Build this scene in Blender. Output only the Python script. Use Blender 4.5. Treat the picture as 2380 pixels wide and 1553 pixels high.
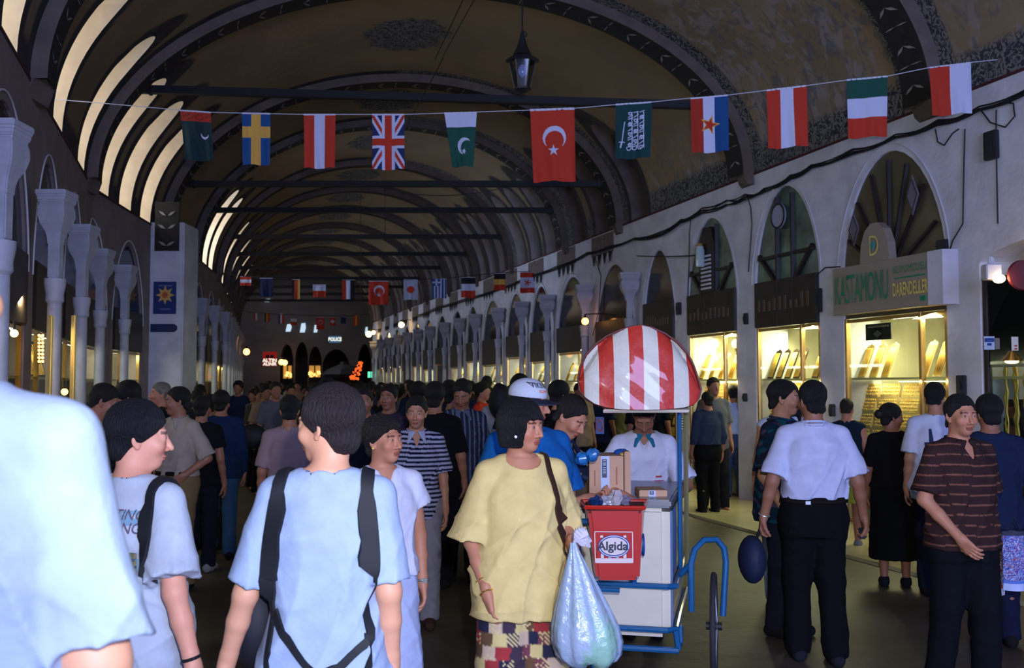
import bpy, bmesh, math, random
import numpy as np
from mathutils import Vector, Matrix
R = math.radians
random.seed(7)
rng = np.random.default_rng(7)
for o in list(bpy.data.objects):
    bpy.data.objects.remove(o, do_unlink=True)
SC = bpy.context.scene
COL = SC.collection

# ---------------------------------------------------------------- camera, light, exposure
F_PX, CX, CY, EYE = 2314.0, 1190.0, 776.5, 1.67
PITCH = math.atan(116.5 / F_PX)
cam_d = bpy.data.cameras.new('camera')
cam_d.sensor_width = 36.0
cam_d.lens = 36.0 * F_PX / 2380.0
cam_d.clip_end = 300
cam = bpy.data.objects.new('camera', cam_d)
COL.objects.link(cam)
cam.location = (0, 0, EYE)
cam.rotation_euler = (R(90) + PITCH, 0, 0)
SC.camera = cam
cam_d.dof.use_dof = True
cam_d.dof.focus_distance = 5.2
cam_d.dof.aperture_fstop = 5.0

world = bpy.data.worlds.new('world')
SC.world = world
world.use_nodes = True
world.node_tree.nodes['Background'].inputs[0].default_value = (0.30, 0.36, 0.60, 1)
world.node_tree.nodes['Background'].inputs[1].default_value = 0.05
SC.view_settings.view_transform = 'Standard'
SC.view_settings.look = 'None'
SC.view_settings.gamma = 1.0
SC.view_settings.use_curve_mapping = False
SC.view_settings.exposure = 0.0


CLOTH_BUMP = 1


def light(name, kind, loc, rot, power, colr, **kw):
    d = bpy.data.lights.new(name, kind)
    d.energy = power
    d.color = colr
    for k, v in kw.items():
        setattr(d, k, v)
    o = bpy.data.objects.new(name, d)
    o.location = loc
    o.rotation_euler = rot
    COL.objects.link(o)
    return o


# the photographer's flash, on top of the camera
light('camera_flash', 'SPOT', (0.10, 0.05, EYE + 0.22), (R(92.5), 0, R(-7)), 640, (0.90, 0.94, 1.04),
      spot_size=R(105), spot_blend=1.0, shadow_soft_size=0.03)
# blue fill light added behind the camera; the wall there is closed
light('rear_blue_fill', 'AREA', (3.2, -6.5, 3.2), (R(78), 0, R(6)), 1500, (0.36, 0.47, 1.0),
      shape='RECTANGLE', size=7.0, size_y=4.5)


def lin(c):
    return tuple(((v / 255) / 12.92 if v / 255 <= 0.04045 else ((v / 255 + 0.055) / 1.055) ** 2.4) for v in c)


def P(x, y, Y):
    """photo pixel + depth along the hall -> world point"""
    rx, ru = (x - CX) / F_PX, (CY - y) / F_PX
    dy = math.cos(PITCH) - ru * math.sin(PITCH)
    dz = math.sin(PITCH) + ru * math.cos(PITCH)
    t = Y / dy
    return Vector((rx * t, Y, EYE + dz * t))


def G(x, y, z=0.0):
    """photo pixel -> point at height z"""
    rx, ru = (x - CX) / F_PX, (CY - y) / F_PX
    dy = math.cos(PITCH) - ru * math.sin(PITCH)
    dz = math.sin(PITCH) + ru * math.cos(PITCH)
    t = (z - EYE) / dz
    return Vector((rx * t, dy * t, z))


# ---------------------------------------------------------------- materials
MATS = {}


def mat(name, rgb=None, rough=0.7, metal=0.0, emit=None, estr=1.0, bump=0.0, bscale=60.0, var=0.0, vscale=6.0,
        attr=None, spec=0.4, alpha=None, sheen=0.0, coat=0.0):
    if name in MATS:
        return MATS[name]
    m = bpy.data.materials.new(name)
    m.use_nodes = True
    nt = m.node_tree
    b = nt.nodes['Principled BSDF']
    b.inputs['Roughness'].default_value = rough
    b.inputs['Metallic'].default_value = metal
    b.inputs['Specular IOR Level'].default_value = spec
    if coat:
        b.inputs['Coat Weight'].default_value = coat
        b.inputs['Coat Roughness'].default_value = 0.08
    if rgb is not None:
        c = lin(rgb) + (1,)
        b.inputs['Base Color'].default_value = c
    src = None
    if attr:
        a = nt.nodes.new('ShaderNodeAttribute')
        a.attribute_name = attr
        src = a.outputs['Color']
        nt.links.new(src, b.inputs['Base Color'])
    if var > 0:
        tc = nt.nodes.new('ShaderNodeTexCoord')
        nz = nt.nodes.new('ShaderNodeTexNoise')
        nz.inputs['Scale'].default_value = vscale
        nz.inputs['Detail'].default_value = 6
        nt.links.new(tc.outputs['Object'], nz.inputs['Vector'])
        mr = nt.nodes.new('ShaderNodeMapRange')
        mr.inputs['From Min'].default_value = 0.3
        mr.inputs['From Max'].default_value = 0.7
        mr.inputs['To Min'].default_value = 1 - var
        mr.inputs['To Max'].default_value = 1 + var * 0.6
        nt.links.new(nz.outputs['Fac'], mr.inputs['Value'])
        mx = nt.nodes.new('ShaderNodeVectorMath')
        mx.operation = 'SCALE'
        if src is not None:
            nt.links.new(src, mx.inputs[0])
        else:
            mx.inputs[0].default_value = lin(rgb)
        nt.links.new(mr.outputs['Result'], mx.inputs['Scale'])
        nt.links.new(mx.outputs['Vector'], b.inputs['Base Color'])
    if bump > 0:
        tc = nt.nodes.new('ShaderNodeTexCoord')
        nz = nt.nodes.new('ShaderNodeTexNoise')
        nz.inputs['Scale'].default_value = bscale
        nz.inputs['Detail'].default_value = 4
        nt.links.new(tc.outputs['Object'], nz.inputs['Vector'])
        bp = nt.nodes.new('ShaderNodeBump')
        bp.inputs['Strength'].default_value = bump
        bp.inputs['Distance'].default_value = 0.02
        nt.links.new(nz.outputs['Fac'], bp.inputs['Height'])
        nt.links.new(bp.outputs['Normal'], b.inputs['Normal'])
    if emit is not None:
        b.inputs['Emission Color'].default_value = lin(emit) + (1,)
        b.inputs['Emission Strength'].default_value = estr
    MATS[name] = m
    return m


def glass_mat(name='shop_glass', tint=(225, 235, 230), refl=0.07):
    if name in MATS:
        return MATS[name]
    m = bpy.data.materials.new(name)
    m.use_nodes = True
    nt = m.node_tree
    nt.nodes.clear()
    out = nt.nodes.new('ShaderNodeOutputMaterial')
    tr = nt.nodes.new('ShaderNodeBsdfTransparent')
    tr.inputs[0].default_value = lin(tint) + (1,)
    gl = nt.nodes.new('ShaderNodeBsdfGlossy')
    gl.inputs['Roughness'].default_value = 0.03
    mx = nt.nodes.new('ShaderNodeMixShader')
    mx.inputs[0].default_value = refl
    nt.links.new(tr.outputs[0], mx.inputs[1])
    nt.links.new(gl.outputs[0], mx.inputs[2])
    nt.links.new(mx.outputs[0], out.inputs[0])
    MATS[name] = m
    return m


# ---------------------------------------------------------------- mesh helpers
ROOTM = {}


def link(o, parent=None):
    COL.objects.link(o)
    if parent is not None:
        o.parent = parent
    return o


def tag(o, label=None, cat=None, group=None, kind=None):
    if label:
        o['label'] = label
    if cat:
        o['category'] = cat
    if group:
        o['group'] = group
    if kind:
        o['kind'] = kind
    return o


def empty(name, loc=(0, 0, 0), rz=0.0, label=None, cat=None, group=None):
    o = bpy.data.objects.new(name, None)
    o.empty_display_size = 0.1
    o.location = loc
    o.rotation_euler = (0, 0, rz)
    COL.objects.link(o)
    ROOTM[o.name] = Matrix.Translation(Vector(loc)) @ Matrix.Rotation(rz, 4, 'Z')
    tag(o, label, cat, group)
    return o


def mesh_np(name, V, Fq, mats, parent=None, smooth=True, col=None, mi=None, local=False, tri=None, attrname='Col'):
    """fast mesh from numpy arrays; V world coordinates unless local"""
    V = np.asarray(V, dtype=np.float64).reshape(-1, 3)
    if parent is not None and not local and parent.name in ROOTM:
        Mi = np.array(ROOTM[parent.name].inverted())
        V = V @ Mi[:3, :3].T + Mi[:3, 3]
    me = bpy.data.meshes.new(name)
    Fq = np.asarray(Fq, dtype=np.int32)
    n = Fq.shape[1]
    me.vertices.add(len(V))
    me.vertices.foreach_set('co', V.astype(np.float32).ravel())
    me.loops.add(Fq.size)
    me.loops.foreach_set('vertex_index', Fq.ravel())
    me.polygons.add(len(Fq))
    me.polygons.foreach_set('loop_start', np.arange(0, Fq.size, n, dtype=np.int32))
    me.polygons.foreach_set('loop_total', np.full(len(Fq), n, dtype=np.int32))
    if not isinstance(mats, (list, tuple)):
        mats = [mats]
    for m in mats:
        me.materials.append(m)
    if mi is not None:
        me.polygons.foreach_set('material_index', np.asarray(mi, dtype=np.int32))
    me.polygons.foreach_set('use_smooth', np.full(len(Fq), smooth, dtype=bool))
    me.update(calc_edges=True)
    me.validate()
    if col is not None:
        a = me.color_attributes.new(attrname, 'FLOAT_COLOR', 'POINT')
        c4 = np.ones((len(V), 4), dtype=np.float32)
        c4[:, :3] = col
        a.data.foreach_set('color', c4.ravel())
    o = bpy.data.objects.new(name, me)
    link(o, parent)
    if parent is not None and parent.name in ROOTM:
        ROOTM[o.name] = ROOTM[parent.name]
    return o


class MB:
    def __init__(s):
        s.v = []
        s.f = []
        s.m = []

    def add(s, vs, fs, mi=0):
        b = len(s.v)
        s.v += [tuple(v) for v in vs]
        s.f += [tuple(b + i for i in f) for f in fs]
        s.m += [mi] * len(fs)
        return s

    def box(s, c, size, rz=0.0, mi=0, M=None):
        hx, hy, hz = size[0] / 2, size[1] / 2, size[2] / 2
        pts = [Vector((x, y, z)) for z in (-hz, hz) for y in (-hy, hy) for x in (-hx, hx)]
        Rm = M if M is not None else Matrix.Rotation(rz, 3, 'Z')
        pts = [Rm @ p + Vector(c) for p in pts]
        return s.add(pts, [(0, 2, 3, 1), (4, 5, 7, 6), (0, 1, 5, 4), (2, 6, 7, 3), (0, 4, 6, 2), (1, 3, 7, 5)], mi)

    def hexa(s, pts, mi=0):
        """8 points: bottom ring 4, top ring 4"""
        return s.add(pts, [(3, 2, 1, 0), (4, 5, 6, 7), (0, 1, 5, 4), (1, 2, 6, 5), (2, 3, 7, 6), (3, 0, 4, 7)], mi)

    def cyl(s, a, b, r1, r2=None, n=10, mi=0, cap=True):
        a, b = Vector(a), Vector(b)
        r2 = r1 if r2 is None else r2
        d = (b - a)
        if d.length < 1e-6:
            return s
        d.normalize()
        u = d.orthogonal().normalized()
        w = d.cross(u)
        vs = []
        for p, r in ((a, r1), (b, r2)):
            for i in range(n):
                t = 2 * math.pi * i / n
                vs.append(p + (u * math.cos(t) + w * math.sin(t)) * r)
        fs = [(i, (i + 1) % n, n + (i + 1) % n, n + i) for i in range(n)]
        if cap:
            fs += [tuple(range(n - 1, -1, -1)), tuple(range(n, 2 * n))]
        return s.add(vs, fs, mi)

    def tube(s, path, r, n=6, mi=0, closed=False, flat=None):
        pts = [Vector(p) for p in path]
        N = len(pts)
        prev = None
        rings = []
        for i, p in enumerate(pts):
            a = pts[(i - 1) % N] if (closed or i > 0) else p
            b = pts[(i + 1) % N] if (closed or i < N - 1) else p
            d = (b - a).normalized()
            if prev is None:
                u = d.orthogonal().normalized()
            else:
                u = (prev - d * prev.dot(d))
                u = u.normalized() if u.length > 1e-6 else d.orthogonal().normalized()
            prev = u
            w = d.cross(u)
            rr = r[i] if isinstance(r, (list, tuple)) else r
            rings.append([p + (u * math.cos(2 * math.pi * k / n) + w * math.sin(2 * math.pi * k / n)) * rr for k in range(n)])
        vs = [v for rg in rings for v in rg]
        fs = []
        for i in range(N if closed else N - 1):
            j = (i + 1) % N
            for k in range(n):
                fs.append((i * n + k, i * n + (k + 1) % n, j * n + (k + 1) % n, j * n + k))
        if not closed:
            fs += [tuple(range(n - 1, -1, -1)), tuple((N - 1) * n + k for k in range(n))]
        return s.add(vs, fs, mi)

    def lathe(s, prof, c=(0, 0, 0), n=20, mi=0, sx=1.0, sy=1.0, rz=0.0):
        vs = []
        for r, z in prof:
            for k in range(n):
                t = 2 * math.pi * k / n
                x, y = r * math.cos(t) * sx, r * math.sin(t) * sy
                x, y = x * math.cos(rz) - y * math.sin(rz), x * math.sin(rz) + y * math.cos(rz)
                vs.append((c[0] + x, c[1] + y, c[2] + z))
        fs = []
        for i in range(len(prof) - 1):
            for k in range(n):
                fs.append((i * n + k, i * n + (k + 1) % n, (i + 1) * n + (k + 1) % n, (i + 1) * n + k))
        fs += [tuple(range(n - 1, -1, -1)), tuple((len(prof) - 1) * n + k for k in range(n))]
        return s.add(vs, fs, mi)

    def ball(s, c, r, n=12, m=8, mi=0):
        r = (r, r, r) if not isinstance(r, (tuple, list)) else r
        vs = [(c[0], c[1], c[2] - r[2])]
        for i in range(1, m):
            ph = -math.pi / 2 + math.pi * i / m
            for k in range(n):
                t = 2 * math.pi * k / n
                vs.append((c[0] + r[0] * math.cos(ph) * math.cos(t), c[1] + r[1] * math.cos(ph) * math.sin(t), c[2] + r[2] * math.sin(ph)))
        vs.append((c[0], c[1], c[2] + r[2]))
        fs = [(0, 1 + (k + 1) % n, 1 + k) for k in range(n)]
        for i in range(m - 2):
            for k in range(n):
                a = 1 + i * n
                fs.append((a + k, a + (k + 1) % n, a + n + (k + 1) % n, a + n + k))
        a = 1 + (m - 2) * n
        fs += [(a + k, a + (k + 1) % n, len(vs) - 1) for k in range(n)]
        return s.add(vs, fs, mi)

    def prism(s, poly, o, ex, ey, en, d, mi=0):
        """2D polygon in frame (o, ex, ey) extruded by d along en"""
        o, ex, ey, en = Vector(o), Vector(ex), Vector(ey), Vector(en)
        a = [o + ex * p[0] + ey * p[1] for p in poly]
        b = [p + en * d for p in a]
        n = len(a)
        fs = [tuple(range(n)), tuple(range(2 * n - 1, n - 1, -1))]
        fs += [(i, (i + 1) % n, n + (i + 1) % n, n + i) for i in range(n)]
        return s.add(a + b, fs, mi)

    def build(s, name, mats, parent=None, smooth=False, local=False, bevel=0.0, recalc=True):
        vs = s.v
        if parent is not None and not local and parent.name in ROOTM:
            Mi = ROOTM[parent.name].inverted()
            vs = [Mi @ Vector(v) for v in vs]
        me = bpy.data.meshes.new(name)
        me.from_pydata([tuple(v) for v in vs], [], s.f)
        if not isinstance(mats, (list, tuple)):
            mats = [mats]
        for m in mats:
            me.materials.append(m)
        me.polygons.foreach_set('material_index', s.m)
        if recalc:
            bm = bmesh.new()
            bm.from_mesh(me)
            bmesh.ops.recalc_face_normals(bm, faces=bm.faces)
            if bevel > 0:
                es = [e for e in bm.edges if len(e.link_faces) == 2 and e.calc_face_angle(0) > 0.6]
                bmesh.ops.bevel(bm, geom=es, offset=bevel, segments=2, affect='EDGES', clamp_overlap=True)
            bm.to_mesh(me)
            bm.free()
        if smooth:
            for p in me.polygons:
                p.use_smooth = True
        if smooth and smooth != 'all':
            try:
                me.set_sharp_from_angle(angle=R(35))
            except Exception:
                pass
        o = bpy.data.objects.new(name, me)
        link(o, parent)
        if parent is not None and parent.name in ROOTM:
            ROOTM[o.name] = ROOTM[parent.name]
        return o


def text_mesh(name, s, o, ex, ey, en, height, mats, parent=None, extrude=0.003, xs=1.0, align='CENTER', bold=0.0):
    """lettering as real mesh: baseline centre at o, running along ex, up ey"""
    cu = bpy.data.curves.new(name + '_c', 'FONT')
    cu.body = s
    cu.size = 1.0
    cu.align_x = align
    cu.align_y = 'CENTER'
    cu.offset = bold
    cu.resolution_u = 3
    ob = bpy.data.objects.new(name + '_t', cu)
    COL.objects.link(ob)
    dg = bpy.context.evaluated_depsgraph_get()
    dg.update()
    me0 = bpy.data.meshes.new_from_object(ob.evaluated_get(dg))
    bpy.data.objects.remove(ob, do_unlink=True)
    bpy.data.curves.remove(cu)
    n = len(me0.vertices)
    co = np.zeros(n * 3)
    me0.vertices.foreach_get('co', co)
    co = co.reshape(-1, 3)
    sc = height / 0.7
    o, ex, ey, en = (np.array(v, dtype=float) for v in (o, ex, ey, en))
    W = o + np.outer(co[:, 0] * sc * xs, ex) + np.outer(co[:, 1] * sc, ey)
    b = MB()
    F = [tuple(p.vertices) for p in me0.polygons]
    b.add([tuple(w + en * extrude) for w in W], F)
    ob = b.build(name, mats, parent, recalc=False)
    bpy.data.meshes.remove(me0)
    return ob


def copy_tree(o, parent=None):
    c = o.copy()
    COL.objects.link(c)
    c.parent = parent
    for ch in list(o.children):
        copy_tree(ch, c)
    return c

# ================================================================ THE HALL
ZL, ZR, CROWN = 4.47, 4.65, 7.42


def XR(Y):
    return 7.58 - 0.2982 * Y


_xl = [(-10, 1.435), (14.14, -6.0), (18.66, -6.45), (21.5, -6.9), (25.4, -7.55), (28.8, -8.35), (32.2, -9.2), (40.4, -11.2), (48.5, -13.4)]


def XL(Y):
    return float(np.interp(Y, [p[0] for p in _xl], [p[1] for p in _xl]))


RIBS = [(-9, -8.4), (-4.5, -4), (0.4, 1.2), (5.0, 6.1), (9.2, 10.5), (13.6, 14.14), (18.2, 18.66), (21.5, 21.5), (25.4, 25.4),
        (28.8, 28.8), (32.2, 32.2), (35.5, 35.5), (38.6, 38.6), (41.7, 41.7), (44.9, 44.9), (48, 48)]
NR = len(RIBS)


def feet(t):
    i = min(int(t), NR - 2)
    q = t - i
    yl = RIBS[i][0] * (1 - q) + RIBS[i + 1][0] * q
    yr = RIBS[i][1] * (1 - q) + RIBS[i + 1][1] * q
    return yl, yr


def V(t, u, inset=0.0):
    yl, yr = feet(t)
    L = np.array((XL(yl), yl, ZL))
    Rr = np.array((XR(yr), yr, ZR))
    w = (Rr[0] - L[0]) / 2
    k = (w - inset) / w
    c = 0.5 - 0.5 * math.cos(u) * k
    p = L * (1 - c) + Rr * c
    p[2] += math.sin(u) * (CROWN - inset - (ZL + ZR) / 2)
    return p


plaster = mat('white_plaster', (204, 202, 212), 0.85, bump=0.35, bscale=14, var=0.16, vscale=3.0)
plaster_old = mat('aged_plaster', (168, 158, 158), 0.9, bump=0.35, bscale=14, var=0.22, vscale=2.5)
reveal_m = mat('niche_plaster', (216, 196, 166), 0.9, bump=0.2, bscale=10, var=0.12, vscale=4)
rib_m = mat('rib_plaster', (104, 92, 86), 0.9, bump=0.3, bscale=12, var=0.2, vscale=5)
rib_dark = mat('rib_painted_dark', (40, 36, 34), 0.9, var=0.3, vscale=9)
leaf_m = mat('painted_leaf', (150, 145, 140), 0.9, var=0.2)
iron = mat('black_iron', (26, 27, 32), 0.6, var=0.3, vscale=8)
redline = mat('oxblood_line', (70, 30, 34), 0.9)
day = mat('daylight_pane', (200, 220, 235), 0.5, emit=(216, 232, 250), estr=12.0)
day_far = mat('daylight_pane_far', (200, 220, 255), 0.5, emit=(198, 220, 255), estr=30.0)
day_dim = mat('daylight_pane_dim', (160, 190, 210), 0.5, emit=(150, 190, 220), estr=0.18)

# --- ceiling paint: ochre ground, dark grey borders, floral bands, peeling damp
cm = bpy.data.materials.new('painted_vault')
cm.use_nodes = True
nt = cm.node_tree
bs = nt.nodes['Principled BSDF']
bs.inputs['Roughness'].default_value = 0.92
bs.inputs['Specular IOR Level'].default_value = 0.2
at = nt.nodes.new('ShaderNodeAttribute'); at.attribute_name = 'Col'
sep = nt.nodes.new('ShaderNodeSeparateColor')
nt.links.new(at.outputs['Color'], sep.inputs[0])
tc = nt.nodes.new('ShaderNodeTexCoord')


def mixc(fac, a, b):
    m = nt.nodes.new('ShaderNodeMix'); m.data_type = 'RGBA'
    if isinstance(fac, float):
        m.inputs[0].default_value = fac
    else:
        nt.links.new(fac, m.inputs[0])
    for s_, v in ((6, a), (7, b)):
        if isinstance(v, tuple):
            m.inputs[s_].default_value = v + (1,)
        else:
            nt.links.new(v, m.inputs[s_])
    return m.outputs[2]


def noise(scale, detail=5, dist=0.0, vec=None):
    n = nt.nodes.new('ShaderNodeTexNoise')
    n.inputs['Scale'].default_value = scale
    n.inputs['Detail'].default_value = detail
    n.inputs['Distortion'].default_value = dist
    nt.links.new(vec or tc.outputs['Object'], n.inputs['Vector'])
    return n.outputs['Fac']


def ramp(v, a, b):
    m = nt.nodes.new('ShaderNodeMapRange')
    m.inputs[1].default_value = a
    m.inputs[2].default_value = b
    nt.links.new(v, m.inputs[0])
    return m.outputs[0]


def mul(a, b):
    m = nt.nodes.new('ShaderNodeMath'); m.operation = 'MULTIPLY'
    nt.links.new(a, m.inputs[0])
    if isinstance(b, float):
        m.inputs[1].default_value = b
    else:
        nt.links.new(b, m.inputs[1])
    return m.outputs[0]


base = mixc(ramp(noise(0.7), 0.35, 0.7), lin((124, 108, 86)), lin((144, 124, 98)))
mp = nt.nodes.new('ShaderNodeMapping'); mp.inputs['Scale'].default_value = (1.6, 1.3, 0.45)
nt.links.new(tc.outputs['Object'], mp.inputs[0])
peel = ramp(noise(3.2, 9, 0.9, mp.outputs[0]), 0.50, 0.60)
base = mixc(mul(mul(peel, sep.outputs[2]), .75), base, lin((142, 136, 136)))
peel2 = ramp(noise(4.4, 8, 1.2, mp.outputs[0]), 0.54, 0.60)
base = mixc(mul(mul(peel2, sep.outputs[2]), .7), base, lin((96, 96, 104)))
base = mixc(sep.outputs[0], base, mixc(ramp(noise(5), 0.3, 0.7), lin((52, 50, 52)), lin((72, 68, 68))))
flo = mixc(ramp(noise(9, 4, 3.5), 0.47, 0.53), lin((50, 53, 60)), lin((118, 114, 112)))
base = mixc(sep.outputs[1], base, flo)
nt.links.new(base, bs.inputs['Base Color'])
bp = nt.nodes.new('ShaderNodeBump'); bp.inputs['Strength'].default_value = 0.35; bp.inputs['Distance'].default_value = 0.05
nt.links.new(noise(3.5, 8), bp.inputs['Height'])
nt.links.new(bp.outputs[0], bs.inputs['Normal'])

# --- niches: (bay, fraction, side)
NL, NRt = {}, {}
for b, fr in {2: (0.25, 0.72), 3: (0.25, 0.72), 4: (0.34, 0.80), 5: (0.20, 0.46, 0.72), 7: (0.14, 0.40, 0.66)}.items():
    NL[b] = fr
for b in range(8, NR - 1):
    NL[b] = (0.26, 0.66)
NRt[5] = (0.80,)
NRt[6] = (0.28, 0.72)
for b in range(7, NR - 1):
    NRt[b] = (0.24, 0.52, 0.80)
UB, UT, HW = 0.44, 0.64, 0.32
winn = 0
cV, cF, cC = [], [], []
NU = 44


def side_cols(side):
    """columns (t, ustart) from the first rib to the last"""
    global winn
    cols = []
    N_ = NL if side < 0 else NRt
    for b in range(NR - 1):
        yl0, yr0 = RIBS[b]
        yl1, yr1 = RIBS[b + 1]
        ln = (yl1 - yl0) if side < 0 else (yr1 - yr0)
        near = 2 < b < 8
        step = 0.05 if near else 0.12
        fr = N_.get(b, ())
        hw = HW if b < 8 else 0.27
        edges = [(b + f - hw / ln, b + f + hw / ln, b + f) for f in fr]
        t = float(b)
        for (ta, tb, tcn) in edges + [(b + 1, b + 1, None)]:
            n = max(2, int((ta - t) * ln / step))
            cols += [(t + (ta - t) * i / n, 0.0) for i in range(n + 1)]
            if tcn is None:
                break
            m = 14
            cols += [(ta + (tb - ta) * i / m, UB + (UT - UB) * math.sqrt(max(0, 1 - (2 * i / m - 1) ** 2))) for i in range(m + 1)]
            t = tb
            make_window(side, ta, tb, b)
    return cols


winspec = []


def make_window(side, ta, tb, b):
    winspec.append((side, ta, tb, b))


def cattr(side, t, u):
    b = min(int(t), NR - 2)
    yl0, yr0 = RIBS[b]
    yl1, yr1 = RIBS[b + 1]
    ln = (yl1 - yl0) if side < 0 else (yr1 - yr0)
    q = (t - b) * ln
    arc = u * 3.4
    r = g = p = 0.0
    N_ = NL if side < 0 else NRt
    for f in N_.get(b, ()):
        dv = abs(q - f * ln)
        hw = HW + 0.20
        utop = UT + 0.14
        if u < utop:
            ww = hw if u < UB - 0.1 else hw * math.sqrt(max(0, 1 - ((u - UB + 0.1) / (utop - UB + 0.1)) ** 1.6))
            if dv < ww:
                r = 1.0
    dr = min(q, ln - q)
    if dr < 0.45:
        if side > 0 and b <= 7:
            g = 1.0
        else:
            r = 1.0
    if side > 0 and arc < 0.42 and b <= 9 and r < 0.5:
        g = 1.0
    if side < 0 and arc < 0.25:
        r = 1.0
    dm = ((q - ln / 2) / 0.75) ** 2 + ((u - math.pi / 2) / 0.15) ** 2
    if dm < 1 + 0.12 * math.sin(8 * math.atan2((q - ln / 2) / 0.75, (u - math.pi / 2) / 0.15 + 1e-9)):
        g = 1.0
        r = 0.55
    if side > 0 and b in (3, 4, 5):
        lim = (0.95 + 0.12 * math.sin(3 * q)) if b == 4 else 0.42
        p = max(0.0, min(1.0, (lim - u) / 0.28))
    return (r, g, p)


for side in (-1, 1):
    cols = side_cols(side)
    base_i = len(cV)
    for (t, us) in cols:
        for k in range(NU + 1):
            u = us + (math.pi / 2 - us) * k / NU
            uu = u if side < 0 else math.pi - u
            cV.append(V(t, uu))
            cC.append(cattr(side, t, u))
    W = NU + 1
    for i in range(len(cols) - 1):
        if abs(cols[i][0] - cols[i + 1][0]) < 1e-7:
            continue
        a = base_i + i * W
        for k in range(NU):
            q = (a + k, a + k + 1, a + W + k + 1, a + W + k)
            cF.append(q if side < 0 else q[::-1])
ceil = mesh_np('ceiling', cV, cF, cm, None, True, col=np.array(cC))
tag(ceil, kind='structure')
ceil['label'] = 'ochre barrel vault painted with dark grey borders'

# windows: deep niches through the vault with a pane at the outer end
for n, (side, ta, tb, b) in enumerate(winspec):
    mb = MB()
    D = 1.15 if side < 0 else 1.0
    m = 14
    top = []
    for i in range(m + 1):
        u = UB + (UT - UB) * math.sqrt(max(0, 1 - (2 * i / m - 1) ** 2))
        t = ta + (tb - ta) * i / m
        p = V(t, u if side < 0 else math.pi - u)
        top.append(p)
    yl, yr = feet(ta); yl2, yr2 = feet(tb)
    xo = (min(XL(yl), XL(yl2)) - D) if side < 0 else (max(XR(yr), XR(yr2)) + D)
    z0 = ZL if side < 0 else ZR
    for i in range(m):
        a, c = top[i], top[i + 1]
        mb.add([a, c, (xo, c[1], c[2]), (xo, a[1], a[2])], [(0, 1, 2, 3)])
    for tt in (ta, tb):
        pts = [V(tt, (UB * k / 8) if side < 0 else math.pi - UB * k / 8) for k in range(9)]
        for k in range(8):
            a, c = pts[k], pts[k + 1]
            mb.add([a, c, (xo, c[1], c[2]), (xo, a[1], a[2])], [(0, 1, 2, 3)])
    a = V(ta, 0 if side < 0 else math.pi); c = V(tb, 0 if side < 0 else math.pi)
    mb.add([a, c, (xo, c[1], z0), (xo, a[1], z0)], [(0, 1, 2, 3)])
    w = mb.build('window_%d' % (n + 1), reveal_m if side < 0 else (plaster_old if b > 6 else rib_m), smooth=True, recalc=False)
    tag(w, kind='structure')
    # pane with glazing bars
    pm = MB()
    zt = max(p[2] for p in top)
    y0, y1 = a[1], c[1]
    e = 0.02 * (1 if side < 0 else -1)
    pm.box((xo + e * 0, (y0 + y1) / 2, (z0 + zt) / 2), (0.01, y1 - y0, zt - z0))
    pane_m = (day if b < 7 else day_far) if side < 0 else day_dim
    pm.build('window_pane', pane_m, w)
    fm = MB()
    for kk in range(4):
        fm.box((xo + 3 * e, (y0 + y1) / 2, z0 + (zt - z0) * kk / 3), (0.03, y1 - y0, 0.035))
    fm.box((xo + 3 * e, (y0 + y1) / 2, (z0 + zt) / 2), (0.03, 0.03, zt - z0))
    fm.build('window_frame', iron, w)

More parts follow.
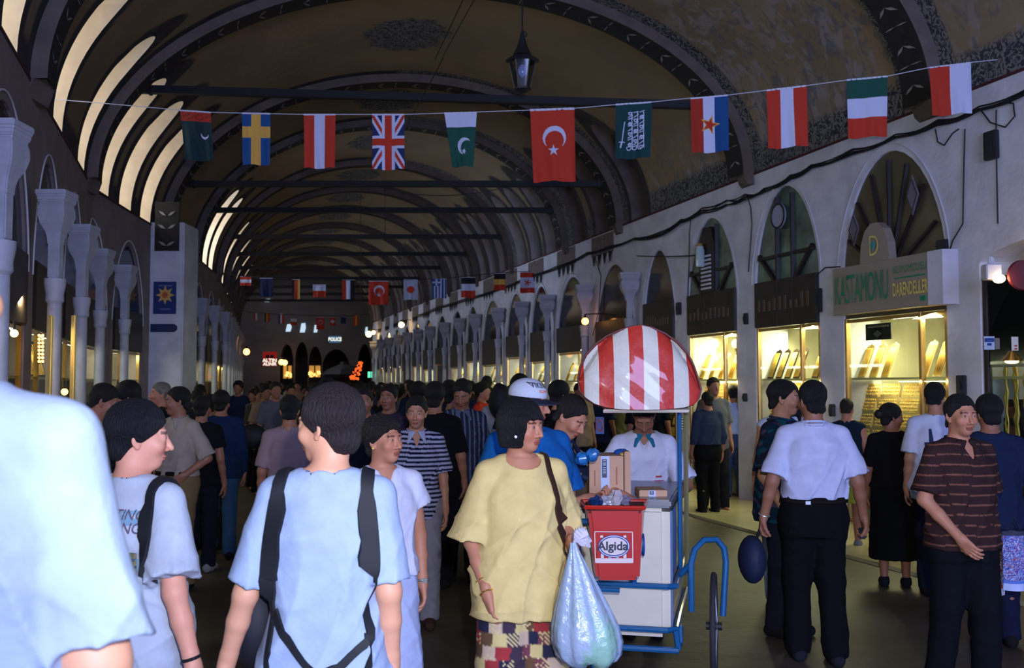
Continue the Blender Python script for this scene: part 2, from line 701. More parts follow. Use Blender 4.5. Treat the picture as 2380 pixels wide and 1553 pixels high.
# ribs
rn = 0
for i in range(NR):
    yl, yr = RIBS[i]
    bl = 4.0
    hw = 0.21 if i < 8 else 0.16
    pr = 0.15
    t0 = max(0.0, i - hw / bl); t1 = min(NR - 1 - 1e-6, i + hw / bl)
    mb = MB()
    K = 64
    rows = []
    for k in range(K + 1):
        u = math.pi * k / K
        A, B = V(t0, u, 0), V(t0, u, pr)
        C_, D_ = V(t1, u, pr), V(t1, u, 0)
        rows.append((A, B, C_, D_))
    vs = [p for r_ in rows for p in r_]
    for k in range(K):
        a = 4 * k
        mb.f += [(a, a + 4, a + 5, a + 1), (a + 1, a + 5, a + 6, a + 2), (a + 2, a + 6, a + 7, a + 3)]
        mb.m += [0, 1, 0]
    mb.v = [tuple(v) for v in vs]
    if i in (4, 5, 6, 7):          # painted leaf sprays on the underside
        for k in range(1, 40):
            u = math.pi * k / 40
            for sgn in (-1, 1):
                c0 = V(i, u, pr + 0.006)
                du = 0.028
                c1 = V(i + sgn * 0.035, u + du, pr + 0.006)
                mid = (c0 + c1) / 2
                ax = c1 - c0
                sd = V(i + sgn * 0.02, u - 0.002, pr + 0.006) - V(i, u + 0.012, pr + 0.006)
                sd = sd / max(1e-6, np.linalg.norm(sd)) * 0.022
                if k % 2:
                    mb.add([c0, mid + sd, c1, mid - sd], [(0, 1, 2, 3)], 2)
                else:
                    c2 = V(i + sgn * 0.045, u + 0.004, pr + 0.006)
                    mid = (c0 + c2) / 2
                    mb.add([c0, mid + sd * 0.7, c2, mid - sd * 0.7], [(0, 1, 2, 3)], 2)
    # corbel blocks
    for (X_, Y_, Z_, s_) in ((XL(yl), yl, ZL, 1), (XR(yr), yr, ZR, -1)):
        mb.hexa([(X_ - 0.05 * s_, Y_ - hw, Z_ - 0.16), (X_ + 0.04 * s_, Y_ - hw, Z_ - 0.16), (X_ + 0.04 * s_, Y_ + hw, Z_ - 0.16), (X_ - 0.05 * s_, Y_ + hw, Z_ - 0.16),
                 (X_ - 0.05 * s_, Y_ - hw, Z_ + 0.02), (X_ + 0.10 * s_, Y_ - hw, Z_ + 0.02), (X_ + 0.10 * s_, Y_ + hw, Z_ + 0.02), (X_ - 0.05 * s_, Y_ + hw, Z_ + 0.02)], 3)
    rn += 1
    o = mb.build('trim_%d' % rn, [rib_m, rib_dark, leaf_m, rib_m], smooth=True, recalc=False)
    tag(o, kind='structure')

# tie beams across the vault
ordn = ['first', 'second', 'third', 'fourth', 'fifth', 'sixth', 'seventh', 'eighth', 'ninth', 'tenth', 'eleventh', 'twelfth', 'thirteenth', 'fourteenth', 'fifteenth', 'sixteenth', 'seventeenth', 'eighteenth', 'nineteenth', 'twentieth']
for j, i in enumerate(range(5, NR - 1)):
    z = 5.79 if i == 5 else 5.45
    yl, yr = RIBS[i]
    ym = yr
    s_ = (z - 4.56) / (CROWN - 4.56)
    cc = math.sqrt(1 - s_ * s_)
    mid = (XL(yl) + XR(yr)) / 2
    hw = (XR(yr) - XL(yl)) / 2 * cc - 0.02
    mb = MB()
    dz = 0.12 if i == 5 else 0.0
    mb.hexa([(mid - hw, ym - .06, z - .055 + dz), (mid + hw, ym - .06, z - .055 - dz), (mid + hw, ym + .06, z - .055 - dz), (mid - hw, ym + .06, z - .055 + dz),
             (mid - hw, ym - .06, z + .055 + dz), (mid + hw, ym - .06, z + .055 - dz), (mid + hw, ym + .06, z + .055 - dz), (mid - hw, ym + .06, z + .055 + dz)])
    for s_ in (-1, 1):
        mb.box((mid + s_ * (hw - 0.15), ym, z - s_ * dz), (0.05, 0.15, 0.15))
    o = mb.build('tie_beam', iron, bevel=0.008)
    tag(o, 'dark tie beam spanning the vault, %s counted from the lantern' % ordn[j], 'beam', 'tie beams across the vault')

# --- floor: dark worn paving with a pale stone strip before the shops
floor_m = mat('worn_paving', (74, 66, 56), 0.5, bump=0.5, bscale=5, var=0.45, vscale=1.3)
mb = MB()
mb.add([(-26, -9, 0), (11, -9, 0), (11, 66, 0), (-26, 66, 0)], [(0, 1, 2, 3)])
fl = mb.build('floor', floor_m, recalc=False)
tag(fl, kind='structure')
strip_m = mat('pale_threshold_stone', (176, 168, 130), 0.22, bump=0.25, bscale=3.5, var=0.25, vscale=1.2)
mb = MB()
ys = list(np.arange(-8, 48.1, 1.6))
for a, b_ in zip(ys[:-1], ys[1:]):
    w0 = 1.5 + 0.05 * math.sin(a * 3); w1 = 1.5 + 0.05 * math.sin(b_ * 3)
    mb.hexa([(XR(a) - w0, a, 0), (XR(a) + 0.5, a, 0), (XR(b_) + 0.5, b_ - 0.012, 0), (XR(b_) - w1, b_ - 0.012, 0),
             (XR(a) - w0, a, 0.035), (XR(a) + 0.5, a, 0.035), (XR(b_) + 0.5, b_ - 0.012, 0.035), (XR(b_) - w1, b_ - 0.012, 0.035)])
o = mb.build('trim_%d' % (rn + 1), strip_m)
tag(o, kind='structure')
mb = MB()
for a, b_ in zip(ys[:-1], ys[1:]):
    w = 0.9
    mb.hexa([(XL(a) - 0.5, a, 0), (XL(a) + w, a, 0), (XL(b_) + w, b_ - 0.012, 0), (XL(b_) - 0.5, b_ - 0.012, 0),
             (XL(a) - 0.5, a, 0.03), (XL(a) + w, a, 0.03), (XL(b_) + w, b_ - 0.012, 0.03), (XL(b_) - 0.5, b_ - 0.012, 0.03)])
o = mb.build('trim_%d' % (rn + 2), strip_m)
tag(o, kind='structure')

# --- side walls with arched openings
RB = [(-6.5, -4.6, 4.1), (-3.6, -1.4, 4.1), (-0.9, 1.3, 4.1), (1.8, 4.0, 4.1), (4.5, 6.7, 4.1), (7.15, 9.85, 3.08)]
RB += [(10.3, 12.0, 4.3), (12.47, 13.95, 4.32), (14.45, 15.95, 4.22), (16.4, 17.6, 3.97)]
RC = [17.82, 20.0, 22.25, 24.1, 26.1, 28.4, 30.2, 32.2, 34.4, 36.4, 38.4, 40.4, 42.5, 44.6, 46.6]
for a, b_ in zip(RC[:-1], RC[1:]):
    RB.append((a + 0.2, b_ - 0.2, 3.95))
LC = [4.6, 6.75, 9.2, 11.2, 13.2, 15.0]
LC2 = [19.0, 21.2, 23.3, 25.3, 27.3, 29.3, 31.3, 33.4, 35.5, 37.6, 39.7, 41.8, 43.9, 46.0]
LB = [(-6.5, -4.6, 3.9), (-3.6, -1.4, 3.9), (-0.9, 1.3, 3.9), (1.9, 4.2, 3.9)]
for a, b_ in zip(LC[:-1], LC[1:]):
    LB.append((a + 0.2, b_ - 0.2, 3.95))
LB.append((15.2, 16.8, 3.9))
for a, b_ in zip(LC2[:-1], LC2[1:]):
    LB.append((a + 0.2, b_ - 0.2, 3.85))


def arch_h(q, crown, spr):
    q = min(1.0, abs(q))
    return spr + (crown - spr) * (1 - q ** 2.0) ** 0.62


def wall(side, bays, name, mm):
    Xf = XL if side < 0 else XR
    T = 0.45 * side
    zt = ZL if side < 0 else ZR
    mb = MB()

    def quad(y0, y1, za, zb, ztop0, ztop1, off=0.0):
        mb.add([(Xf(y0) + off, y0, za), (Xf(y1) + off, y1, zb), (Xf(y1) + off, y1, ztop1), (Xf(y0) + off, y0, ztop0)], [(0, 1, 2, 3)])
    y = -9.0
    for (a, b_, cr) in bays + [(48.0, 48.0, 0)]:
        n = max(1, int((a - y) / 1.0))
        for i in range(n):
            quad(y + (a - y) * i / n, y + (a - y) * (i + 1) / n, 0, 0, zt, zt)
        if b_ <= a:
            break
        spr = cr - (1.25 if cr > 3.5 else 0.22)
        M_ = 20
        for i in range(M_):
            # cosine spacing gives a clean arch
            q0 = -math.cos(math.pi * i / M_); q1 = -math.cos(math.pi * (i + 1) / M_)
            y0 = a + (b_ - a) * (q0 + 1) / 2; y1 = a + (b_ - a) * (q1 + 1) / 2
            h0, h1 = arch_h(q0, cr, spr), arch_h(q1, cr, spr)
            quad(y0, y1, h0, h1, zt, zt)
            mb.add([(Xf(y0), y0, h0), (Xf(y1), y1, h1), (Xf(y1) + T, y1, h1), (Xf(y0) + T, y0, h0)], [(0, 1, 2, 3)])
        for yy in (a, b_):
            mb.add([(Xf(yy), yy, 0), (Xf(yy) + T, yy, 0), (Xf(yy) + T, yy, spr), (Xf(yy), yy, spr)], [(0, 1, 2, 3)])
        y = b_
    o = mb.build(name, mm, recalc=False)
    tag(o, kind='structure')
    return o


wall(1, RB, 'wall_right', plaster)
wall(-1, LB, 'wall_left', mat('dark_aged_plaster', (132, 120, 122), .9, bump=.35, bscale=14, var=.22, vscale=2.5))  # darker aged plaster than on the shop side
# outer shells that close the building so no stray light leaks in
mb = MB()
mb.box((0, -9.1, 4), (30, 0.2, 9))
o = mb.build('wall_back', plaster_old); tag(o, kind='structure')
mb = MB()
for Y0, Y1 in ((-9, 14.14), (14.14, 30), (30, 48)):
    for s_, Xf in ((-1, XL), (1, XR)):
        D = 3.0 * s_
        mb.add([(Xf(Y0) + D, Y0, 0), (Xf(Y1) + D, Y1, 0), (Xf(Y1) + D, Y1, 4.4), (Xf(Y0) + D, Y0, 4.4)], [(0, 1, 2, 3)])
        mb.add([(Xf(Y0) + D, Y0, 4.42), (Xf(Y1) + D, Y1, 4.42), (Xf(Y1) + 0.45 * s_, Y1, 4.42), (Xf(Y0) + 0.45 * s_, Y0, 4.42)], [(0, 1, 2, 3)])
o = mb.build('wall_outer', plaster_old, recalc=False); tag(o, kind='structure')
# dark red line where wall meets vault
mb = MB()
for s_, Xf, z in ((-1, XL, ZL), (1, XR, ZR)):
    for a in range(-8, 48, 2):
        b_ = a + 2
        x0, x1 = Xf(a) - 0.012 * s_, Xf(b_) - 0.012 * s_
        mb.hexa([(x0, a, z - .03), (x0 + .03 * s_, a, z - .03), (x1 + .03 * s_, b_, z - .03), (x1, b_, z - .03), (x0, a, z), (x0 + .03 * s_, a, z), (x1 + .03 * s_, b_, z), (x1, b_, z)])
o = mb.build('trim_%d' % (rn + 3), redline); tag(o, kind='structure')
# raised mouldings round the arches
arch_trim = MB()
for side, bays, Xf in ((1, RB, XR), (-1, LB, XL)):
    for (a, b_, cr) in bays:
        if cr < 3.5 or b_ < 4:
            continue
        spr = cr - 1.25
        pts = []
        for i in range(25):
            q = -math.cos(math.pi * i / 24)
            yy = (a + b_) / 2 + (b_ - a) / 2 * 1.09 * q
            pts.append((Xf(yy) - side * 0.01, yy, arch_h(q, cr + 0.08, spr)))
        arch_trim.tube(pts, 0.009, 5)
o = arch_trim.build('trim_%d' % (rn + 4), plaster, smooth=True); tag(o, kind='structure')

# --- columns with swelling corbel capitals
col_m = mat('grey_marble', (170, 170, 182), 0.6, bump=0.15, bscale=20, var=0.15, vscale=6)


def column(x, y, side, cap, label, group):
    z1 = cap
    q_ = .85 if side < 0 else 1.12
    t = empty('column', (x, y, 0), 0, label, 'column', group)
    sh = MB()
    sh.lathe([(0.10, 0), (0.10, 0.12), (0.07, 0.18), (0.062, z1 - 1.05)], (x, y, 0), 18)
    sh.build('shaft', col_m, t, smooth=True)
    rg = MB()
    zr = z1 - 1.05
    rg.lathe([(0.06, zr), (0.082, zr + 0.03), (0.078, zr + 0.09), (0.090, zr + 0.15), (0.096, zr + 0.2), (0.096, zr + 0.235), (0.06, zr + 0.24)], (x, y, 0), 18)
    rg.build('neck_ring', col_m, t, smooth=True)
    pm = MB()
    pm.box((x - 0.0, y, (zr + 0.24 + z1 - 0.38) / 2), (0.105, 0.11, z1 - 0.38 - zr - 0.24))
    pm.build('upper_post', col_m, t, bevel=0.01)
    cp = MB()
    # S-profile corbel sweeping out to the hall and along the wall
    prof = [(0.066, -0.50), (0.070, -0.44), (0.085, -0.38), (0.125, -0.31), (0.146, -0.23), (0.142, -0.16), (0.128, -0.12), (0.150, -0.10), (0.150, -0.06), (0.165, -0.05), (0.165, 0.0)]
    rings = []
    for r, z in prof:
        r = r * q_
        rings.append([(x - r, y - r * 1.05, z1 + z), (x + r, y - r * 1.05, z1 + z), (x + r, y + r * 1.05, z1 + z), (x - r, y + r * 1.05, z1 + z)])
    vs = [p for r_ in rings for p in r_]
    fs = []
    for i in range(len(rings) - 1):
        for k in range(4):
            fs.append((4 * i + k, 4 * i + (k + 1) % 4, 4 * i + 4 + (k + 1) % 4, 4 * i + 4 + k))
    fs += [(3, 2, 1, 0), tuple(4 * (len(rings) - 1) + k for k in range(4))]
    cp.add(vs, fs)
    cp.build('capital', col_m, t, bevel=0.012)
    return t


for k, yy in enumerate(RC):
    column(XR(yy) - 0.16, yy, 1, 3.66, 'grey stone column, %s beyond the striped canopy on the shop side' % ordn[k], 'columns on the lit shop side')
lname = {4.6: 'out of sight'}
for k, yy in enumerate(LC[1:]):
    column(XL(yy) + 0.24, yy, -1, 3.46, 'bluish stone column, %s of the row before the sun poster' % ordn[k], 'columns before the pier')
for k, yy in enumerate(LC2):
    column(XL(yy) + 0.24, yy, -1, 3.5, 'dim stone column, %s of the row beyond the sun poster' % ordn[k], 'columns beyond the pier')

# --- pier with posters
px0, px1 = P(356, 800, 17.3).x, P(424, 800, 17.3).x
mb = MB()
mb.box(((px0 + px1) / 2 - 0.25, 17.7, 2.25), (px1 - px0 + 0.5, 0.8, 4.5))
pier = mb.build('trim_%d' % (rn + 5), plaster, bevel=0.02); tag(pier, kind='structure')
mb = MB()
p0, p1 = P(360, 583, 17.25), P(418, 470, 17.25)
mb.box(((p0.x + p1.x) / 2, 17.24, (p0.z + p1.z) / 2), (p1.x - p0.x, 0.03, p1.z - p0.z), mi=1)
cxm = (p0.x + p1.x) / 2
for (dx, dz, r_) in ((-.07, .12, .8), (.07, .12, -.8), (-.09, .42, .8), (.09, .42, -.8), (-.08, .65, .7), (.08, .65, -.7)):
    for q in range(1):
        c = Vector((cxm + dx, 17.215, p0.z + dz))
        ax = Vector((math.sin(r_) * .1, 0, -math.cos(r_) * .06)); sd = Vector((math.cos(r_) * .018, 0, math.sin(r_) * .03))
        mb.add([c - ax, c + sd, c + ax, c - sd], [(0, 1, 2, 3)], 2)
o = mb.build('trim_%d' % (rn + 6), [rib_m, rib_dark, leaf_m], recalc=False); tag(o, kind='structure')


def board(name, x0, y0, x1, y1, Y, th, m, label=None, cat=None, group=None, parent=None, bevel=0.004):
    a, b_ = P(x0, y1, Y), P(x1, y0, Y)
    mb = MB()
    mb.box(((a.x + b_.x) / 2, Y, (a.z + b_.z) / 2), (b_.x - a.x, th, b_.z - a.z))
    o = mb.build(name, m, parent, bevel=bevel)
    if label:
        tag(o, label, cat, group)
    return o, a, b_


poster_blue = mat('poster_blue', (28, 52, 110), 0.5)
sun_y = mat('sun_yellow', (214, 168, 88), 0.6)
sun_r = mat('sun_red', (190, 84, 48), 0.6)
EX, EY, EN = Vector((1, 0, 0)), Vector((0, 0, 1)), Vector((0, -1, 0))
t = empty('poster', (P(383, 695, 17.28).x, 17.28, 0), 0, 'blue poster with a yellow eight-pointed sun on the white pier', 'poster')
o, a, b_ = board('sheet', 356, 655, 410, 730, 17.28, 0.02, poster_blue, parent=t)
c = P(384, 686, 17.265)
star = [((0.165 if k % 2 == 0 else 0.085) * math.sin(math.pi * k / 8), (0.165 if k % 2 == 0 else 0.085) * math.cos(math.pi * k / 8)) for k in range(16)]
mb = MB(); mb.prism(star, c, EX, EY, EN, 0.006); mb.build('sun_emblem', sun_y, t)
star2 = [(x * .45, y * .45) for x, y in star]
mb = MB(); mb.prism(star2, c + EN * 0.008, EX, EY, EN, 0.004); mb.build('sun_centre', sun_r, t)
mb = MB()
for k in range(4):
    mb.box(P(384, 663 - 0 + k * 2.2 if k < 2 else 714 + k * 2, 17.266), (0.26 - 0.03 * k, 0.004, 0.008))
mb.build('printed_lines', mat('poster_print', (120, 130, 170), 0.6), t)
t = empty('arrow_sign', (P(380, 763, 17.28).x, 17.28, 0), 0, 'small dark blue arrow board under the sun poster', 'sign')
a, b_ = P(350, 772, 17.28), P(412, 753, 17.28)
h = (b_.z - a.z)
mb = MB(); mb.prism([(0, 0), (b_.x - a.x - 0.05, 0), (b_.x - a.x, h * .3), (b_.x - a.x, h * .7), (b_.x - a.x - .05, h), (0, h)], Vector((a.x, 17.28, a.z)), EX, EY, EN, 0.015)
mb.build('panel', mat('arrow_board_blue', (30, 46, 84), 0.5), t)

# --- crossing and end wall
endm = mat('end_wall_plaster', (96, 88, 84), 0.9, var=0.25, vscale=0.8)
EYW = 62.0


def endx(px):
    return P(px, 800, EYW).x


mb = MB()
mb.box((-28.5, 55.5, 5), (0.3, 15, 10)); mb.box((-1.0, 55.5, 5), (0.3, 15, 10))
mb.box((-14, 55, 9.6), (28, 16, 0.3))
# returns either side of the nave mouth, and the gable above the vault's end
mb.box(((XL(48) - 28.4) / 2, 48.4, 5), (XL(48) + 28.4, 0.4, 10)); mb.box(((XR(48) - 1.0) / 2, 48.4, 5), (-1.0 - XR(48), 0.4, 10))
o = mb.build('wall_crossing', endm, recalc=False); tag(o, kind='structure')
gm = MB()
K = 40
for k in range(K):
    a = V(NR - 1 - 1e-5, math.pi * k / K); b_ = V(NR - 1 - 1e-5, math.pi * (k + 1) / K)
    gm.add([a, b_, (b_[0], b_[1], 9.7), (a[0], a[1], 9.7)], [(0, 1, 2, 3)])
o = gm.build('wall_gable', endm, recalc=False); tag(o, kind='structure')
light('crossing_fill', 'AREA', (-14, 55, 9.3), (0, 0, 0), 260, (.75, .8, 1.0), shape='RECTANGLE', size=6, size_y=6)  # added fill under the closed roof, brightens the far end
# end wall with arches
arches = [(652, 682, 800), (687, 716, 795), (718, 748, 805), (750, 812, 812), (833, 862, 800)]
mb = MB()
xs = [-28.0]
for (x0, x1, yt) in arches:
    a, b_ = endx(x0), endx(x1)
    cr = P(700, yt, EYW).z
    mb.add([(xs[-1], EYW, 0), (a, EYW, 0), (a, EYW, 9.6), (xs[-1], EYW, 9.6)], [(0, 1, 2, 3)])
    for i in range(14):
        q0 = -math.cos(math.pi * i / 14); q1 = -math.cos(math.pi * (i + 1) / 14)
        X0 = a + (b_ - a) * (q0 + 1) / 2; X1 = a + (b_ - a) * (q1 + 1) / 2
        h0, h1 = arch_h(q0, cr, cr - 1.0), arch_h(q1, cr, cr - 1.0)
        mb.add([(X0, EYW, h0), (X1, EYW, h1), (X1, EYW, 9.6), (X0, EYW, 9.6)], [(0, 1, 2, 3)])
        mb.add([(X0, EYW, h0), (X1, EYW, h1), (X1, EYW + .6, h1), (X0, EYW + .6, h0)], [(0, 1, 2, 3)])
    xs.append(b_)
mb.add([(xs[-1], EYW, 0), (-1, EYW, 0), (-1, EYW, 9.6), (xs[-1], EYW, 9.6)], [(0, 1, 2, 3)])
o = mb.build('wall_end', endm, recalc=False); tag(o, kind='structure')
mb = MB()
mb.box((-15, EYW + 1.2, 5), (30, 0.1, 10))
o = mb.build('wall_beyond', mat('dark_recess', (22, 20, 22), 0.9)); tag(o, kind='structure')
for n_, (x0, y0, x1, y1) in enumerate(((664, 753, 678, 771), (697, 751, 711, 773), (729, 755, 739, 773), (615, 695, 629, 702), (848, 760, 855, 775))):
    a, b_ = P(x0, y1, EYW - 0.1), P(x1, y0, EYW - 0.1)
    mb = MB(); w = b_.x - a.x; h = b_.z - a.z
    mb.prism([(0, 0), (w * .8, 0), (w, h * .5), (w * .9, h), (w * .25, h * .95)], a, EX, EY, EN, 0.03)
    o = mb.build('window_%d' % (len(winspec) + 1 + n_), mat('far_daylight', (200, 220, 230), 0.5, emit=(190, 215, 235), estr=0.9)); tag(o, kind='structure')

# painted frieze with hanging drops along the shop side
fr_m = mat('frieze_grey', (112, 100, 96), .9, var=.3, vscale=8)
fa, fb = MB(), MB()
yy = 18.9
while yy < 46:
    for k in range(4):
        y0 = yy + k * .30
        wx = XR(y0)
    x0, x1 = XR(yy) - .012, XR(yy + 1.1) - .012
    fa.hexa([(x0, yy, 4.22), (x0 + .03, yy, 4.22), (x1 + .03, yy + 1.1, 4.22), (x1, yy + 1.1, 4.22), (x0, yy, 4.60), (x0 + .03, yy, 4.60), (x1 + .03, yy + 1.1, 4.60), (x1, yy + 1.1, 4.60)])
    for k in range(4):
        yc = yy + .14 + .27 * k
        xc = XR(yc) - .014
        fb.add([(xc + .02, yc - .1, 4.22), (xc - .03, yc + .1, 4.22), (xc, yc + .05, 4.10), (xc, yc, 3.98), (xc, yc - .05, 4.10)], [(0, 1, 2, 3, 4)])
        fb.add([(XR(yc - .1) - .014, yc - .1, 4.22), (XR(yc + .1) - .014, yc + .1, 4.22), (XR(yc) - .05, yc, 4.22), (XR(yc) - .03, yc, 4.0)], [(0, 2, 3), (2, 1, 3), (0, 3, 1)])
    yy += 2.03
o = fa.build('trim_%d' % (rn + 7), fr_m); tag(o, kind='structure')
o = fb.build('trim_%d' % (rn + 8), rib_dark, recalc=False); tag(o, kind='structure')

# ================================================================ SHOPS
brass = mat('brass_frame', (196, 160, 96), 0.25, metal=0.9)
darkwood = mat('dark_wood', (38, 30, 28), 0.5, var=0.3)
darkglass = mat('dark_fanlight_glass', (20, 24, 26), 0.12, spec=0.6)
gold = mat('gold_jewellery', (255, 206, 104), 0.3, metal=0.45, emit=(255, 190, 80), estr=0.0)
velvet = mat('cream_velvet', (206, 180, 126), 0.9, var=0.15, vscale=30)
velvet_d = mat('dark_velvet', (52, 34, 30), 0.9)
interior = mat('shop_interior_paint', (206, 198, 168), 0.7, var=0.25, vscale=2)
interior_w = mat('shop_interior_warm', (188, 150, 90), 0.7, var=0.3, vscale=2)
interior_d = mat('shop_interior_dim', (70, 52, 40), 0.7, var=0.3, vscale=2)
tube_m = mat('fluorescent_tube', (255, 255, 240), 0.4, emit=(236, 255, 226), estr=9)
bulb_m = mat('lamp_bulb', (255, 230, 180), 0.4, emit=(255, 214, 130), estr=14)
warm_m = mat('warm_bulb', (255, 190, 110), 0.4, emit=(255, 170, 80), estr=8)
signgrey = mat('sign_grey', (150, 136, 122), 0.5)
sgreen = mat('sign_green', (10, 132, 92), 0.5)
syellow = mat('sign_yellow', (226, 204, 110), 0.5)
box_dark = mat('switch_box', (34, 34, 40), 0.5)
gl = glass_mat()
WDIR = Vector((0.2982, -1, 0)).normalized()   # along the shop wall, towards the camera
WN = Vector((-1, -0.2982, 0)).normalized()    # out of the shop wall, into the hall


def Wp(side, Y, off, z):
    Xf = XR if side > 0 else XL
    return Vector((Xf(Y) + side * off, Y, z))


def wbox(mb, side, y0, y1, o0, o1, z0, z1, mi=0):
    a, b_, c, d = Wp(side, y0, o0, z0), Wp(side, y0, o1, z0), Wp(side, y1, o1, z0), Wp(side, y1, o0, z0)
    up = Vector((0, 0, z1 - z0))
    return mb.hexa([a, b_, c, d, a + up, b_ + up, c + up, d + up], mi)


TRAY = None
NECK = None


def tray_proto():
    """sloping velvet tray with rows of gold rings, 0.34 x 0.2"""
    t = empty('jewellery_tray', (0, 0, 0))
    mb = MB()
    mb.hexa([(-.165, -.022, 0), (.165, -.022, 0), (.165, .025, 0), (-.165, .025, 0), (-.165, -.022, .012), (.165, -.022, .012), (.165, .022, .16), (-.165, .022, .16)])
    mb.build('velvet_base', velvet, t, bevel=0.004)
    mb = MB()
    rr = random.Random(3)
    for r_ in range(4):
        for c_ in range(8):
            x = -.142 + c_ * .0405
            y = -.020 + r_ * .0115
            z = .030 + r_ * .038
            s_ = rr.uniform(.011, .019)
            mb.ball((x, y, z), (s_, s_ * .6, s_ * .75), 6, 4)
    tag(mb.build('rings', gold, t, smooth='all'), kind='stuff')
    return t


def neck_proto(dark=True):
    """leaning board hung with gold chains"""
    t = empty('necklace_board', (0, 0, 0))
    M = Matrix.Rotation(R(-22), 3, 'X')
    mb = MB()
    pts = [(-.07, 0), (.07, 0), (.07, .40), (.045, .43), (.03, .42), (0, .45), (-.03, .42), (-.045, .43), (-.07, .40)]
    mb.prism(pts, (0, 0, 0), (1, 0, 0), M @ Vector((0, 0, 1)), M @ Vector((0, -1, 0)), .012)
    mb.build('board', velvet_d if dark else velvet, t)
    mb = MB()
    for k in range(6):
        x = -.05 + k * .02
        a = M @ Vector((x, -.02, .02)); b_ = M @ Vector((x, -.02, .38))
        mb.cyl(a, b_, .0055, n=5)
    tag(mb.build('gold_chains', gold, t, smooth='all'), kind='stuff')
    return t


def place(proto, loc, rz, label, group, first=[]):
    if id(proto) in first:
        o = copy_tree(proto)
    else:
        o = proto
        first.append(id(proto))
    o.location = loc
    o.rotation_euler = (0, 0, rz)
    tag(o, label, 'jewellery display', group)
    return o


TR, NKD, NKC = tray_proto(), neck_proto(True), neck_proto(False)
RZR = math.atan2(WN.y, WN.x) + math.pi / 2   # local -Y faces the hall
RZL = -math.pi / 2 * -1 + 0.28


SHORT = {0: 'brown-lit shop', 1: 'green-sign shop', 2: 'round-clock shop', 3: 'louvred-vent shop', 4: 'canopy-side shop'}
for _k in range(14):
    SHORT[5 + _k] = '%s shop past canopy' % ordn[_k]
for _k in range(19):
    SHORT[19 + _k] = '%s shop across hall' % ordn[_k]


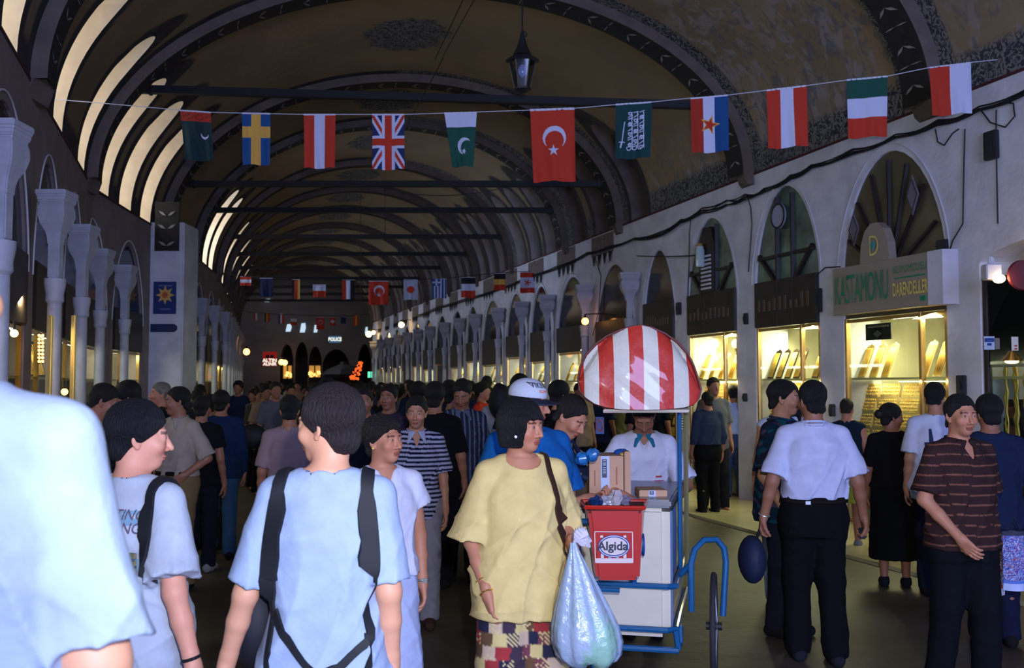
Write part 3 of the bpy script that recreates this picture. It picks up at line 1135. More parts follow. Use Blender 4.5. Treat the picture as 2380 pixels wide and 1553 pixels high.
def shop(side, a, b_, cr, idx, style, name, power, wall_m, boards=0, trays=(0, 0), dim=False, signm=None, zs=2.45, ztop=3.08):
    Y0, Y1 = a + 0.02, b_ - 0.02
    spr = cr - 1.25
    # interior room
    mb = MB()
    D = 1.7
    ex = 0.20
    pts = [Wp(side, Y0 - ex, .46, 0), Wp(side, Y1 + ex, .46, 0), Wp(side, Y1 + ex, D, 0), Wp(side, Y0 - ex, D, 0)]
    up = Vector((0, 0, 2.62))
    q = [p + up for p in pts]
    mb.add(pts + q, [(1, 2, 6, 5), (2, 3, 7, 6), (3, 0, 4, 7), (4, 5, 6, 7)])
    o = mb.build('wall_shop_%d' % idx, wall_m, recalc=False)
    tag(o, kind='structure')
    # fanlight backing
    t = empty('fanlight', Wp(side, (Y0 + Y1) / 2, .3, zs), 0, 'arched dark fanlight above the %s' % SHORT[idx], 'fanlight', 'fanlights in the arches')
    mb = MB()
    M_ = 20
    ring = []
    for i in range(M_ + 1):
        qv = -math.cos(math.pi * i / M_)
        yy = (a + b_) / 2 + (b_ - a) / 2 * qv
        ring.append((yy, arch_h(qv, cr, spr) + 0.005))
    vs = [Wp(side, ring[0][0], .03, zs)] + [Wp(side, y_, .03, z_) for y_, z_ in ring] + [Wp(side, ring[-1][0], .03, zs)]
    mb.add(vs, [tuple(range(len(vs)))])
    mb.build('dark_glass', style.get('fan', darkglass), t, recalc=False)
    mb = MB()
    if style.get('bars', 'fan') == 'fan':
        c = Wp(side, (a + b_) / 2, .0, ztop - .1)
        for k in range(style.get('n', 7)):
            th = R(22 + k * 136 / (style.get('n', 7) - 1))
            yy = (a + b_) / 2 - math.cos(th) * (b_ - a) * .46
            zz = ztop - .1 + math.sin(th) * (cr - ztop + .05) * .96
            zz = min(zz, arch_h(abs(math.cos(th)) * .93, cr, spr) - .03)
            mb.cyl(c, Wp(side, yy, .0, zz), .025, n=4)
    elif style.get('bars') == 'cross':
        mb.cyl(Wp(side, a * .62 + b_ * .38, .0, zs), Wp(side, a * .62 + b_ * .38, .0, cr - .12), .035, n=4)
        mb.cyl(Wp(side, a * .38 + b_ * .62, .0, zs), Wp(side, a * .38 + b_ * .62, .0, cr - .12), .035, n=4)
        mb.cyl(Wp(side, a * .62 + b_ * .38, .0, 3.0), Wp(side, a + .12, .0, 3.45), .035, n=4)
        mb.cyl(Wp(side, a * .38 + b_ * .62, .0, 3.0), Wp(side, b_ - .12, .0, 3.45), .035, n=4)
        mb.cyl(Wp(side, a + .1, .0, 3.40), Wp(side, b_ - .1, .0, 3.40), .03, n=4)
    if mb.v:
        mb.build('bars', darkwood, t)
    # fascia
    if signm is not None:
        mb = MB()
        wbox(mb, side, Y0, Y1, -.03, .10, zs, ztop)
        fa = mb.build('shop_fascia', signm, bevel=0.01)
        tag(fa, 'dark fascia board across the top of the %s' % SHORT[idx], 'sign board', 'dark shop fascias')
        mb = MB()
        rr = random.Random(idx)
        for k in range(10):
            yy = Y0 + .15 + (Y1 - Y0 - .3) * k / 9
            h_ = rr.uniform(.10, .2)
            wbox(mb, side, yy, yy + .05, -.038, -.03, zs + .22, zs + .22 + h_)
        if idx < 6:
            mb.build('worn_letter_strokes', mat('worn_bronze', (84, 60, 40), 0.5), fa)
    # shop front
    t = empty('shopfront', Wp(side, (Y0 + Y1) / 2, .3, 0), 0, 'framed glass shopfront with display steps, %s' % SHORT[idx], 'shopfront', None)
    mb = MB()
    for yy in style.get('mull', (Y0 + .02, Y0 + (Y1 - Y0) * .3, Y1 - .02)):
        wbox(mb, side, yy - .022, yy + .022, .01, .06, 0.04, zs)
    for zz in (0.06, .5, zs - .03):
        wbox(mb, side, Y0, Y1, .015, .055, zz - .02, zz + .02)
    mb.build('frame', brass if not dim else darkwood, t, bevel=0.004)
    mb = MB()
    wbox(mb, side, Y0, Y1, .03, .037, .06, zs)
    mb.build('glass', gl, t)
    mb = MB()
    wbox(mb, side, Y0, Y1, .07, .8, .04, .62)
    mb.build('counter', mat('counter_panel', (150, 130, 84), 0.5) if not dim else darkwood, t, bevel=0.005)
    mb = MB()
    for k in range(5):
        wbox(mb, side, Y0, Y1 + .17, .07 + k * .045, .50, .62 + .18 * k, .80 + k * .18)
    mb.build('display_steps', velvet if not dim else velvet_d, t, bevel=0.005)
    mb = MB()
    wbox(mb, side, Y0, Y1, .07, .34, 1.72, 1.745)
    mb.build('upper_shelf', gl if False else mat('shelf_panel', (200, 190, 150), 0.5), t)
    # lamp + light
    if power > 0:
        lt = MB()
        lt.cyl(Wp(side, Y0 + .15, .55, 2.56), Wp(side, Y1 - .15, .55, 2.56), .016, n=8)
        o = lt.build('tube_lamp', tube_m)
        tag(o, 'glowing tube lamp under the ceiling, %s' % SHORT[idx], 'lamp', 'tube lamps in the shops')
        ld = light('shop_light_%d' % idx, 'AREA', Wp(side, (Y0 + Y1) / 2, .16, 2.40), (0, R((-28 if 0 <= idx < 5 else -52) * side), 0), power * (1 if idx < 5 else 1.2),
                   (1.0, 0.74, 0.36) if wall_m is not interior else (1.0, 0.84, 0.50), shape='RECTANGLE', size=.09, size_y=max(.5, (Y1 - Y0) * .8))
    rz = RZR if side > 0 else -RZR
    if power > 0:  # added unseen light that throws shop glow onto floor and hall
        light('spill_fill_%d' % idx, 'AREA', Wp(side, (Y0 + Y1) / 2, .26, zs - .07), (0, R(40 * side), 0), (46 if 0 < idx < 5 else (4 if idx == 0 else 13)),
              (1.0, 0.88, 0.50) if idx < 5 else (1.0, .84, .62), shape='RECTANGLE', size=.08, size_y=max(.5, (Y1 - Y0) * .8))
        if trays[0] >= 3:  # added unseen strip below the shelf, brightens the trays
            light('tray_fill_%d' % idx, 'AREA', Wp(side, (Y0 + Y1) / 2, .055, 1.70), (0, R(-22 * side), 0), 9, (1.0, 0.80, 0.45), shape='RECTANGLE', size=.02, size_y=(Y1 - Y0) * .85)
    # trays on the steps
    nr, nc = trays
    for r_ in range(nr):
        for c_ in range(nc):
            yy = Y0 + (Y1 + .15 - Y0) * (c_ + .5) / nc
            loc = Wp(side, yy, .095 + r_ * .045, .80 + r_ * .18)
            place(TR, loc, rz, 'ring tray on the %s step, %s from the far end, %s' % (('lowest', 'second', 'third', 'fourth', 'top')[r_], ordn[nc - 1 - c_], SHORT[idx]), 'gold ring trays, ' + SHORT[idx])
    for k in range(boards):
        yy = Y0 + (Y1 - Y0) * (k + .5) / boards
        if style.get('gap') and k in style['gap']:
            continue
        o = place(NKD if style.get('darkboard', True) else NKC, Wp(side, yy, .13, 1.745), rz,
                  'leaning board of gold chains, %s from the far end of shelf, %s' % (ordn[boards - 1 - k], SHORT[idx]), 'gold chain boards, ' + SHORT[idx])
        o.scale = (1, 1, .98)
    return t


KN = 'the jewellery shop with the green and yellow sign'
NM = ['the brown-lit shop at the hall mouth', 'the jewellery shop with the green and yellow sign', 'the jewellery shop with the round clock in its fanlight',
      'the bright shop with louvred vent in its fanlight', 'the shop half hidden by the striped canopy']
st_default = {}
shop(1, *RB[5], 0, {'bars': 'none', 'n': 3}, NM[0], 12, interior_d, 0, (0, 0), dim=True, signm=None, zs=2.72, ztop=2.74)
shop(1, *RB[6], 1, {'n': 7, 'mull': (10.33, 10.72, 11.98), 'fan': mat('fan_lit_olive', (92, 84, 62), .3, var=.35, vscale=2), 'darkboard': False, 'gap': (3, 4)}, NM[1], 30, interior, 8, (5, 5), ztop=3.0)  # olive tone puts the lit interior behind the fanlight into its colour
shop(1, *RB[7], 2, {'bars': 'cross', 'mull': (12.5, 12.9, 13.93), 'fan': mat('fan_green_reflect', (96, 118, 104), 0.3, var=.9, vscale=2.2), 'gap': (2,)}, NM[2], 26, interior, 7, (5, 4), signm=darkwood)  # blotchy colour stands in for the vault reflected in the green panes
shop(1, *RB[8], 3, {'bars': 'cross', 'mull': (14.48, 14.85, 15.93), 'fan': mat('fan_green_reflect', (62, 86, 78), 0.15), 'darkboard': False}, NM[3], 38, interior, 5, (5, 4), signm=darkwood)
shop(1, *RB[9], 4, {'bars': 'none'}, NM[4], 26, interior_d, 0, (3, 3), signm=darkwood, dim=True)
n_lit = 5
for k, (a, b_, cr) in enumerate(RB[10:]):
    nm = 'the far arched shop, %s past the striped canopy' % ordn[k]
    lit = (1, 1, 1, 1, 1, 1, 1, 0, 1, 1, 0, 1, 1, 1)[k]
    shop(1, a, b_, cr, n_lit, {'bars': 'none', 'n': 5, 'darkboard': k % 2 == 0}, nm, (0, 16, 24, 22, 26, 22, 24, 20, 18, 18, 16, 16, 14, 14)[k] * lit,
         interior if k % 3 else interior_w, 4 if k < 7 else 0, (3, 3) if k < 6 else ((2, 2) if k < 9 else (0, 0)), signm=darkwood, zs=2.35 if k % 2 else 2.2, ztop=2.9)
    n_lit += 1
for k, (a, b_, cr) in enumerate(LB[4:]):
    nm = 'the shop across the hall, %s from the camera end' % ordn[k]
    pw = (26, 22, 26, 10, 12, 14, 10, 16, 12, 10, 10, 12, 10, 12, 10, 10, 10, 10, 10)[k]
    shop(-1, a, b_, cr, n_lit, {'bars': 'none', 'n': 5, 'darkboard': k % 2 == 0}, nm, pw,
         interior_w if k < 2 else interior, 3 if k in (1, 2) else 0, (2, 3) if k < 4 else (0, 0), signm=darkwood, zs=2.2, ztop=2.85)
    n_lit += 1

# brown-lit shop: hanging chains behind glass, two shaded lamps, a glowing bulb above
mb = MB()
rr = random.Random(9)
cg = MB()
for k in range(44):
    yy = 7.9 + k * .042
    z1 = rr.uniform(1.75, 2.0); z0 = rr.uniform(.8, 1.3)
    n = 9
    cg.tube([Wp(1, yy + .012 * math.sin(j * 2.1 + k), .10 + .02 * (k % 3), z1 + (z0 - z1) * j / n) for j in range(n + 1)], [rr.uniform(.007, .018) for _ in range(n + 1)], 5)
o = cg.build('hanging_chains', gold, smooth='all')
tag(o, 'curtain of gold chains hanging in the brown-lit shop window', 'jewellery', None, 'stuff')
for k, (px, py) in enumerate(((2289, 838), (2343, 838))):
    c = P(px, py, 9.25 if k == 0 else 8.95) + Vector((.25, 0, 0))
    t = empty('shaded_lamp', c, 0, 'small shaded lamp glowing in the brown-lit shop, %s' % ('nearer the pier' if k == 0 else 'nearer the picture edge'), 'lamp')
    mb = MB(); mb.lathe([(.015, .09), (.05, .05), (.10, 0), (.095, -.005)], c, 16); mb.build('shade', brass, t, smooth=True)
    mb = MB(); mb.ball(c + Vector((0, 0, -.01)), (.06, .06, .02), 10, 6); mb.build('bulb', bulb_m, t, smooth=True)
c = P(2322, 648, 9.1)
t = empty('globe_lamp', c, 0, 'bright bulb glowing below a white housing over the brown-lit shop', 'lamp')
mb = MB(); mb.ball(c, (.055, .055, .042), 12, 8); mb.build('bulb', bulb_m, t, smooth=True)
mb = MB(); mb.box(c + Vector((-.07, 0, .06)), (.14, .12, .14)); mb.cyl(c + Vector((-.07, 0, .13)), c + Vector((-.07, 0, .2)), .03); mb.build('housing', plaster, t, bevel=0.02)
light('globe_glow', 'POINT', c + Vector((0, -.12, -.02)), (0, 0, 0), 2.0, (1, .75, .4), shadow_soft_size=.06)
# round red sign at the picture edge
c = P(2376, 640, 9.0)
mb = MB(); mb.lathe([(.13, -.02), (.14, 0), (.13, .02)], (0, 0, 0), 24)
Mx = Matrix.Rotation(R(90), 3, 'X')
mb.v = [tuple(Mx @ Vector(v) + c) for v in mb.v]
o = mb.build('round_sign', mat('maroon_sign', (96, 30, 34), 0.4), smooth=True)
tag(o, 'round maroon sign beside the glowing globe bulb', 'sign')
# stickers on that glass
for k, (x0, y0, x1, y1, cc) in enumerate(((2287, 782, 2311, 813, (180, 190, 205)), (2351, 783, 2366, 815, (215, 205, 190)), (2313, 786, 2323, 812, (120, 110, 100)))):
    a, b_ = P(x0, y1, 9.0), P(x1, y0, 9.0)
    t = empty('sticker', a, 0, ('pale sticker with a blue square on the brown-lit shop glass', 'narrow pale sticker with red marks on the brown-lit shop glass', 'small brown sticker between two pale ones')[k], 'sticker')
    mb = MB(); mb.prism([(0, 0), (b_.x - a.x, 0), (b_.x - a.x, b_.z - a.z), (0, b_.z - a.z)], a, EX, EY, EN, .003); mb.build('paper', mat('sticker%d' % k, cc, .6), t)
    mb = MB()
    w, h = b_.x - a.x, b_.z - a.z
    if k == 0:
        mb.box(a + Vector((w / 2, -.006, h * .72)), (w * .9, .003, h * .3)); mb.box(a + Vector((w / 2, -.006, h * .4)), (w * .4, .003, h * .2))
        mb.build('blue_print', mat('blue_print', (30, 60, 130), .6), t)
    elif k == 1:
        mb.box(a + Vector((w * .6, -.006, h * .35)), (w * .4, .003, h * .12)); mb.box(a + Vector((w * .6, -.006, h * .12)), (w * .4, .003, h * .12))
        mb.build('red_print', mat('red_print', (190, 60, 40), .6), t)

# --- the big green and yellow sign
side = 1
t = empty('shop_sign', Wp(1, 11.2, -.12, 2.5), 0, 'grey signboard with green KASTAMONU lettering and a rounded crest', 'shop sign')
SY0, SY1 = 10.13, 11.94
mb = MB()
wbox(mb, 1, SY0, SY1, -.16, 0.1, 2.49, 3.05)
mb.build('board', signgrey, t, bevel=0.006)
mb = MB()
cyy = 11.18
o_ = Wp(1, cyy, -.16, 3.05)
mb.prism([(-.26, 0), (.26, 0), (.24, .2), (.17, .36), (.06, .44), (-.06, .44), (-.17, .36), (-.24, .2)], o_, WDIR, EY, -WN, .1)
mb.build('crest', signgrey, t)
of = WN * 0.004
text_mesh('lettering', 'KASTAMONU', Wp(1, 11.41, -.165, 2.76) + of, WDIR, EY, WN, .34, sgreen, t, xs=.335, bold=0.0)
text_mesh('lettering_small', 'KUYUMCUSU', Wp(1, 10.60, -.165, 2.91) + of, WDIR, EY, WN, .085, sgreen, t, xs=.74)
text_mesh('lettering_yellow', 'DARENDELiLER', Wp(1, 10.60, -.165, 2.69) + of, WDIR, EY, WN, .14, syellow, t, xs=.41, bold=.02)
mb = MB(); wbox(mb, 1, 10.37, 10.84, -.168, -.16, 2.815, 2.83); wbox(mb, 1, 10.37, 10.45, -.168, -.16, 2.545, 2.60)
mb.build('green_rule', sgreen, t)
text_mesh('crest_letter', 'D', Wp(1, 11.17, -.165, 3.22) + of, WDIR, EY, WN, .24, syellow, t, xs=.75, bold=-.012)
mb = MB(); mb.prism([(-.04, 0), (0, -.07), (.04, 0), (.025, .035), (-.025, .035)], Wp(1, 11.17, -.17, 3.24) + of * 2, WDIR, EY, WN, .01)
mb.build('gem_emblem', mat('gem_teal', (60, 150, 140), .3), t)
mb = MB(); wbox(mb, 1, 10.125, 10.34, -.163, .1, 2.488, 3.052)
mb.build('side_return', plaster, t)
# notice in that window
t = empty('window_notice', Wp(1, 11.35, .25, 2.2), 0, 'black notice with a pale diamond hanging in the green and yellow sign shop', 'notice')
mb = MB(); wbox(mb, 1, 11.26, 11.70, .07, .082, 2.18, 2.37); mb.build('panel', box_dark, t)
mb = MB(); mb.prism([(-.08, 0), (0, .04), (.08, 0), (0, -.04)], Wp(1, 11.48, .063, 2.25), WDIR, EY, WN, .004); mb.build('diamond', signgrey, t)
mb = MB()
for k in range(9):
    wbox(mb, 1, 11.30 + k * .04, 11.325 + k * .04, .063, .07, 2.325, 2.345)
mb.build('print', signgrey, t)
# glowing bulbs among the goods (photo positions)
bn = 0
for (px, py, Y, r_, desc) in ((2003, 940, 12.4, .035, 'tall flame-like bulb among the trays of the green and yellow sign shop'),
                              (2098, 943, 11.6, .038, 'round bulb low in the middle of the green and yellow sign shop'),
                              (2149, 952, 11.1, .055, 'largest round bulb beside the brass post of the green and yellow sign shop'),
                              (1663, 799, 16.1, .06, 'upper globe bulb in the louvred-vent shop'), (1706, 799, 15.3, .06, 'globe bulb beside the pier in the louvred-vent shop'),
                              (1665, 895, 16.1, .04, 'lower bulb of two close together in the louvred-vent shop'), (1675, 895, 16.0, .04, 'second lower bulb in the louvred-vent shop'),
                              (1802, 875, 14.2, .04, 'small bulb over the trays of the round clock shop')):
    c = P(px, py, Y)
    c.x = XR(Y) + .42 if c.x < XR(Y) + .42 else c.x
    t = empty('display_bulb', c, 0, desc, 'light bulb')
    mb = MB(); mb.ball(c, (r_, r_, r_ * (1.7 if bn == 0 else 1.15)), 12, 8); mb.build('bulb', bulb_m, t, smooth=True)
    mb = MB(); mb.cyl(c - Vector((0, 0, r_ + .06)), c - Vector((0, 0, r_ * .9)), .014); mb.build('socket', brass, t)
    bn += 1
# round clock and lantern in the fanlights
c = Wp(1, 13.30, -.02, 3.93)
t = empty('wall_clock', c, 0, 'round pale clock hanging in the fanlight over the second jewellery shop', 'clock')
mb = MB(); mb.lathe([(.0, .02), (.15, .02), (.17, 0), (.15, -.02), (0, -.02)], (0, 0, 0), 24)
q = Vector((0, 0, 1)).rotation_difference(WN).to_matrix()
mb.v = [tuple(q @ Vector(v) + c) for v in mb.v]
mb.build('dial', mat('clock_dial', (150, 150, 175), .4), t, smooth=True)
mb = MB(); mb.tube([c + WN * .025 + WDIR * (.16 * math.cos(a)) + EY * (.16 * math.sin(a)) for a in np.linspace(0, 2 * math.pi, 28)[:-1]], .012, 6, closed=True)
mb.build('rim', darkwood, t, smooth=True)
# louvred vent with a little arch
t = empty('louvred_vent', Wp(1, 15.25, -.02, 3.2), 0, 'dark louvred vent with white slats in the fanlight of the third shop', 'vent')
mb = MB(); mb.prism([(-.24, 0), (.24, 0), (.24, .75), (.12, 1.0), (-.12, 1.0), (-.24, .75)], Wp(1, 15.25, -.04, 3.08), WDIR, EY, -WN, .06); mb.build('panel', darkwood, t)
mb = MB()
for k in range(9):
    c = Wp(1, 15.25, -.05, 3.14 + k * .062)
    mb.box(c, (.02, .30, .03), rz=math.atan2(WDIR.y, WDIR.x) + math.pi / 2)
mb.build('slat', plaster, t)
for k, (Yc, zc, hh, dz_) in enumerate(((11.72, 3.50, .20, 'lower, by the crest'), (10.72, 3.72, .22, 'higher, away from the crest'))):
    t = empty('diamond_plaque', Wp(1, Yc, -.03, zc), 0, 'pale diamond plaque in the fanlight over the green signboard, %s' % dz_, 'plaque')
    mb = MB(); mb.prism([(-.10, 0), (0, -hh), (.10, 0), (0, hh)], Wp(1, Yc, -.03, zc), WDIR, EY, WN, .012)
    mb.build('board', mat('plaque_grey', (112, 104, 116), .5), t)
    mb = MB(); c_ = Wp(1, Yc, -.045, zc)
    pp = [c_ + WDIR * a + EY * b_ for a, b_ in ((-.08, 0), (0, -hh * .8), (.08, 0), (0, hh * .8))]
    mb.tube(pp, .005, 5, closed=True); mb.build('border_line', box_dark, t)
# glass jar lantern on a wire at that arch
c = P(1627, 597, 15.3)
t = empty('jar_lantern', c, 0, 'clear glass jar lantern hanging on a wire before the third arch', 'lantern')
mb = MB(); mb.lathe([(.06, -.16), (.07, -.15), (.07, .10), (.055, .13), (.055, .16)], c, 16); mb.build('jar', mat('jar_glass', (180, 200, 200), .1, spec=.8), t, smooth=True)
mb = MB(); mb.cyl(c + Vector((0, 0, .16)), c + Vector((0, 0, .2)), .06); mb.build('cap', brass, t)

# --- bulbs on brackets along the hall
for k, (px, py, Y, m_, r_, desc, arm) in enumerate((
        (1360, 747, 19.6, warm_m, .07, 'orange bulb on a bracket between the second and third grey columns', 1),
        (1388, 760, 20.2, warm_m, .035, 'small orange light just beyond the bracket bulb', 0),
        (933, 755, 38.5, bulb_m, .11, 'white glowing lamp on a long bar near the far shops', 1),
        (1604, 751, 16.35, bulb_m, .05, 'small warm lamp under the fascia of the third shop', 0),
        (857, 777, 46.0, bulb_m, .14, 'white lamp at the far end of the shop side', 1),
        (868, 773, 46.2, bulb_m, .09, 'lesser white lamp at the far end of the shop side', 0),
        (573, 818, 36, warm_m, .12, 'orange lamp cluster on the dim side', 1),
        (553, 848, 36, warm_m, .07, 'small orange lamp low on the dim side', 0),
        (33, 775, 7.8, bulb_m, .03, 'small white bulb behind the first column', 0),
        (150, 911, 8.8, warm_m, .03, 'low orange bulb behind the gold posts', 0),
        (654, 842, 60.5, warm_m, .17, 'one of a pair of orange lamps beside the red lit sign', 0),
        (662, 843, 60.5, warm_m, .17, 'the other of a pair of orange lamps beside the red lit sign', 0),
        (795, 878, 58, warm_m, .13, 'low orange light in the far crossing, first of two', 0),
        (809, 878, 58, warm_m, .13, 'low orange light in the far crossing, second of two', 0),
        (1128, 904, 24.5, bulb_m, .05, 'low bulb glowing in a far shop window', 0),
        (978, 910, 32.5, warm_m, .06, 'low warm bulb seen past the heads in the middle', 0))):
    c = P(px, py, Y)
    t = empty('hanging_bulb', c, 0, desc, 'light bulb')
    mb = MB(); mb.ball(c, r_, 12, 8); mb.build('bulb', m_, t, smooth=True)
    mb = MB(); mb.cyl(c + Vector((0, 0, r_ * .9)), c + Vector((0, 0, r_ + .07)), r_ * .35); mb.build('socket', iron, t)
    if arm:
        sgn = 1 if px > 665 else -1
        mb = MB(); mb.cyl(c + Vector((0, 0, r_ + .07)), c + Vector((sgn * .9, 0, r_ + .1)), .012); mb.build('bracket', iron, t)
# gold light string, left by the first columns: two strands of small bulbs
for s_ in range(2):
    t = empty('bulb_string', P(91 + 8 * s_, 800, 8.2), 0, 'vertical string of small amber bulbs, %s' % ('nearer the first column' if s_ == 0 else 'nearer the second column'), 'light string')
    mb = MB()
    for k in range(8):
        mb.ball(P(91 + s_ * 8, 780 + k * 8.6, 8.2), .012, 8, 6)
    mb.build('amber_bulbs', warm_m, t, smooth=True)
    mb = MB(); mb.cyl(P(91 + s_ * 8, 770, 8.2), P(91 + s_ * 8, 846, 8.2), .003, n=5); mb.build('cord', iron, t)
t = empty('bulb_string', P(533, 790, 33), 0, 'tall string of orange bulbs on the dim side far down the hall', 'light string')
mb = MB()
for k in range(12):
    mb.ball(P(533.5 - .1 * k, 758 + k * 4.8, 33), (.035, .035, .05), 8, 6)
mb.build('orange_bulbs', warm_m, t, smooth=True)
mb = MB(); mb.cyl(P(533.5, 755, 33), P(532, 815, 33), .008, n=5); mb.build('cord', iron, t)
# brass posts at the left
for k, (px, Y, top) in enumerate(((118, 7.6, 733), (172, 8.6, 733))):
    a = P(px, top, Y)
    mb = MB(); mb.box((a.x, Y, a.z / 2), (.035, .035, a.z))
    o = mb.build('brass_post', mat('lit_brass', (226, 196, 120), .3, metal=.6), bevel=.004)
    tag(o, 'upright brass corner post, %s' % ('by the second column' if k == 0 else 'brighter and beyond the second column'), 'post')

# --- far signs
red_lit = mat('red_lit_sign', (150, 30, 24), .5, emit=(150, 32, 24), estr=.5)
white_lit = mat('white_lit', (240, 240, 240), .5, emit=(240, 240, 220), estr=1.2)
t = empty('lit_sign', P(627, 838, 55), 0, 'red lit sign with white ALTIN ALINIR letters', 'sign')
board('panel', 611, 818, 643, 851, 55, .15, red_lit, parent=t)
text_mesh('lettering', 'ALTIN', P(627, 838, 54.9), EX, EY, EN, .18, white_lit, t, xs=1.1, bold=.03)
text_mesh('lettering_lower', 'ALINIR', P(627, 846.5, 54.9), EX, EY, EN, .17, white_lit, t, xs=1.0, bold=.03)
mb = MB()
for s_ in (-1, 1):
    c = P(627 + s_ * 5, 829, 54.88); mb.lathe([(.1, 0), (.1, .01)], (0, 0, 0), 14)
    mb.v[-28:] = [tuple(Matrix.Rotation(R(90), 3, 'X') @ Vector(v) + c) for v in mb.v[-28:]]
mb.build('dark_discs', box_dark, t)
t = empty('police_sign', P(778, 788, 56), 0, 'pale blue lit sign reading POLICE', 'sign')
board('panel', 765, 781, 792, 797, 56, .1, mat('police_panel', (70, 100, 130), .5, emit=(74, 110, 140), estr=.55), parent=t)
text_mesh('lettering', 'POLICE', P(778.5, 789, 55.9), EX, EY, EN, .19, white_lit, t, xs=.85, bold=.03)
t = empty('green_sign', P(862, 871, 47), 0, 'small bright green lit panel low at the end of the shops', 'sign')
board('panel', 855, 864, 870, 878, 47, .1, mat('green_lit', (90, 220, 170), .5, emit=(110, 235, 190), estr=1.2), parent=t)
mb = MB(); mb.box(P(862, 871, 46.9), (.03, .02, .3)); mb.build('divider', iron, t)
# far lit shop windows in the end wall
for k, (x0, y0, x1, y1) in enumerate(((657, 850, 679, 880), (717, 850, 746, 877))):
    t = empty('lit_shop_window', P((x0 + x1) / 2, y1, 61.5), 0, 'small golden shop window in the end wall, %s' % ('beside the red lit sign' if k == 0 else 'in the middle arch'), 'shop window')
    board('backing', x0, y0, x1, y1, 61.6, .1, mat('far_shop_glow', (200, 150, 70), .6, emit=(190, 140, 62), estr=.7), parent=t)
    mb = MB()
    rr = random.Random(k)
    for j in range(16):
        mb.ball(P(rr.uniform(x0 + 1, x1 - 1), y0 + 14 + 12 * rr.random(), 61.4), .06, 6, 4)
    mb.build('gold_goods', mat('far_gold_glow', (255, 200, 100), .4, emit=(255, 210, 120), estr=1.6), t, smooth=True)  # goods glow by emission, standing in for gold under shop lamps
    mb = MB()
    for j in range(3):
        mb.box(P(x0 + (x1 - x0) * j / 2, (y0 + y1) / 2, 61.45), (.07, .05, .8))
    mb.build('frame', iron, t)
# orange glowing ornament at the end
mb = MB()
rr = random.Random(5)
for j in range(46):
    f = rr.random()
    mb.ball(P(838 - 16 * f + rr.uniform(-1, 1) * (4 + 7 * f), 842 + 40 * f, 52), .035 + .04 * rr.random(), 6, 4)
o = mb.build('light_garland', mat('orange_glow', (220, 90, 30), .5, emit=(230, 96, 34), estr=1.4), smooth=True)
tag(o, 'cone-shaped cluster of orange lights at the far end', 'light garland', None, 'stuff')
# dim kiosk mass in the crossing
mb = MB(); a = P(800, 870, 55)
mb.lathe([(1.15, 0), (1.15, 1.9), (1.3, 2.0), (1.3, 2.2), (.9, 2.5), (.3, 2.75), (.2, 2.9)], (a.x, 55, 0), 8)
o = mb.build('kiosk', mat('dark_kiosk', (40, 34, 32), .7)); tag(o, 'dark octagonal kiosk standing in the far crossing', 'kiosk')

# --- bits on the wall: boxes and cable bundles
for k, (Y, z, w, h, desc) in enumerate(((10.08, 1.66, .1, .2, 'black switch box low on the pier by the green and yellow sign'), (12.2, 1.35, .07, .15, 'tiny dark socket plate on the second pier'),
                                        (14.2, 1.48, .05, .12, 'tiny plate on the third pier'), (14.15, 2.6, .06, .16, 'dark bracket on the third pier'), (9.62, 4.0, .16, .28, 'black opening high beside the red and white flag'),
                                        (12.45, 2.72, .12, .3, 'dark twin floodlight at the fascia edge of the second shop'), (10.3, 3.02, .14, .3, 'dark spotlight at the signboard corner'),
                                        (16.2, 2.9, .1, .2, 'dark floodlight above the bracket wires'))):
    c = Wp(1, Y, -.03, z)
    mb = MB(); mb.box(c, (.06, w, h), rz=math.atan(.2982)); mb.box(c + WN * .035, (.02, w * .6, h * .5), rz=math.atan(.2982))
    o = mb.build('wall_box', box_dark, bevel=.008); tag(o, desc, 'wall box')
cable_m = mat('cable_black', (30, 30, 36), .6)
rr = random.Random(21)


def wallpt(px, py, off):
    Y = 7.58 / ((px - CX) / F_PX + .2982)
    p = P(px, py, Y)
    p.x = XR(Y) - off
    return p


main = [(2430, 205), (2300, 250), (2200, 285), (2100, 318), (2000, 352), (1900, 385), (1850, 412), (1790, 442), (1745, 458), (1700, 470), (1640, 490), (1590, 515), (1540, 545), (1480, 556), (1420, 575), (1370, 590), (1300, 622), (1230, 645), (1160, 672), (1090, 694), (1020, 715), (960, 738)]
for k in range(7):
    mb = MB()
    off = .03 + .012 * (k % 3)
    pts = []
    for (x, y) in main:
        pts.append(wallpt(x, y + rr.uniform(-7, 7) * (1 if x > 1500 else .5), off))
    sp = []
    for a, b_ in zip(pts[:-1], pts[1:]):
        for j in range(4):
            q = a.lerp(b_, j / 4); q.z -= .03 * math.sin(math.pi * j / 4); sp.append(q)
    mb.tube(sp, .009, 5)
    o = mb.build('cable', cable_m, smooth=True)
    tag(o, 'thin black cable in the sagging bundle along the white shop wall', 'cable', 'cable bundle on the shop wall')
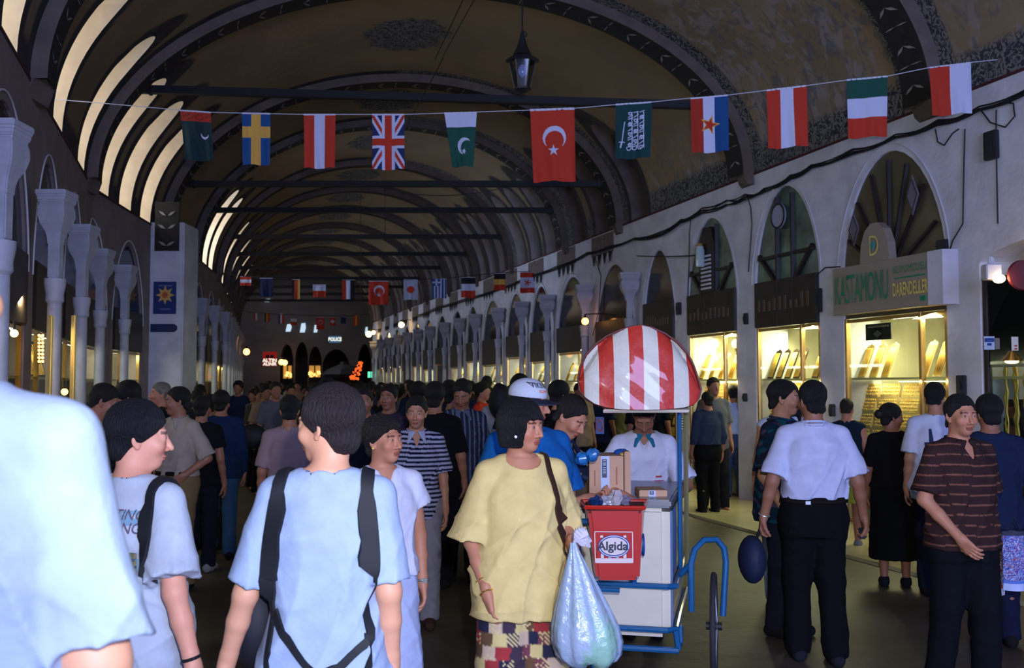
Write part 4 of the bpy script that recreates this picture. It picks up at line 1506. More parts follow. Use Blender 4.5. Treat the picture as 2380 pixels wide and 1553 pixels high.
for k, (pts, desc) in enumerate((
        ([(1745, 458), (1752, 480), (1755, 520), (1750, 580), (1745, 632)], 'cable dropping down the third pier from the bundle'),
        ([(1612, 505), (1608, 540), (1606, 620), (1603, 700)], 'cable dropping between the fourth and third arches'),
        ([(2190, 300), (2195, 330), (2210, 338), (2230, 310), (2245, 300)], 'loose loop of cable under the bundle near the flags'),
        ([(2300, 258), (2320, 285), (2355, 296), (2378, 270), (2375, 240), (2350, 238)], 'coiled cable loop at the picture edge'),
        ([(2335, 255), (2333, 320), (2332, 520)], 'single wire running straight down the white wall'),
        ([(2260, 300), (2255, 400), (2250, 520), (2225, 560), (2212, 600)], 'grey wires down the pier by the signboard'),
        ([(1960, 620), (1925, 622), (1905, 640), (1904, 660)], 'wire turning off the signboard onto the second pier'),
        ([(1385, 595), (1400, 640), (1395, 720), (1380, 780)], 'dark pipe beside the second grey column'))):
    mb = MB(); mb.tube([wallpt(x, y, .02) for x, y in pts], .008, 5)
    o = mb.build('cable', cable_m, smooth=True); tag(o, desc, 'cable')
# hall-crossing wires
for k, (a, b_, sag, r_, desc) in enumerate(((P(1030, 130, 12), P(1135, -60, 9), 0, .006, 'wire rising to the vault before the lantern'), (P(1010, 140, 12), P(1095, -40, 9), 0, .006, 'second wire rising to the vault before the lantern'),
                                        (P(872, 400, 20), P(1030, 135, 12), .1, .008, 'long wire sloping up towards the lantern'), (P(838, 430, 22), P(838, 690, 34), 0, .01, 'vertical wire hanging in mid hall'),
                                        (P(895, 438, 22), P(895, 560, 22), 0, .006, 'short vertical wire below the second tie beam'), (P(1200, 430, 18.6), P(925, 448, 18.6), .12, .008, 'wire sagging below the second tie beam'),
                                        (P(1480, 595, 17.3), P(1640, 592, 15.3), .02, .01, 'iron rod crossing the fourth arch'))):
    mb = MB(); mb.tube([a.lerp(b_, j / 12) - Vector((0, 0, sag * math.sin(math.pi * j / 12))) for j in range(13)], r_, 5)
    o = mb.build('wire', cable_m, smooth=True); tag(o, desc, 'wire')

# --- hanging lantern
LY = 10.6
c = P(1214, 165, LY)
t = empty('street_lantern', c, 0, 'black six-sided lantern with a clear bulb hanging from the vault', 'lantern')
sc = LY / F_PX


def zp(y):
    return P(1214, y, LY).z


mb = MB()
mb.lathe([(0.014, zp(72) - c.z), (.02, zp(78) - c.z), (.028, zp(88) - c.z), (.06, zp(110) - c.z), (.10, zp(128) - c.z), (.175, zp(138) - c.z), (.185, zp(142) - c.z), (.17, zp(145) - c.z)], c, 6)
mb.build('roof', iron, t)
mb = MB()
zt_, zb_ = zp(145), zp(205)
for k in range(6):
    th = math.pi * k / 3
    a = Vector((c.x + .145 * math.cos(th), c.y + .145 * math.sin(th), zt_)); b_ = Vector((c.x + .085 * math.cos(th), c.y + .085 * math.sin(th), zb_))
    mb.cyl(a, b_, .007, n=5)
mb.build('frame', mat('lantern_frame', (90, 80, 66), .5, metal=.3), t)
mb = MB()
mb.lathe([(.05, zp(214) - c.z), (.095, zp(209) - c.z), (.1, zb_ - c.z), (.04, zp(203) - c.z)], c, 6)
mb.build('base', iron, t)
mb = MB(); mb.lathe([(.142, zt_ - c.z), (.083, zb_ - c.z)], c, 6); mb.build('glass', glass_mat('lantern_glass', (200, 210, 225), .05), t)
mb = MB(); mb.ball((c.x, c.y, zp(165)), (.048, .048, .075), 14, 10); mb.build('bulb', mat('clear_bulb', (170, 176, 220), .08, spec=.9, coat=1.0), t, smooth=True)
mb = MB(); mb.cyl((c.x, c.y, zp(153)), (c.x, c.y, zp(143)), .02); mb.build('socket', iron, t)
mb = MB(); mb.cyl((c.x, c.y, zp(75)), (c.x, c.y, CROWN - .25), .009, n=6); mb.tube([(c.x + .02 + .03 * math.cos(a), c.y, zp(80) + .03 * math.sin(a)) for a in np.linspace(-2, 2.4, 9)], .006, 5)
mb.build('hanging_rod', iron, t, smooth=True)

# ================================================================ FLAGS
RED, WHT, BLU, NVY, GRN, DGR, YEL, BLK, ORG = [np.array(lin(c)) for c in (
    (184, 50, 30), (196, 200, 228), (20, 78, 140), (22, 40, 92), (20, 74, 62), (10, 58, 62), (214, 164, 74), (24, 24, 28), (206, 70, 30))]


def put(C, m, c):
    C[m] = c


def poly_mask(u, v, pts):
    inside = np.zeros(u.shape, bool)
    n = len(pts)
    for i in range(n):
        x1, y1 = pts[i]; x2, y2 = pts[(i + 1) % n]
        c = ((y1 > v) != (y2 > v)) & (u < (x2 - x1) * (v - y1) / (y2 - y1 + 1e-12) + x1)
        inside ^= c
    return inside


def star_pts(cx, cy, r, rot=0.0, ay=1.0, k=.4):
    return [(cx + (r if i % 2 == 0 else r * k) * math.sin(rot + i * math.pi / 5), cy - ay * (r if i % 2 == 0 else r * k) * math.cos(rot + i * math.pi / 5)) for i in range(10)]


def seg(u, v, a, b_, w):
    a = np.array(a); b_ = np.array(b_)
    d = b_ - a
    t = np.clip(((u - a[0]) * d[0] + (v - a[1]) * d[1]) / (d @ d), 0, 1)
    return np.hypot(u - a[0] - t * d[0], v - a[1] - t * d[1]) < w


def pattern(kind, u, v, asp):
    """u across 0..1, v down 0..asp"""
    C = np.zeros(u.shape + (3,))
    if kind.startswith('v:') or kind.startswith('h:'):
        cols = kind[2:]
        mp_ = {'r': RED, 'w': WHT, 'b': BLU, 'n': NVY, 'g': GRN, 'y': YEL, 'k': BLK}
        q = u if kind[0] == 'v' else v / asp
        idx = np.clip((q * len(cols)).astype(int), 0, len(cols) - 1)
        C[:] = np.array([mp_[c] for c in cols])[idx]
    elif kind == 'libya':
        C[:] = DGR * .6
        put(C, v < asp * .2, RED * .8)
        s_ = (v > asp * .03) & (v < asp * .17) & (np.sin(u * 60 + 3 * np.sin(v * 50)) > .55) & (np.sin(v * 40 + u * 17) > 0)
        put(C, s_, BLK)
        put(C, (np.hypot(u - .75, v - .72) < .13) & ~(np.hypot(u - .76, v - .67) < .12), WHT)
    elif kind == 'sweden':
        C[:] = BLU * .9
        put(C, (u > .32) & (u < .66), YEL); put(C, (v > asp * .25) & (v < asp * .47), YEL)
    elif kind == 'uk':
        C[:] = NVY
        for a, b_ in (((0, 0), (1, asp)), ((1, 0), (0, asp))):
            put(C, seg(u, v, a, b_, .12), WHT)
        for a, b_ in (((0, 0), (1, asp)), ((1, 0), (0, asp))):
            put(C, seg(u, v, a, b_, .045), RED)
        put(C, (abs(u - .5) < .2) | (abs(v - asp / 2) < .2), WHT)
        put(C, (abs(u - .5) < .11) | (abs(v - asp / 2) < .11), RED)
    elif kind == 'pakistan':
        C[:] = GRN
        put(C, v < asp * .26, WHT)
        put(C, (np.hypot(u - .60, v - asp * .62) < .27) & ~(np.hypot(u - .70, v - asp * .66) < .25), WHT)
        put(C, poly_mask(u, v, star_pts(.57, asp * .72, .10, .3)), WHT)
    elif kind == 'turkey':
        C[:] = RED
        put(C, (np.hypot(u - .53, v - asp * .39) < .265) & ~(np.hypot(u - .53, v - asp * .39 - .065) < .215), WHT)
        put(C, poly_mask(u, v, star_pts(.5, asp * .57, .13, 0)), WHT)
    elif kind == 'saudi':
        C[:] = DGR
        for ci, x0 in enumerate((.40, .56, .72)):
            for k in range(11):
                y0 = asp * (.16 + .062 * k)
                put(C, seg(u, v, (x0 - .05, y0 + .04 * (k % 2)), (x0 + .07, y0 - .02 * ((k + ci) % 3)), .012), WHT)
                if (k + ci) % 3 == 0:
                    put(C, (abs(np.hypot(u - x0, v - y0 - .03) - .035) < .012), WHT)
            put(C, seg(u, v, (x0 + .05, asp * .16), (x0 + .08, asp * .82), .012), WHT)
            put(C, (abs(np.hypot(u - x0 + .02, v - asp * .80) - .06) < .012) & (v > asp * .78), WHT)
        put(C, seg(u, v, (.25, asp * .33), (.17, asp * .72), .014), WHT)
        put(C, seg(u, v, (.10, asp * .70), (.25, asp * .70), .014), WHT)
        put(C, seg(u, v, (.16, asp * .72), (.13, asp * .80), .02), WHT)
    elif kind == 'yugoslavia':
        C[:] = RED * .75
        put(C, u > .33, WHT); put(C, u > .64, BLU * .8)
        put(C, poly_mask(u, v, star_pts(.5, asp * .5, .28, .3)), YEL)
        put(C, poly_mask(u, v, star_pts(.5, asp * .5, .21, .3)), RED)
    elif kind == 'japan':
        C[:] = WHT * .8
        put(C, np.hypot(u - .5, v - asp * .5) < .26, RED)
    elif kind == 'greece':
        C[:] = BLU
        put(C, ((u * 9).astype(int) % 2 == 1), WHT)
        put(C, (u < .56) & (v < asp * .38), BLU)
        put(C, ((u < .56) & (abs(v - asp * .19) < .05)) | ((abs(u - .28) < .06) & (v < asp * .38)), WHT)
    elif kind == 'canada':
        C[:] = WHT * .9
        put(C, (v < asp * .25) | (v > asp * .75), RED)
        th = np.arctan2(v - asp * .5, u - .5); rr_ = np.hypot(u - .5, v - asp * .5)
        put(C, rr_ < .16 + .08 * np.cos(5 * th), RED)
    elif kind == 'eu':
        C[:] = NVY * .6
    elif kind == 'swiss':
        C[:] = RED
        put(C, (abs(u - .5) < .1) & (abs(v - asp / 2) < .32), WHT); put(C, (abs(v - asp / 2) < .1) & (abs(u - .5) < .32), WHT)
    return C


flag_m = mat('flag_cloth', (255, 255, 255), 0.85, attr='Col', bump=.15, bscale=90)
hem_m = mat('flag_hem', (205, 208, 226), .8)


def flag(x0, x1, yt, yb, Y, kind, label, group, xb0=None, xb1=None, yt1=None, nu=70, seed=0):
    """hangs from the rope; bottom corners may drift"""
    xb0 = x0 if xb0 is None else xb0
    xb1 = x1 if xb1 is None else xb1
    yt1 = yt if yt1 is None else yt1
    Yf = Y if callable(Y) else (lambda x: Y)
    A, B = P(x0, yt, Yf(x0)), P(x1, yt1, Yf(x1))
    C_, D_ = P(xb0, yb, Yf(x0)), P(xb1, yb + (yt1 - yt) * .6, Yf(x1))
    asp = (A - C_).length / (B - A).length
    nv = int(nu * asp)
    uu, vv = np.meshgrid(np.linspace(0, 1, nu + 1), np.linspace(0, 1, nv + 1))
    r_ = random.Random(seed)
    ph = r_.uniform(0, 6)
    a, b_, c, d = (np.array(v) for v in (A, B, C_, D_))
    Pp = (a[None, None] * (1 - uu[..., None]) + b_[None, None] * uu[..., None]) * (1 - vv[..., None]) + (c * (1 - uu[..., None]) + d * uu[..., None]) * vv[..., None]
    wav = .012 * np.sin(uu * 9 + ph + vv * 2) * (.3 + vv) + .008 * np.sin(uu * 21 + ph * 2 - vv * 3) * vv
    Pp[..., 1] += wav * (b_ - a)[0] / .4
    Pp[..., 2] += .006 * np.sin(uu * 7 + ph) * vv ** 3
    C = pattern(kind, uu.ravel(), (vv * asp).ravel(), asp)
    idx = np.arange((nu + 1) * (nv + 1)).reshape(nv + 1, nu + 1)
    F = np.stack([idx[:-1, :-1], idx[1:, :-1], idx[1:, 1:], idx[:-1, 1:]], -1).reshape(-1, 4)
    t = empty('flag', (A + B) / 2, 0, label, 'flag', group)
    V1 = Pp.reshape(-1, 3); V2 = V1 + np.array((0, .0035, 0))
    n = len(V1)
    o = mesh_np('cloth', np.vstack([V1, V2]), np.vstack([F, F[:, ::-1] + n]), flag_m, t, True, col=np.vstack([C, C]))
    mb = MB()
    k = 8
    hh = (A - C_).length * .018
    for i in range(k):
        p, q = A.lerp(B, i / k), A.lerp(B, (i + 1) / k)
        mb.box((p + q) / 2 + Vector((0, 0, hh * .2)), ((q - p).length * 1.02, .01, hh * 1.6), M=Matrix.Rotation(-math.atan2((q - p).z, (q - p).x), 3, 'Y'))
    mb.build('rope_sleeve', hem_m, t)
    return t


def ropeY(x):
    return 11.0 - (x - 95) / (2310 - 95) * 1.45


g = 'flags on the near rope'
fl_ = 'flag on the near rope'
flag(418, 490, 257, 372, ropeY, 'libya', 'dark green flag with a red top band and small crescent', g, 430, 497, 262, seed=1)
flag(563, 628, 264, 383, ropeY, 'sweden', 'blue flag with a yellow cross', g, seed=2, yt1=265)
flag(706, 780, 267, 391, ropeY, 'v:rwr', 'smaller red and white striped flag beside the yellow-cross flag', g, seed=3, xb0=707, xb1=778)
flag(865, 940, 267, 394, ropeY, 'uk', 'flag with red and white crosses over dark blue', g, seed=4)
flag(1033, 1108, 264, 388, ropeY, 'pakistan', 'green flag with a white top band, crescent and star', g, 1052, 1100, 262, seed=5)
flag(1232, 1335, 257, 423, ropeY, 'turkey', 'biggest red flag on the near rope, white crescent and star', g, 1240, 1338, 253, seed=6, nu=90)
flag(1431, 1516, 244, 370, ropeY, 'saudi', 'dark green flag with white script and a sword', g, 1431, 1511, 238, seed=7, nu=110)
flag(1605, 1692, 230, 356, ropeY, 'yugoslavia', 'red white and blue flag with a gold-edged red star', g, 1608, 1694, 222, seed=8, nu=90)
flag(1782, 1875, 211, 346, ropeY, 'v:rwr', 'larger red and white striped flag between the star flag and the green-topped flag', g, 1785, 1879, 200, seed=9)
flag(1968, 2063, 187, 322, ropeY, 'h:gwr', 'flag banded green, white and red across', g, 1970, 2063, 178, seed=10)
flag(2160, 2256, 158, 270, ropeY, 'v:rw', 'flag half red and half white beside the wall', g, 2166, 2260, 146, seed=11)
rope_pts = [(92, 228), (250, 241), (418, 256), (490, 261), (565, 263), (706, 266), (865, 266), (940, 266), (1035, 263), (1232, 256), (1335, 252), (1432, 243), (1516, 237), (1605, 228), (1692, 221), (1782, 210), (1875, 199), (1968, 186), (2063, 177), (2160, 157), (2256, 145), (2325, 138)]
mb = MB(); mb.tube([P(x, y, ropeY(x)) for x, y in rope_pts], .0045, 5)
o = mb.build('bunting_rope', mat('white_rope', (190, 190, 205), .8), smooth=True); tag(o, 'white rope carrying the near row of flags across the hall', 'rope')

g = 'flags on the middle rope'
Y2 = 23.6
for k, (x0, x1, yt, yb, kind, lab) in enumerate((
        (558, 584, 643, 664, 'h:rwr', 'small drooping red flag at the end of the middle rope'), (604, 634, 647, 690, 'eu', 'dark blue flag on the middle rope'),
        (679, 697, 650, 695, 'v:kry', 'narrow black, red and yellow flag on the middle rope'), (727, 757, 662, 691, 'h:wr', 'white over red flag on the middle rope'),
        (795, 824, 651, 696, 'v:rwk', 'red, white and black striped flag on the middle rope'), (857, 903, 654, 709, 'turkey', 'largest red crescent flag on the middle rope'),
        (938, 971, 650, 697, 'japan', 'white flag with a red disc'), (1005, 1038, 648, 693, 'greece', 'blue and white striped flag'),
        (1072, 1105, 645, 692, 'h:kwr', 'black, white and red banded flag on the middle rope'), (1148, 1175, 636, 675, 'h:kyr', 'black, yellow and red banded flag on the middle rope'),
        (1209, 1243, 633, 681, 'canada', 'red and white flag with a red leaf'))):
    flag(x0, x1, yt, yb, Y2, kind, lab, g, nu=36, seed=20 + k)
mb = MB(); mb.tube([P(x, y, Y2) for x, y in ((500, 632), (558, 642), (700, 649), (880, 653), (1038, 647), (1148, 635), (1236, 630))], .008, 5)
o = mb.build('bunting_rope', cable_m, smooth=True); tag(o, 'thin dark rope carrying the middle row of flags', 'rope')
g = 'flags on the far rope'
Y3 = 45.5
for k, (x0, x1, yt, yb, kind, lab) in enumerate((
        (590, 598, 727, 745, 'v:rw', 'tiny red and white flag first on the far rope'), (615, 627, 727, 748, 'v:kyr', 'tiny black, yellow and red flag on the far rope'), (647, 660, 729, 752, 'v:bwr', 'tiny blue, white and red flag on the far rope'),
        (675, 690, 741, 756, 'h:wr', 'tiny white over red flag on the far rope'), (735, 754, 738, 766, 'turkey', 'tiny red crescent flag on the far rope'), (766, 780, 738, 757, 'swiss', 'tiny red flag with a white cross'),
        (792, 804, 737, 752, 'eu', 'tiny dark blue flag on the far rope'), (821, 834, 733, 757, 'v:ryr', 'tiny red and yellow flag on the far rope'))):
    flag(x0, x1, yt, yb, Y3, kind, lab, g, nu=16, seed=40 + k)
mb = MB(); mb.tube([P(x, y, Y3) for x, y in ((560, 722), (590, 727), (700, 733), (800, 735), (862, 730))], .012, 5)
o = mb.build('bunting_rope', cable_m, smooth=True); tag(o, 'thin dark rope carrying the far row of tiny flags', 'rope')

# ================================================================ PEOPLE: smooth bodies grown from joints
from mathutils.bvhtree import BVHTree


def rotz(a):
    c, s = math.cos(a), math.sin(a)
    return np.array([[c, -s, 0], [s, c, 0], [0, 0, 1.0]])


def rotx(a):
    c, s = math.cos(a), math.sin(a)
    return np.array([[1, 0, 0], [0, c, -s], [0, s, c.real]])


def roty(a):
    c, s = math.cos(a), math.sin(a)
    return np.array([[c, 0, s], [0, 1, 0], [-s, 0, c]])


def cone(a, b, ra, rb, k=.02, op='add', cut=None):
    a, b = np.array(a, float), np.array(b, float)
    ba = b - a
    L = max(ba @ ba, 1e-9)
    r = max(ra, rb)

    def fn(x, y, z):
        px, py, pz = x - a[0], y - a[1], z - a[2]
        t = np.clip((px * ba[0] + py * ba[1] + pz * ba[2]) / L, 0, 1)
        d = np.sqrt((px - t * ba[0]) ** 2 + (py - t * ba[1]) ** 2 + (pz - t * ba[2]) ** 2) - (ra + (rb - ra) * t)
        if cut is not None:
            d = np.maximum(d, (x - cut[0][0]) * cut[1][0] + (y - cut[0][1]) * cut[1][1] + (z - cut[0][2]) * cut[1][2])
        return d
    return [fn, np.minimum(a, b) - r, np.maximum(a, b) + r, k, op]


def ell(c, r, k=.02, op='add', Rm=None):
    c = np.array(c, float); r = np.array(r, float)
    m = r.max()

    def fn(x, y, z):
        px, py, pz = x - c[0], y - c[1], z - c[2]
        if Rm is not None:
            qx = px * Rm[0, 0] + py * Rm[1, 0] + pz * Rm[2, 0]
            qy = px * Rm[0, 1] + py * Rm[1, 1] + pz * Rm[2, 1]
            qz = px * Rm[0, 2] + py * Rm[1, 2] + pz * Rm[2, 2]
            px, py, pz = qx, qy, qz
        k0 = np.sqrt((px / r[0]) ** 2 + (py / r[1]) ** 2 + (pz / r[2]) ** 2)
        k1 = np.sqrt((px / r[0] ** 2) ** 2 + (py / r[1] ** 2) ** 2 + (pz / r[2] ** 2) ** 2) + 1e-9
        return k0 * (k0 - 1) / k1
    return [fn, c - m, c + m, k, op]


def loft(tab, k=.02, op='add', e=2.3):
    """tab rows: z, cx, cy, wx, wy"""
    T = np.array(sorted(tab), float)
    lo = np.array([(T[:, 1] - T[:, 3]).min(), (T[:, 2] - T[:, 4]).min(), T[0, 0]])
    hi = np.array([(T[:, 1] + T[:, 3]).max(), (T[:, 2] + T[:, 4]).max(), T[-1, 0]])

    def fn(x, y, z):
        zz = z[0, 0, :]
        cx, cy, wx, wy = (np.interp(zz, T[:, 0], T[:, i]) for i in range(1, 5))
        q = (np.abs((x - cx) / wx) ** e + np.abs((y - cy) / wy) ** e) ** (1 / e)
        d = (q - 1) * np.minimum(wx, wy)
        return np.maximum(d, np.maximum(T[0, 0] - z, z - T[-1, 0]))
    return [fn, lo, hi, k, op]


def smin(a, b, k):
    h = np.clip(.5 + .5 * (b - a) / k, 0, 1)
    return b + (a - b) * h - k * h * (1 - h)


def field(prims, lo, hi, h, cuts=(), disp=None):
    n = np.maximum(4, np.ceil((hi - lo) / h).astype(int) + 1)
    ax = [lo[i] + h * np.arange(n[i]) for i in range(3)]
    F = np.full(n, .12, np.float32)
    for fn, plo, phi, k, op in prims:
        m = .05 + k
        i0 = np.maximum(0, np.floor((plo - m - lo) / h).astype(int)); i1 = np.minimum(n, np.ceil((phi + m - lo) / h).astype(int) + 1)
        if (i1 <= i0).any():
            continue
        s = tuple(slice(i0[i], i1[i]) for i in range(3))
        x = ax[0][s[0]][:, None, None]; y = ax[1][s[1]][None, :, None]; z = ax[2][s[2]][None, None, :]
        z = np.broadcast_to(z, (1, 1, z.shape[2]))
        d = np.broadcast_to(fn(x, y, z), F[s].shape)
        if op == 'add':
            F[s] = smin(F[s], d, k) if k > 0 else np.minimum(F[s], d)
        else:
            F[s] = -smin(-F[s], d, max(k, 1e-4))
    x, y, z = ax[0][:, None, None], ax[1][None, :, None], ax[2][None, None, :]
    if disp is not None:
        F += disp(x, y, z)
    for c in cuts:
        F = np.maximum(F, c(x, y, z))
    return F, lo


def nets(F, lo, h):
    S = F < 0
    c = np.zeros(tuple(s - 1 for s in F.shape), np.uint8)
    for dx in (0, 1):
        for dy in (0, 1):
            for dz in (0, 1):
                c += S[dx:F.shape[0] - 1 + dx, dy:F.shape[1] - 1 + dy, dz:F.shape[2] - 1 + dz]
    act = (c > 0) & (c < 8)
    idx = np.argwhere(act)
    if len(idx) == 0:
        return np.zeros((0, 3)), np.zeros((0, 4), int)
    vid = np.full(c.shape, -1, np.int32)
    vid[act] = np.arange(len(idx))
    acc = np.zeros((len(idx), 3)); cnt = np.zeros(len(idx))
    corners = [(0, 0, 0), (1, 0, 0), (0, 1, 0), (1, 1, 0), (0, 0, 1), (1, 0, 1), (0, 1, 1), (1, 1, 1)]
    for a in corners:
        for b in corners:
            if sum(b) == sum(a) + 1 and all(b[i] >= a[i] for i in range(3)):
                fa = F[idx[:, 0] + a[0], idx[:, 1] + a[1], idx[:, 2] + a[2]]
                fb = F[idx[:, 0] + b[0], idx[:, 1] + b[1], idx[:, 2] + b[2]]
                m = (fa < 0) != (fb < 0)
                t = np.where(m, fa / np.where(m, fa - fb, 1), 0)
                p = np.array(a)[None] + t[:, None] * (np.array(b) - np.array(a))[None]
                acc += p * m[:, None]; cnt += m
    Vv = lo + h * (idx + acc / cnt[:, None])
    Q = []
    nx, ny, nz = F.shape
    for axis in range(3):
        sl0 = [slice(1, -1)] * 3; sl1 = [slice(1, -1)] * 3
        sl0[axis] = slice(0, F.shape[axis] - 1); sl1[axis] = slice(1, F.shape[axis])
        s0, s1 = S[tuple(sl0)], S[tuple(sl1)]
        e = np.argwhere(s0 != s1)
        if len(e) == 0:
            continue
        flip = s0[tuple(e.T)]
        off = np.ones(3, int); off[axis] = 0
        e = e + off
        b1, b2 = [(1, 2), (2, 0), (0, 1)][axis]
        o1 = np.zeros(3, int); o1[b1] = 1
        o2 = np.zeros(3, int); o2[b2] = 1
        q = [e - o1 - o2, e - o2, e, e - o1]
        q = np.stack([vid[tuple(k.T)] for k in q], 1)
        q[~flip] = q[~flip][:, ::-1]
        Q.append(q)
    return Vv, np.concatenate(Q)


def mesh_sdf(prims, h, cuts=(), disp=None, box=None):
    lo = np.min([p[1] for p in prims if p[4] == 'add'], 0) - .03
    hi = np.max([p[2] for p in prims if p[4] == 'add'], 0) + .03
    if box is not None:
        lo = np.maximum(lo, box[0]); hi = np.minimum(hi, box[1])
    F, lo = field(prims, lo, hi, h, cuts, disp)
    return nets(F, lo, h)


skin_m = mat('skin', (255, 255, 255), .55, attr='Col', bump=.05, bscale=200, spec=.35)
cloth_m = mat('fabric', (255, 255, 255), .92, attr='Col', bump=.45, bscale=11, spec=.12, var=.10, vscale=14)
hair_m = mat('hair', (255, 255, 255), .68, attr='Col', bump=.35, bscale=240, spec=.3)
_nt = hair_m.node_tree
_nz = [n for n in _nt.nodes if n.type == 'TEX_NOISE'][0]
_mp = _nt.nodes.new('ShaderNodeMapping'); _mp.inputs['Scale'].default_value = (1.0, 1.0, .10)
_tc = [n for n in _nt.nodes if n.type == 'TEX_COORD'][0]
_nt.links.new(_tc.outputs['Object'], _mp.inputs[0]); _nt.links.new(_mp.outputs[0], _nz.inputs['Vector'])
[n for n in _nt.nodes if n.type == 'BUMP'][0].inputs['Strength'].default_value = .8
shoe_m = mat('shoe_leather', (26, 24, 26), .5)
eye_w = mat('eye_white', (200, 195, 190), .3)
eye_d = mat('eye_iris', (30, 20, 16), .2)
SKIN = dict(pink=(214, 150, 128), fair=(205, 148, 120), tan=(176, 118, 92), brown=(140, 92, 70), olive=(164, 114, 88))


def unit(v):
    v = np.array(v, float)
    return v / max(1e-9, np.linalg.norm(v))


def hand_prims(w, d, n, curl=.35, side=1, mirror=1, spread=1.0):
    """w wrist, d finger direction, n palm normal, s towards the index finger"""
    d = unit(d); n = unit(np.array(n) - d * (np.array(n) @ d)); s = np.cross(n, d) * mirror
    P_ = []
    w = np.array(w, float)
    P_.append(cone(w - d * .03, w + d * .02, .026, .027, .015))
    for j, (o, ln) in enumerate(((.030, .070), (.010, .078), (-.010, .072), (-.029, .056))):
        kn = w + d * (.088 - abs(j - 1.3) * .004) + s * o
        P_.append(cone(w + d * .01 + s * o * .6, kn, .016, .0125, .014))
        a = kn; ang = curl * .7
        for seg_, fr in enumerate((.45, .32, .25)):
            dd = d * math.cos(ang) + n * math.sin(ang)
            dd = unit(dd + s * (o * 1.2 * spread))
            b = a + dd * ln * fr * 1.05
            P_.append(cone(a, b, .0098 - .0008 * seg_, .0090 - .0009 * seg_, .0035))
            a = b; ang += curl * (1.0 + .12 * j)
    a = w + d * .025 + s * .022
    b = a + unit(d * .62 + s * .62 + n * .35) * .05
    c = b + unit(d * .85 + s * .2 + n * (.3 + curl * .5)) * .032
    e = c + unit(d * .8 + n * (.5 + curl * .5)) * .022
    P_ += [cone(a, b, .017, .0125, .012), cone(b, c, .012, .0105, .004), cone(c, e, .0105, .009, .004)]
    return P_


def xf(prims, Rm, t, s=1.0):
    """move primitives defined in a local frame into the body frame"""
    out = []
    for fn, lo, hi, k, op in prims:
        cs = np.array([(x, y, z) for x in (lo[0], hi[0]) for y in (lo[1], hi[1]) for z in (lo[2], hi[2])]) @ Rm.T * s + t

        def g(x, y, z, fn=fn):
            px, py, pz = (x - t[0]) / s, (y - t[1]) / s, (z - t[2]) / s
            return fn(px * Rm[0, 0] + py * Rm[1, 0] + pz * Rm[2, 0], px * Rm[0, 1] + py * Rm[1, 1] + pz * Rm[2, 1], px * Rm[0, 2] + py * Rm[1, 2] + pz * Rm[2, 2]) * s
        out.append([g, cs.min(0), cs.max(0), k, op])
    return out


def head_prims(fine=True, jaw=1.0, nose=1.0):
    H = [ell((0, .014, .032), (.073, .094, .086), .02), ell((0, -.022, -.030), (.060 * jaw, .072, .082), .03), ell((0, -.058, -.092), (.026 * jaw, .024, .020), .03)]
    if fine:
        H += [cone((-.038, -.080, .024), (.038, -.080, .024), .009, .009, .02), ell((.031, -.104, .003), (.016, .014, .011), .012, 'sub'), ell((-.031, -.104, .003), (.016, .014, .011), .012, 'sub'),
              ell((.031, -.079, .003), (.0150, .0130, .0110), .006), ell((-.031, -.079, .003), (.0150, .0130, .0110), .006),
              cone((0, -.088, .010), (0, -.112 * nose, -.034), .0075, .0120, .012), ell((.013, -.098, -.040), (.0085, .009, .007), .008), ell((-.013, -.098, -.040), (.0085, .009, .007), .008),
              ell((0, -.0915, -.0650), (.022, .0085, .0050), .005), ell((0, -.0890, -.0740), (.019, .0085, .0055), .005),
              ell((.040, -.064, -.028), (.022, .020, .02), .03), ell((-.040, -.064, -.028), (.022, .020, .02), .03)]
        for s in (-1, 1):
            H += [ell((.072 * s, .012, -.006), (.008, .019, .030), .008, 'add', rotz(-.45 * s)), ell((.078 * s, .006, -.004), (.006, .010, .016), .004, 'sub', rotz(-.45 * s)), ell((.070 * s, .006, -.034), (.006, .009, .010), .006)]
    else:
        H += [cone((0, -.088, .010), (0, -.112, -.034), .0085, .0125, .014), ell((.073, .012, -.006), (.010, .019, .029), .01), ell((-.073, .012, -.006), (.010, .019, .029), .01)]
    return H


HAIR = dict(
    short=dict(r=(.084, .104, .094), c=(0, .018, .040), line=([-.12, -.075, -.045, -.01, .03, .06, .12], [.085, .068, .035, -.005, -.030, -.070, -.085])),
    crop=dict(r=(.079, .100, .090), c=(0, .016, .036), line=([-.12, -.075, -.045, -.01, .03, .06, .12], [.090, .075, .045, .005, -.020, -.060, -.070])),
    full=dict(r=(.091, .110, .100), c=(0, .020, .043), line=([-.14, -.085, -.055, -.015, .02, .06, .14], [.080, .058, .020, -.015, -.035, -.085, -.105])),
    curly=dict(r=(.098, .118, .102), c=(0, .024, .042), line=([-.14, -.085, -.055, -.02, .02, .06, .14], [.085, .066, .035, .002, -.025, -.075, -.085])),
    bob=dict(r=(.100, .118, .108), c=(0, .018, .036), line=([-.14, -.088, -.066, -.045, .02, .06, .14], [.052, .040, .020, -.095, -.1, -.1, -.1]), side=True),
    long=dict(r=(.100, .118, .104), c=(0, .022, .038), line=([-.14, -.085, -.055, -.03, .02, .06, .14], [.075, .055, .030, -.08, -.12, -.14, -.14]), side=True, tail=True),
)

BODY_T = [(.78, .150, .100), (.86, .166, .112), (.95, .164, .112), (1.05, .142, .100), (1.15, .146, .102), (1.28, .158, .114), (1.36, .146, .102), (1.42, .098, .074), (1.47, .062, .055)]


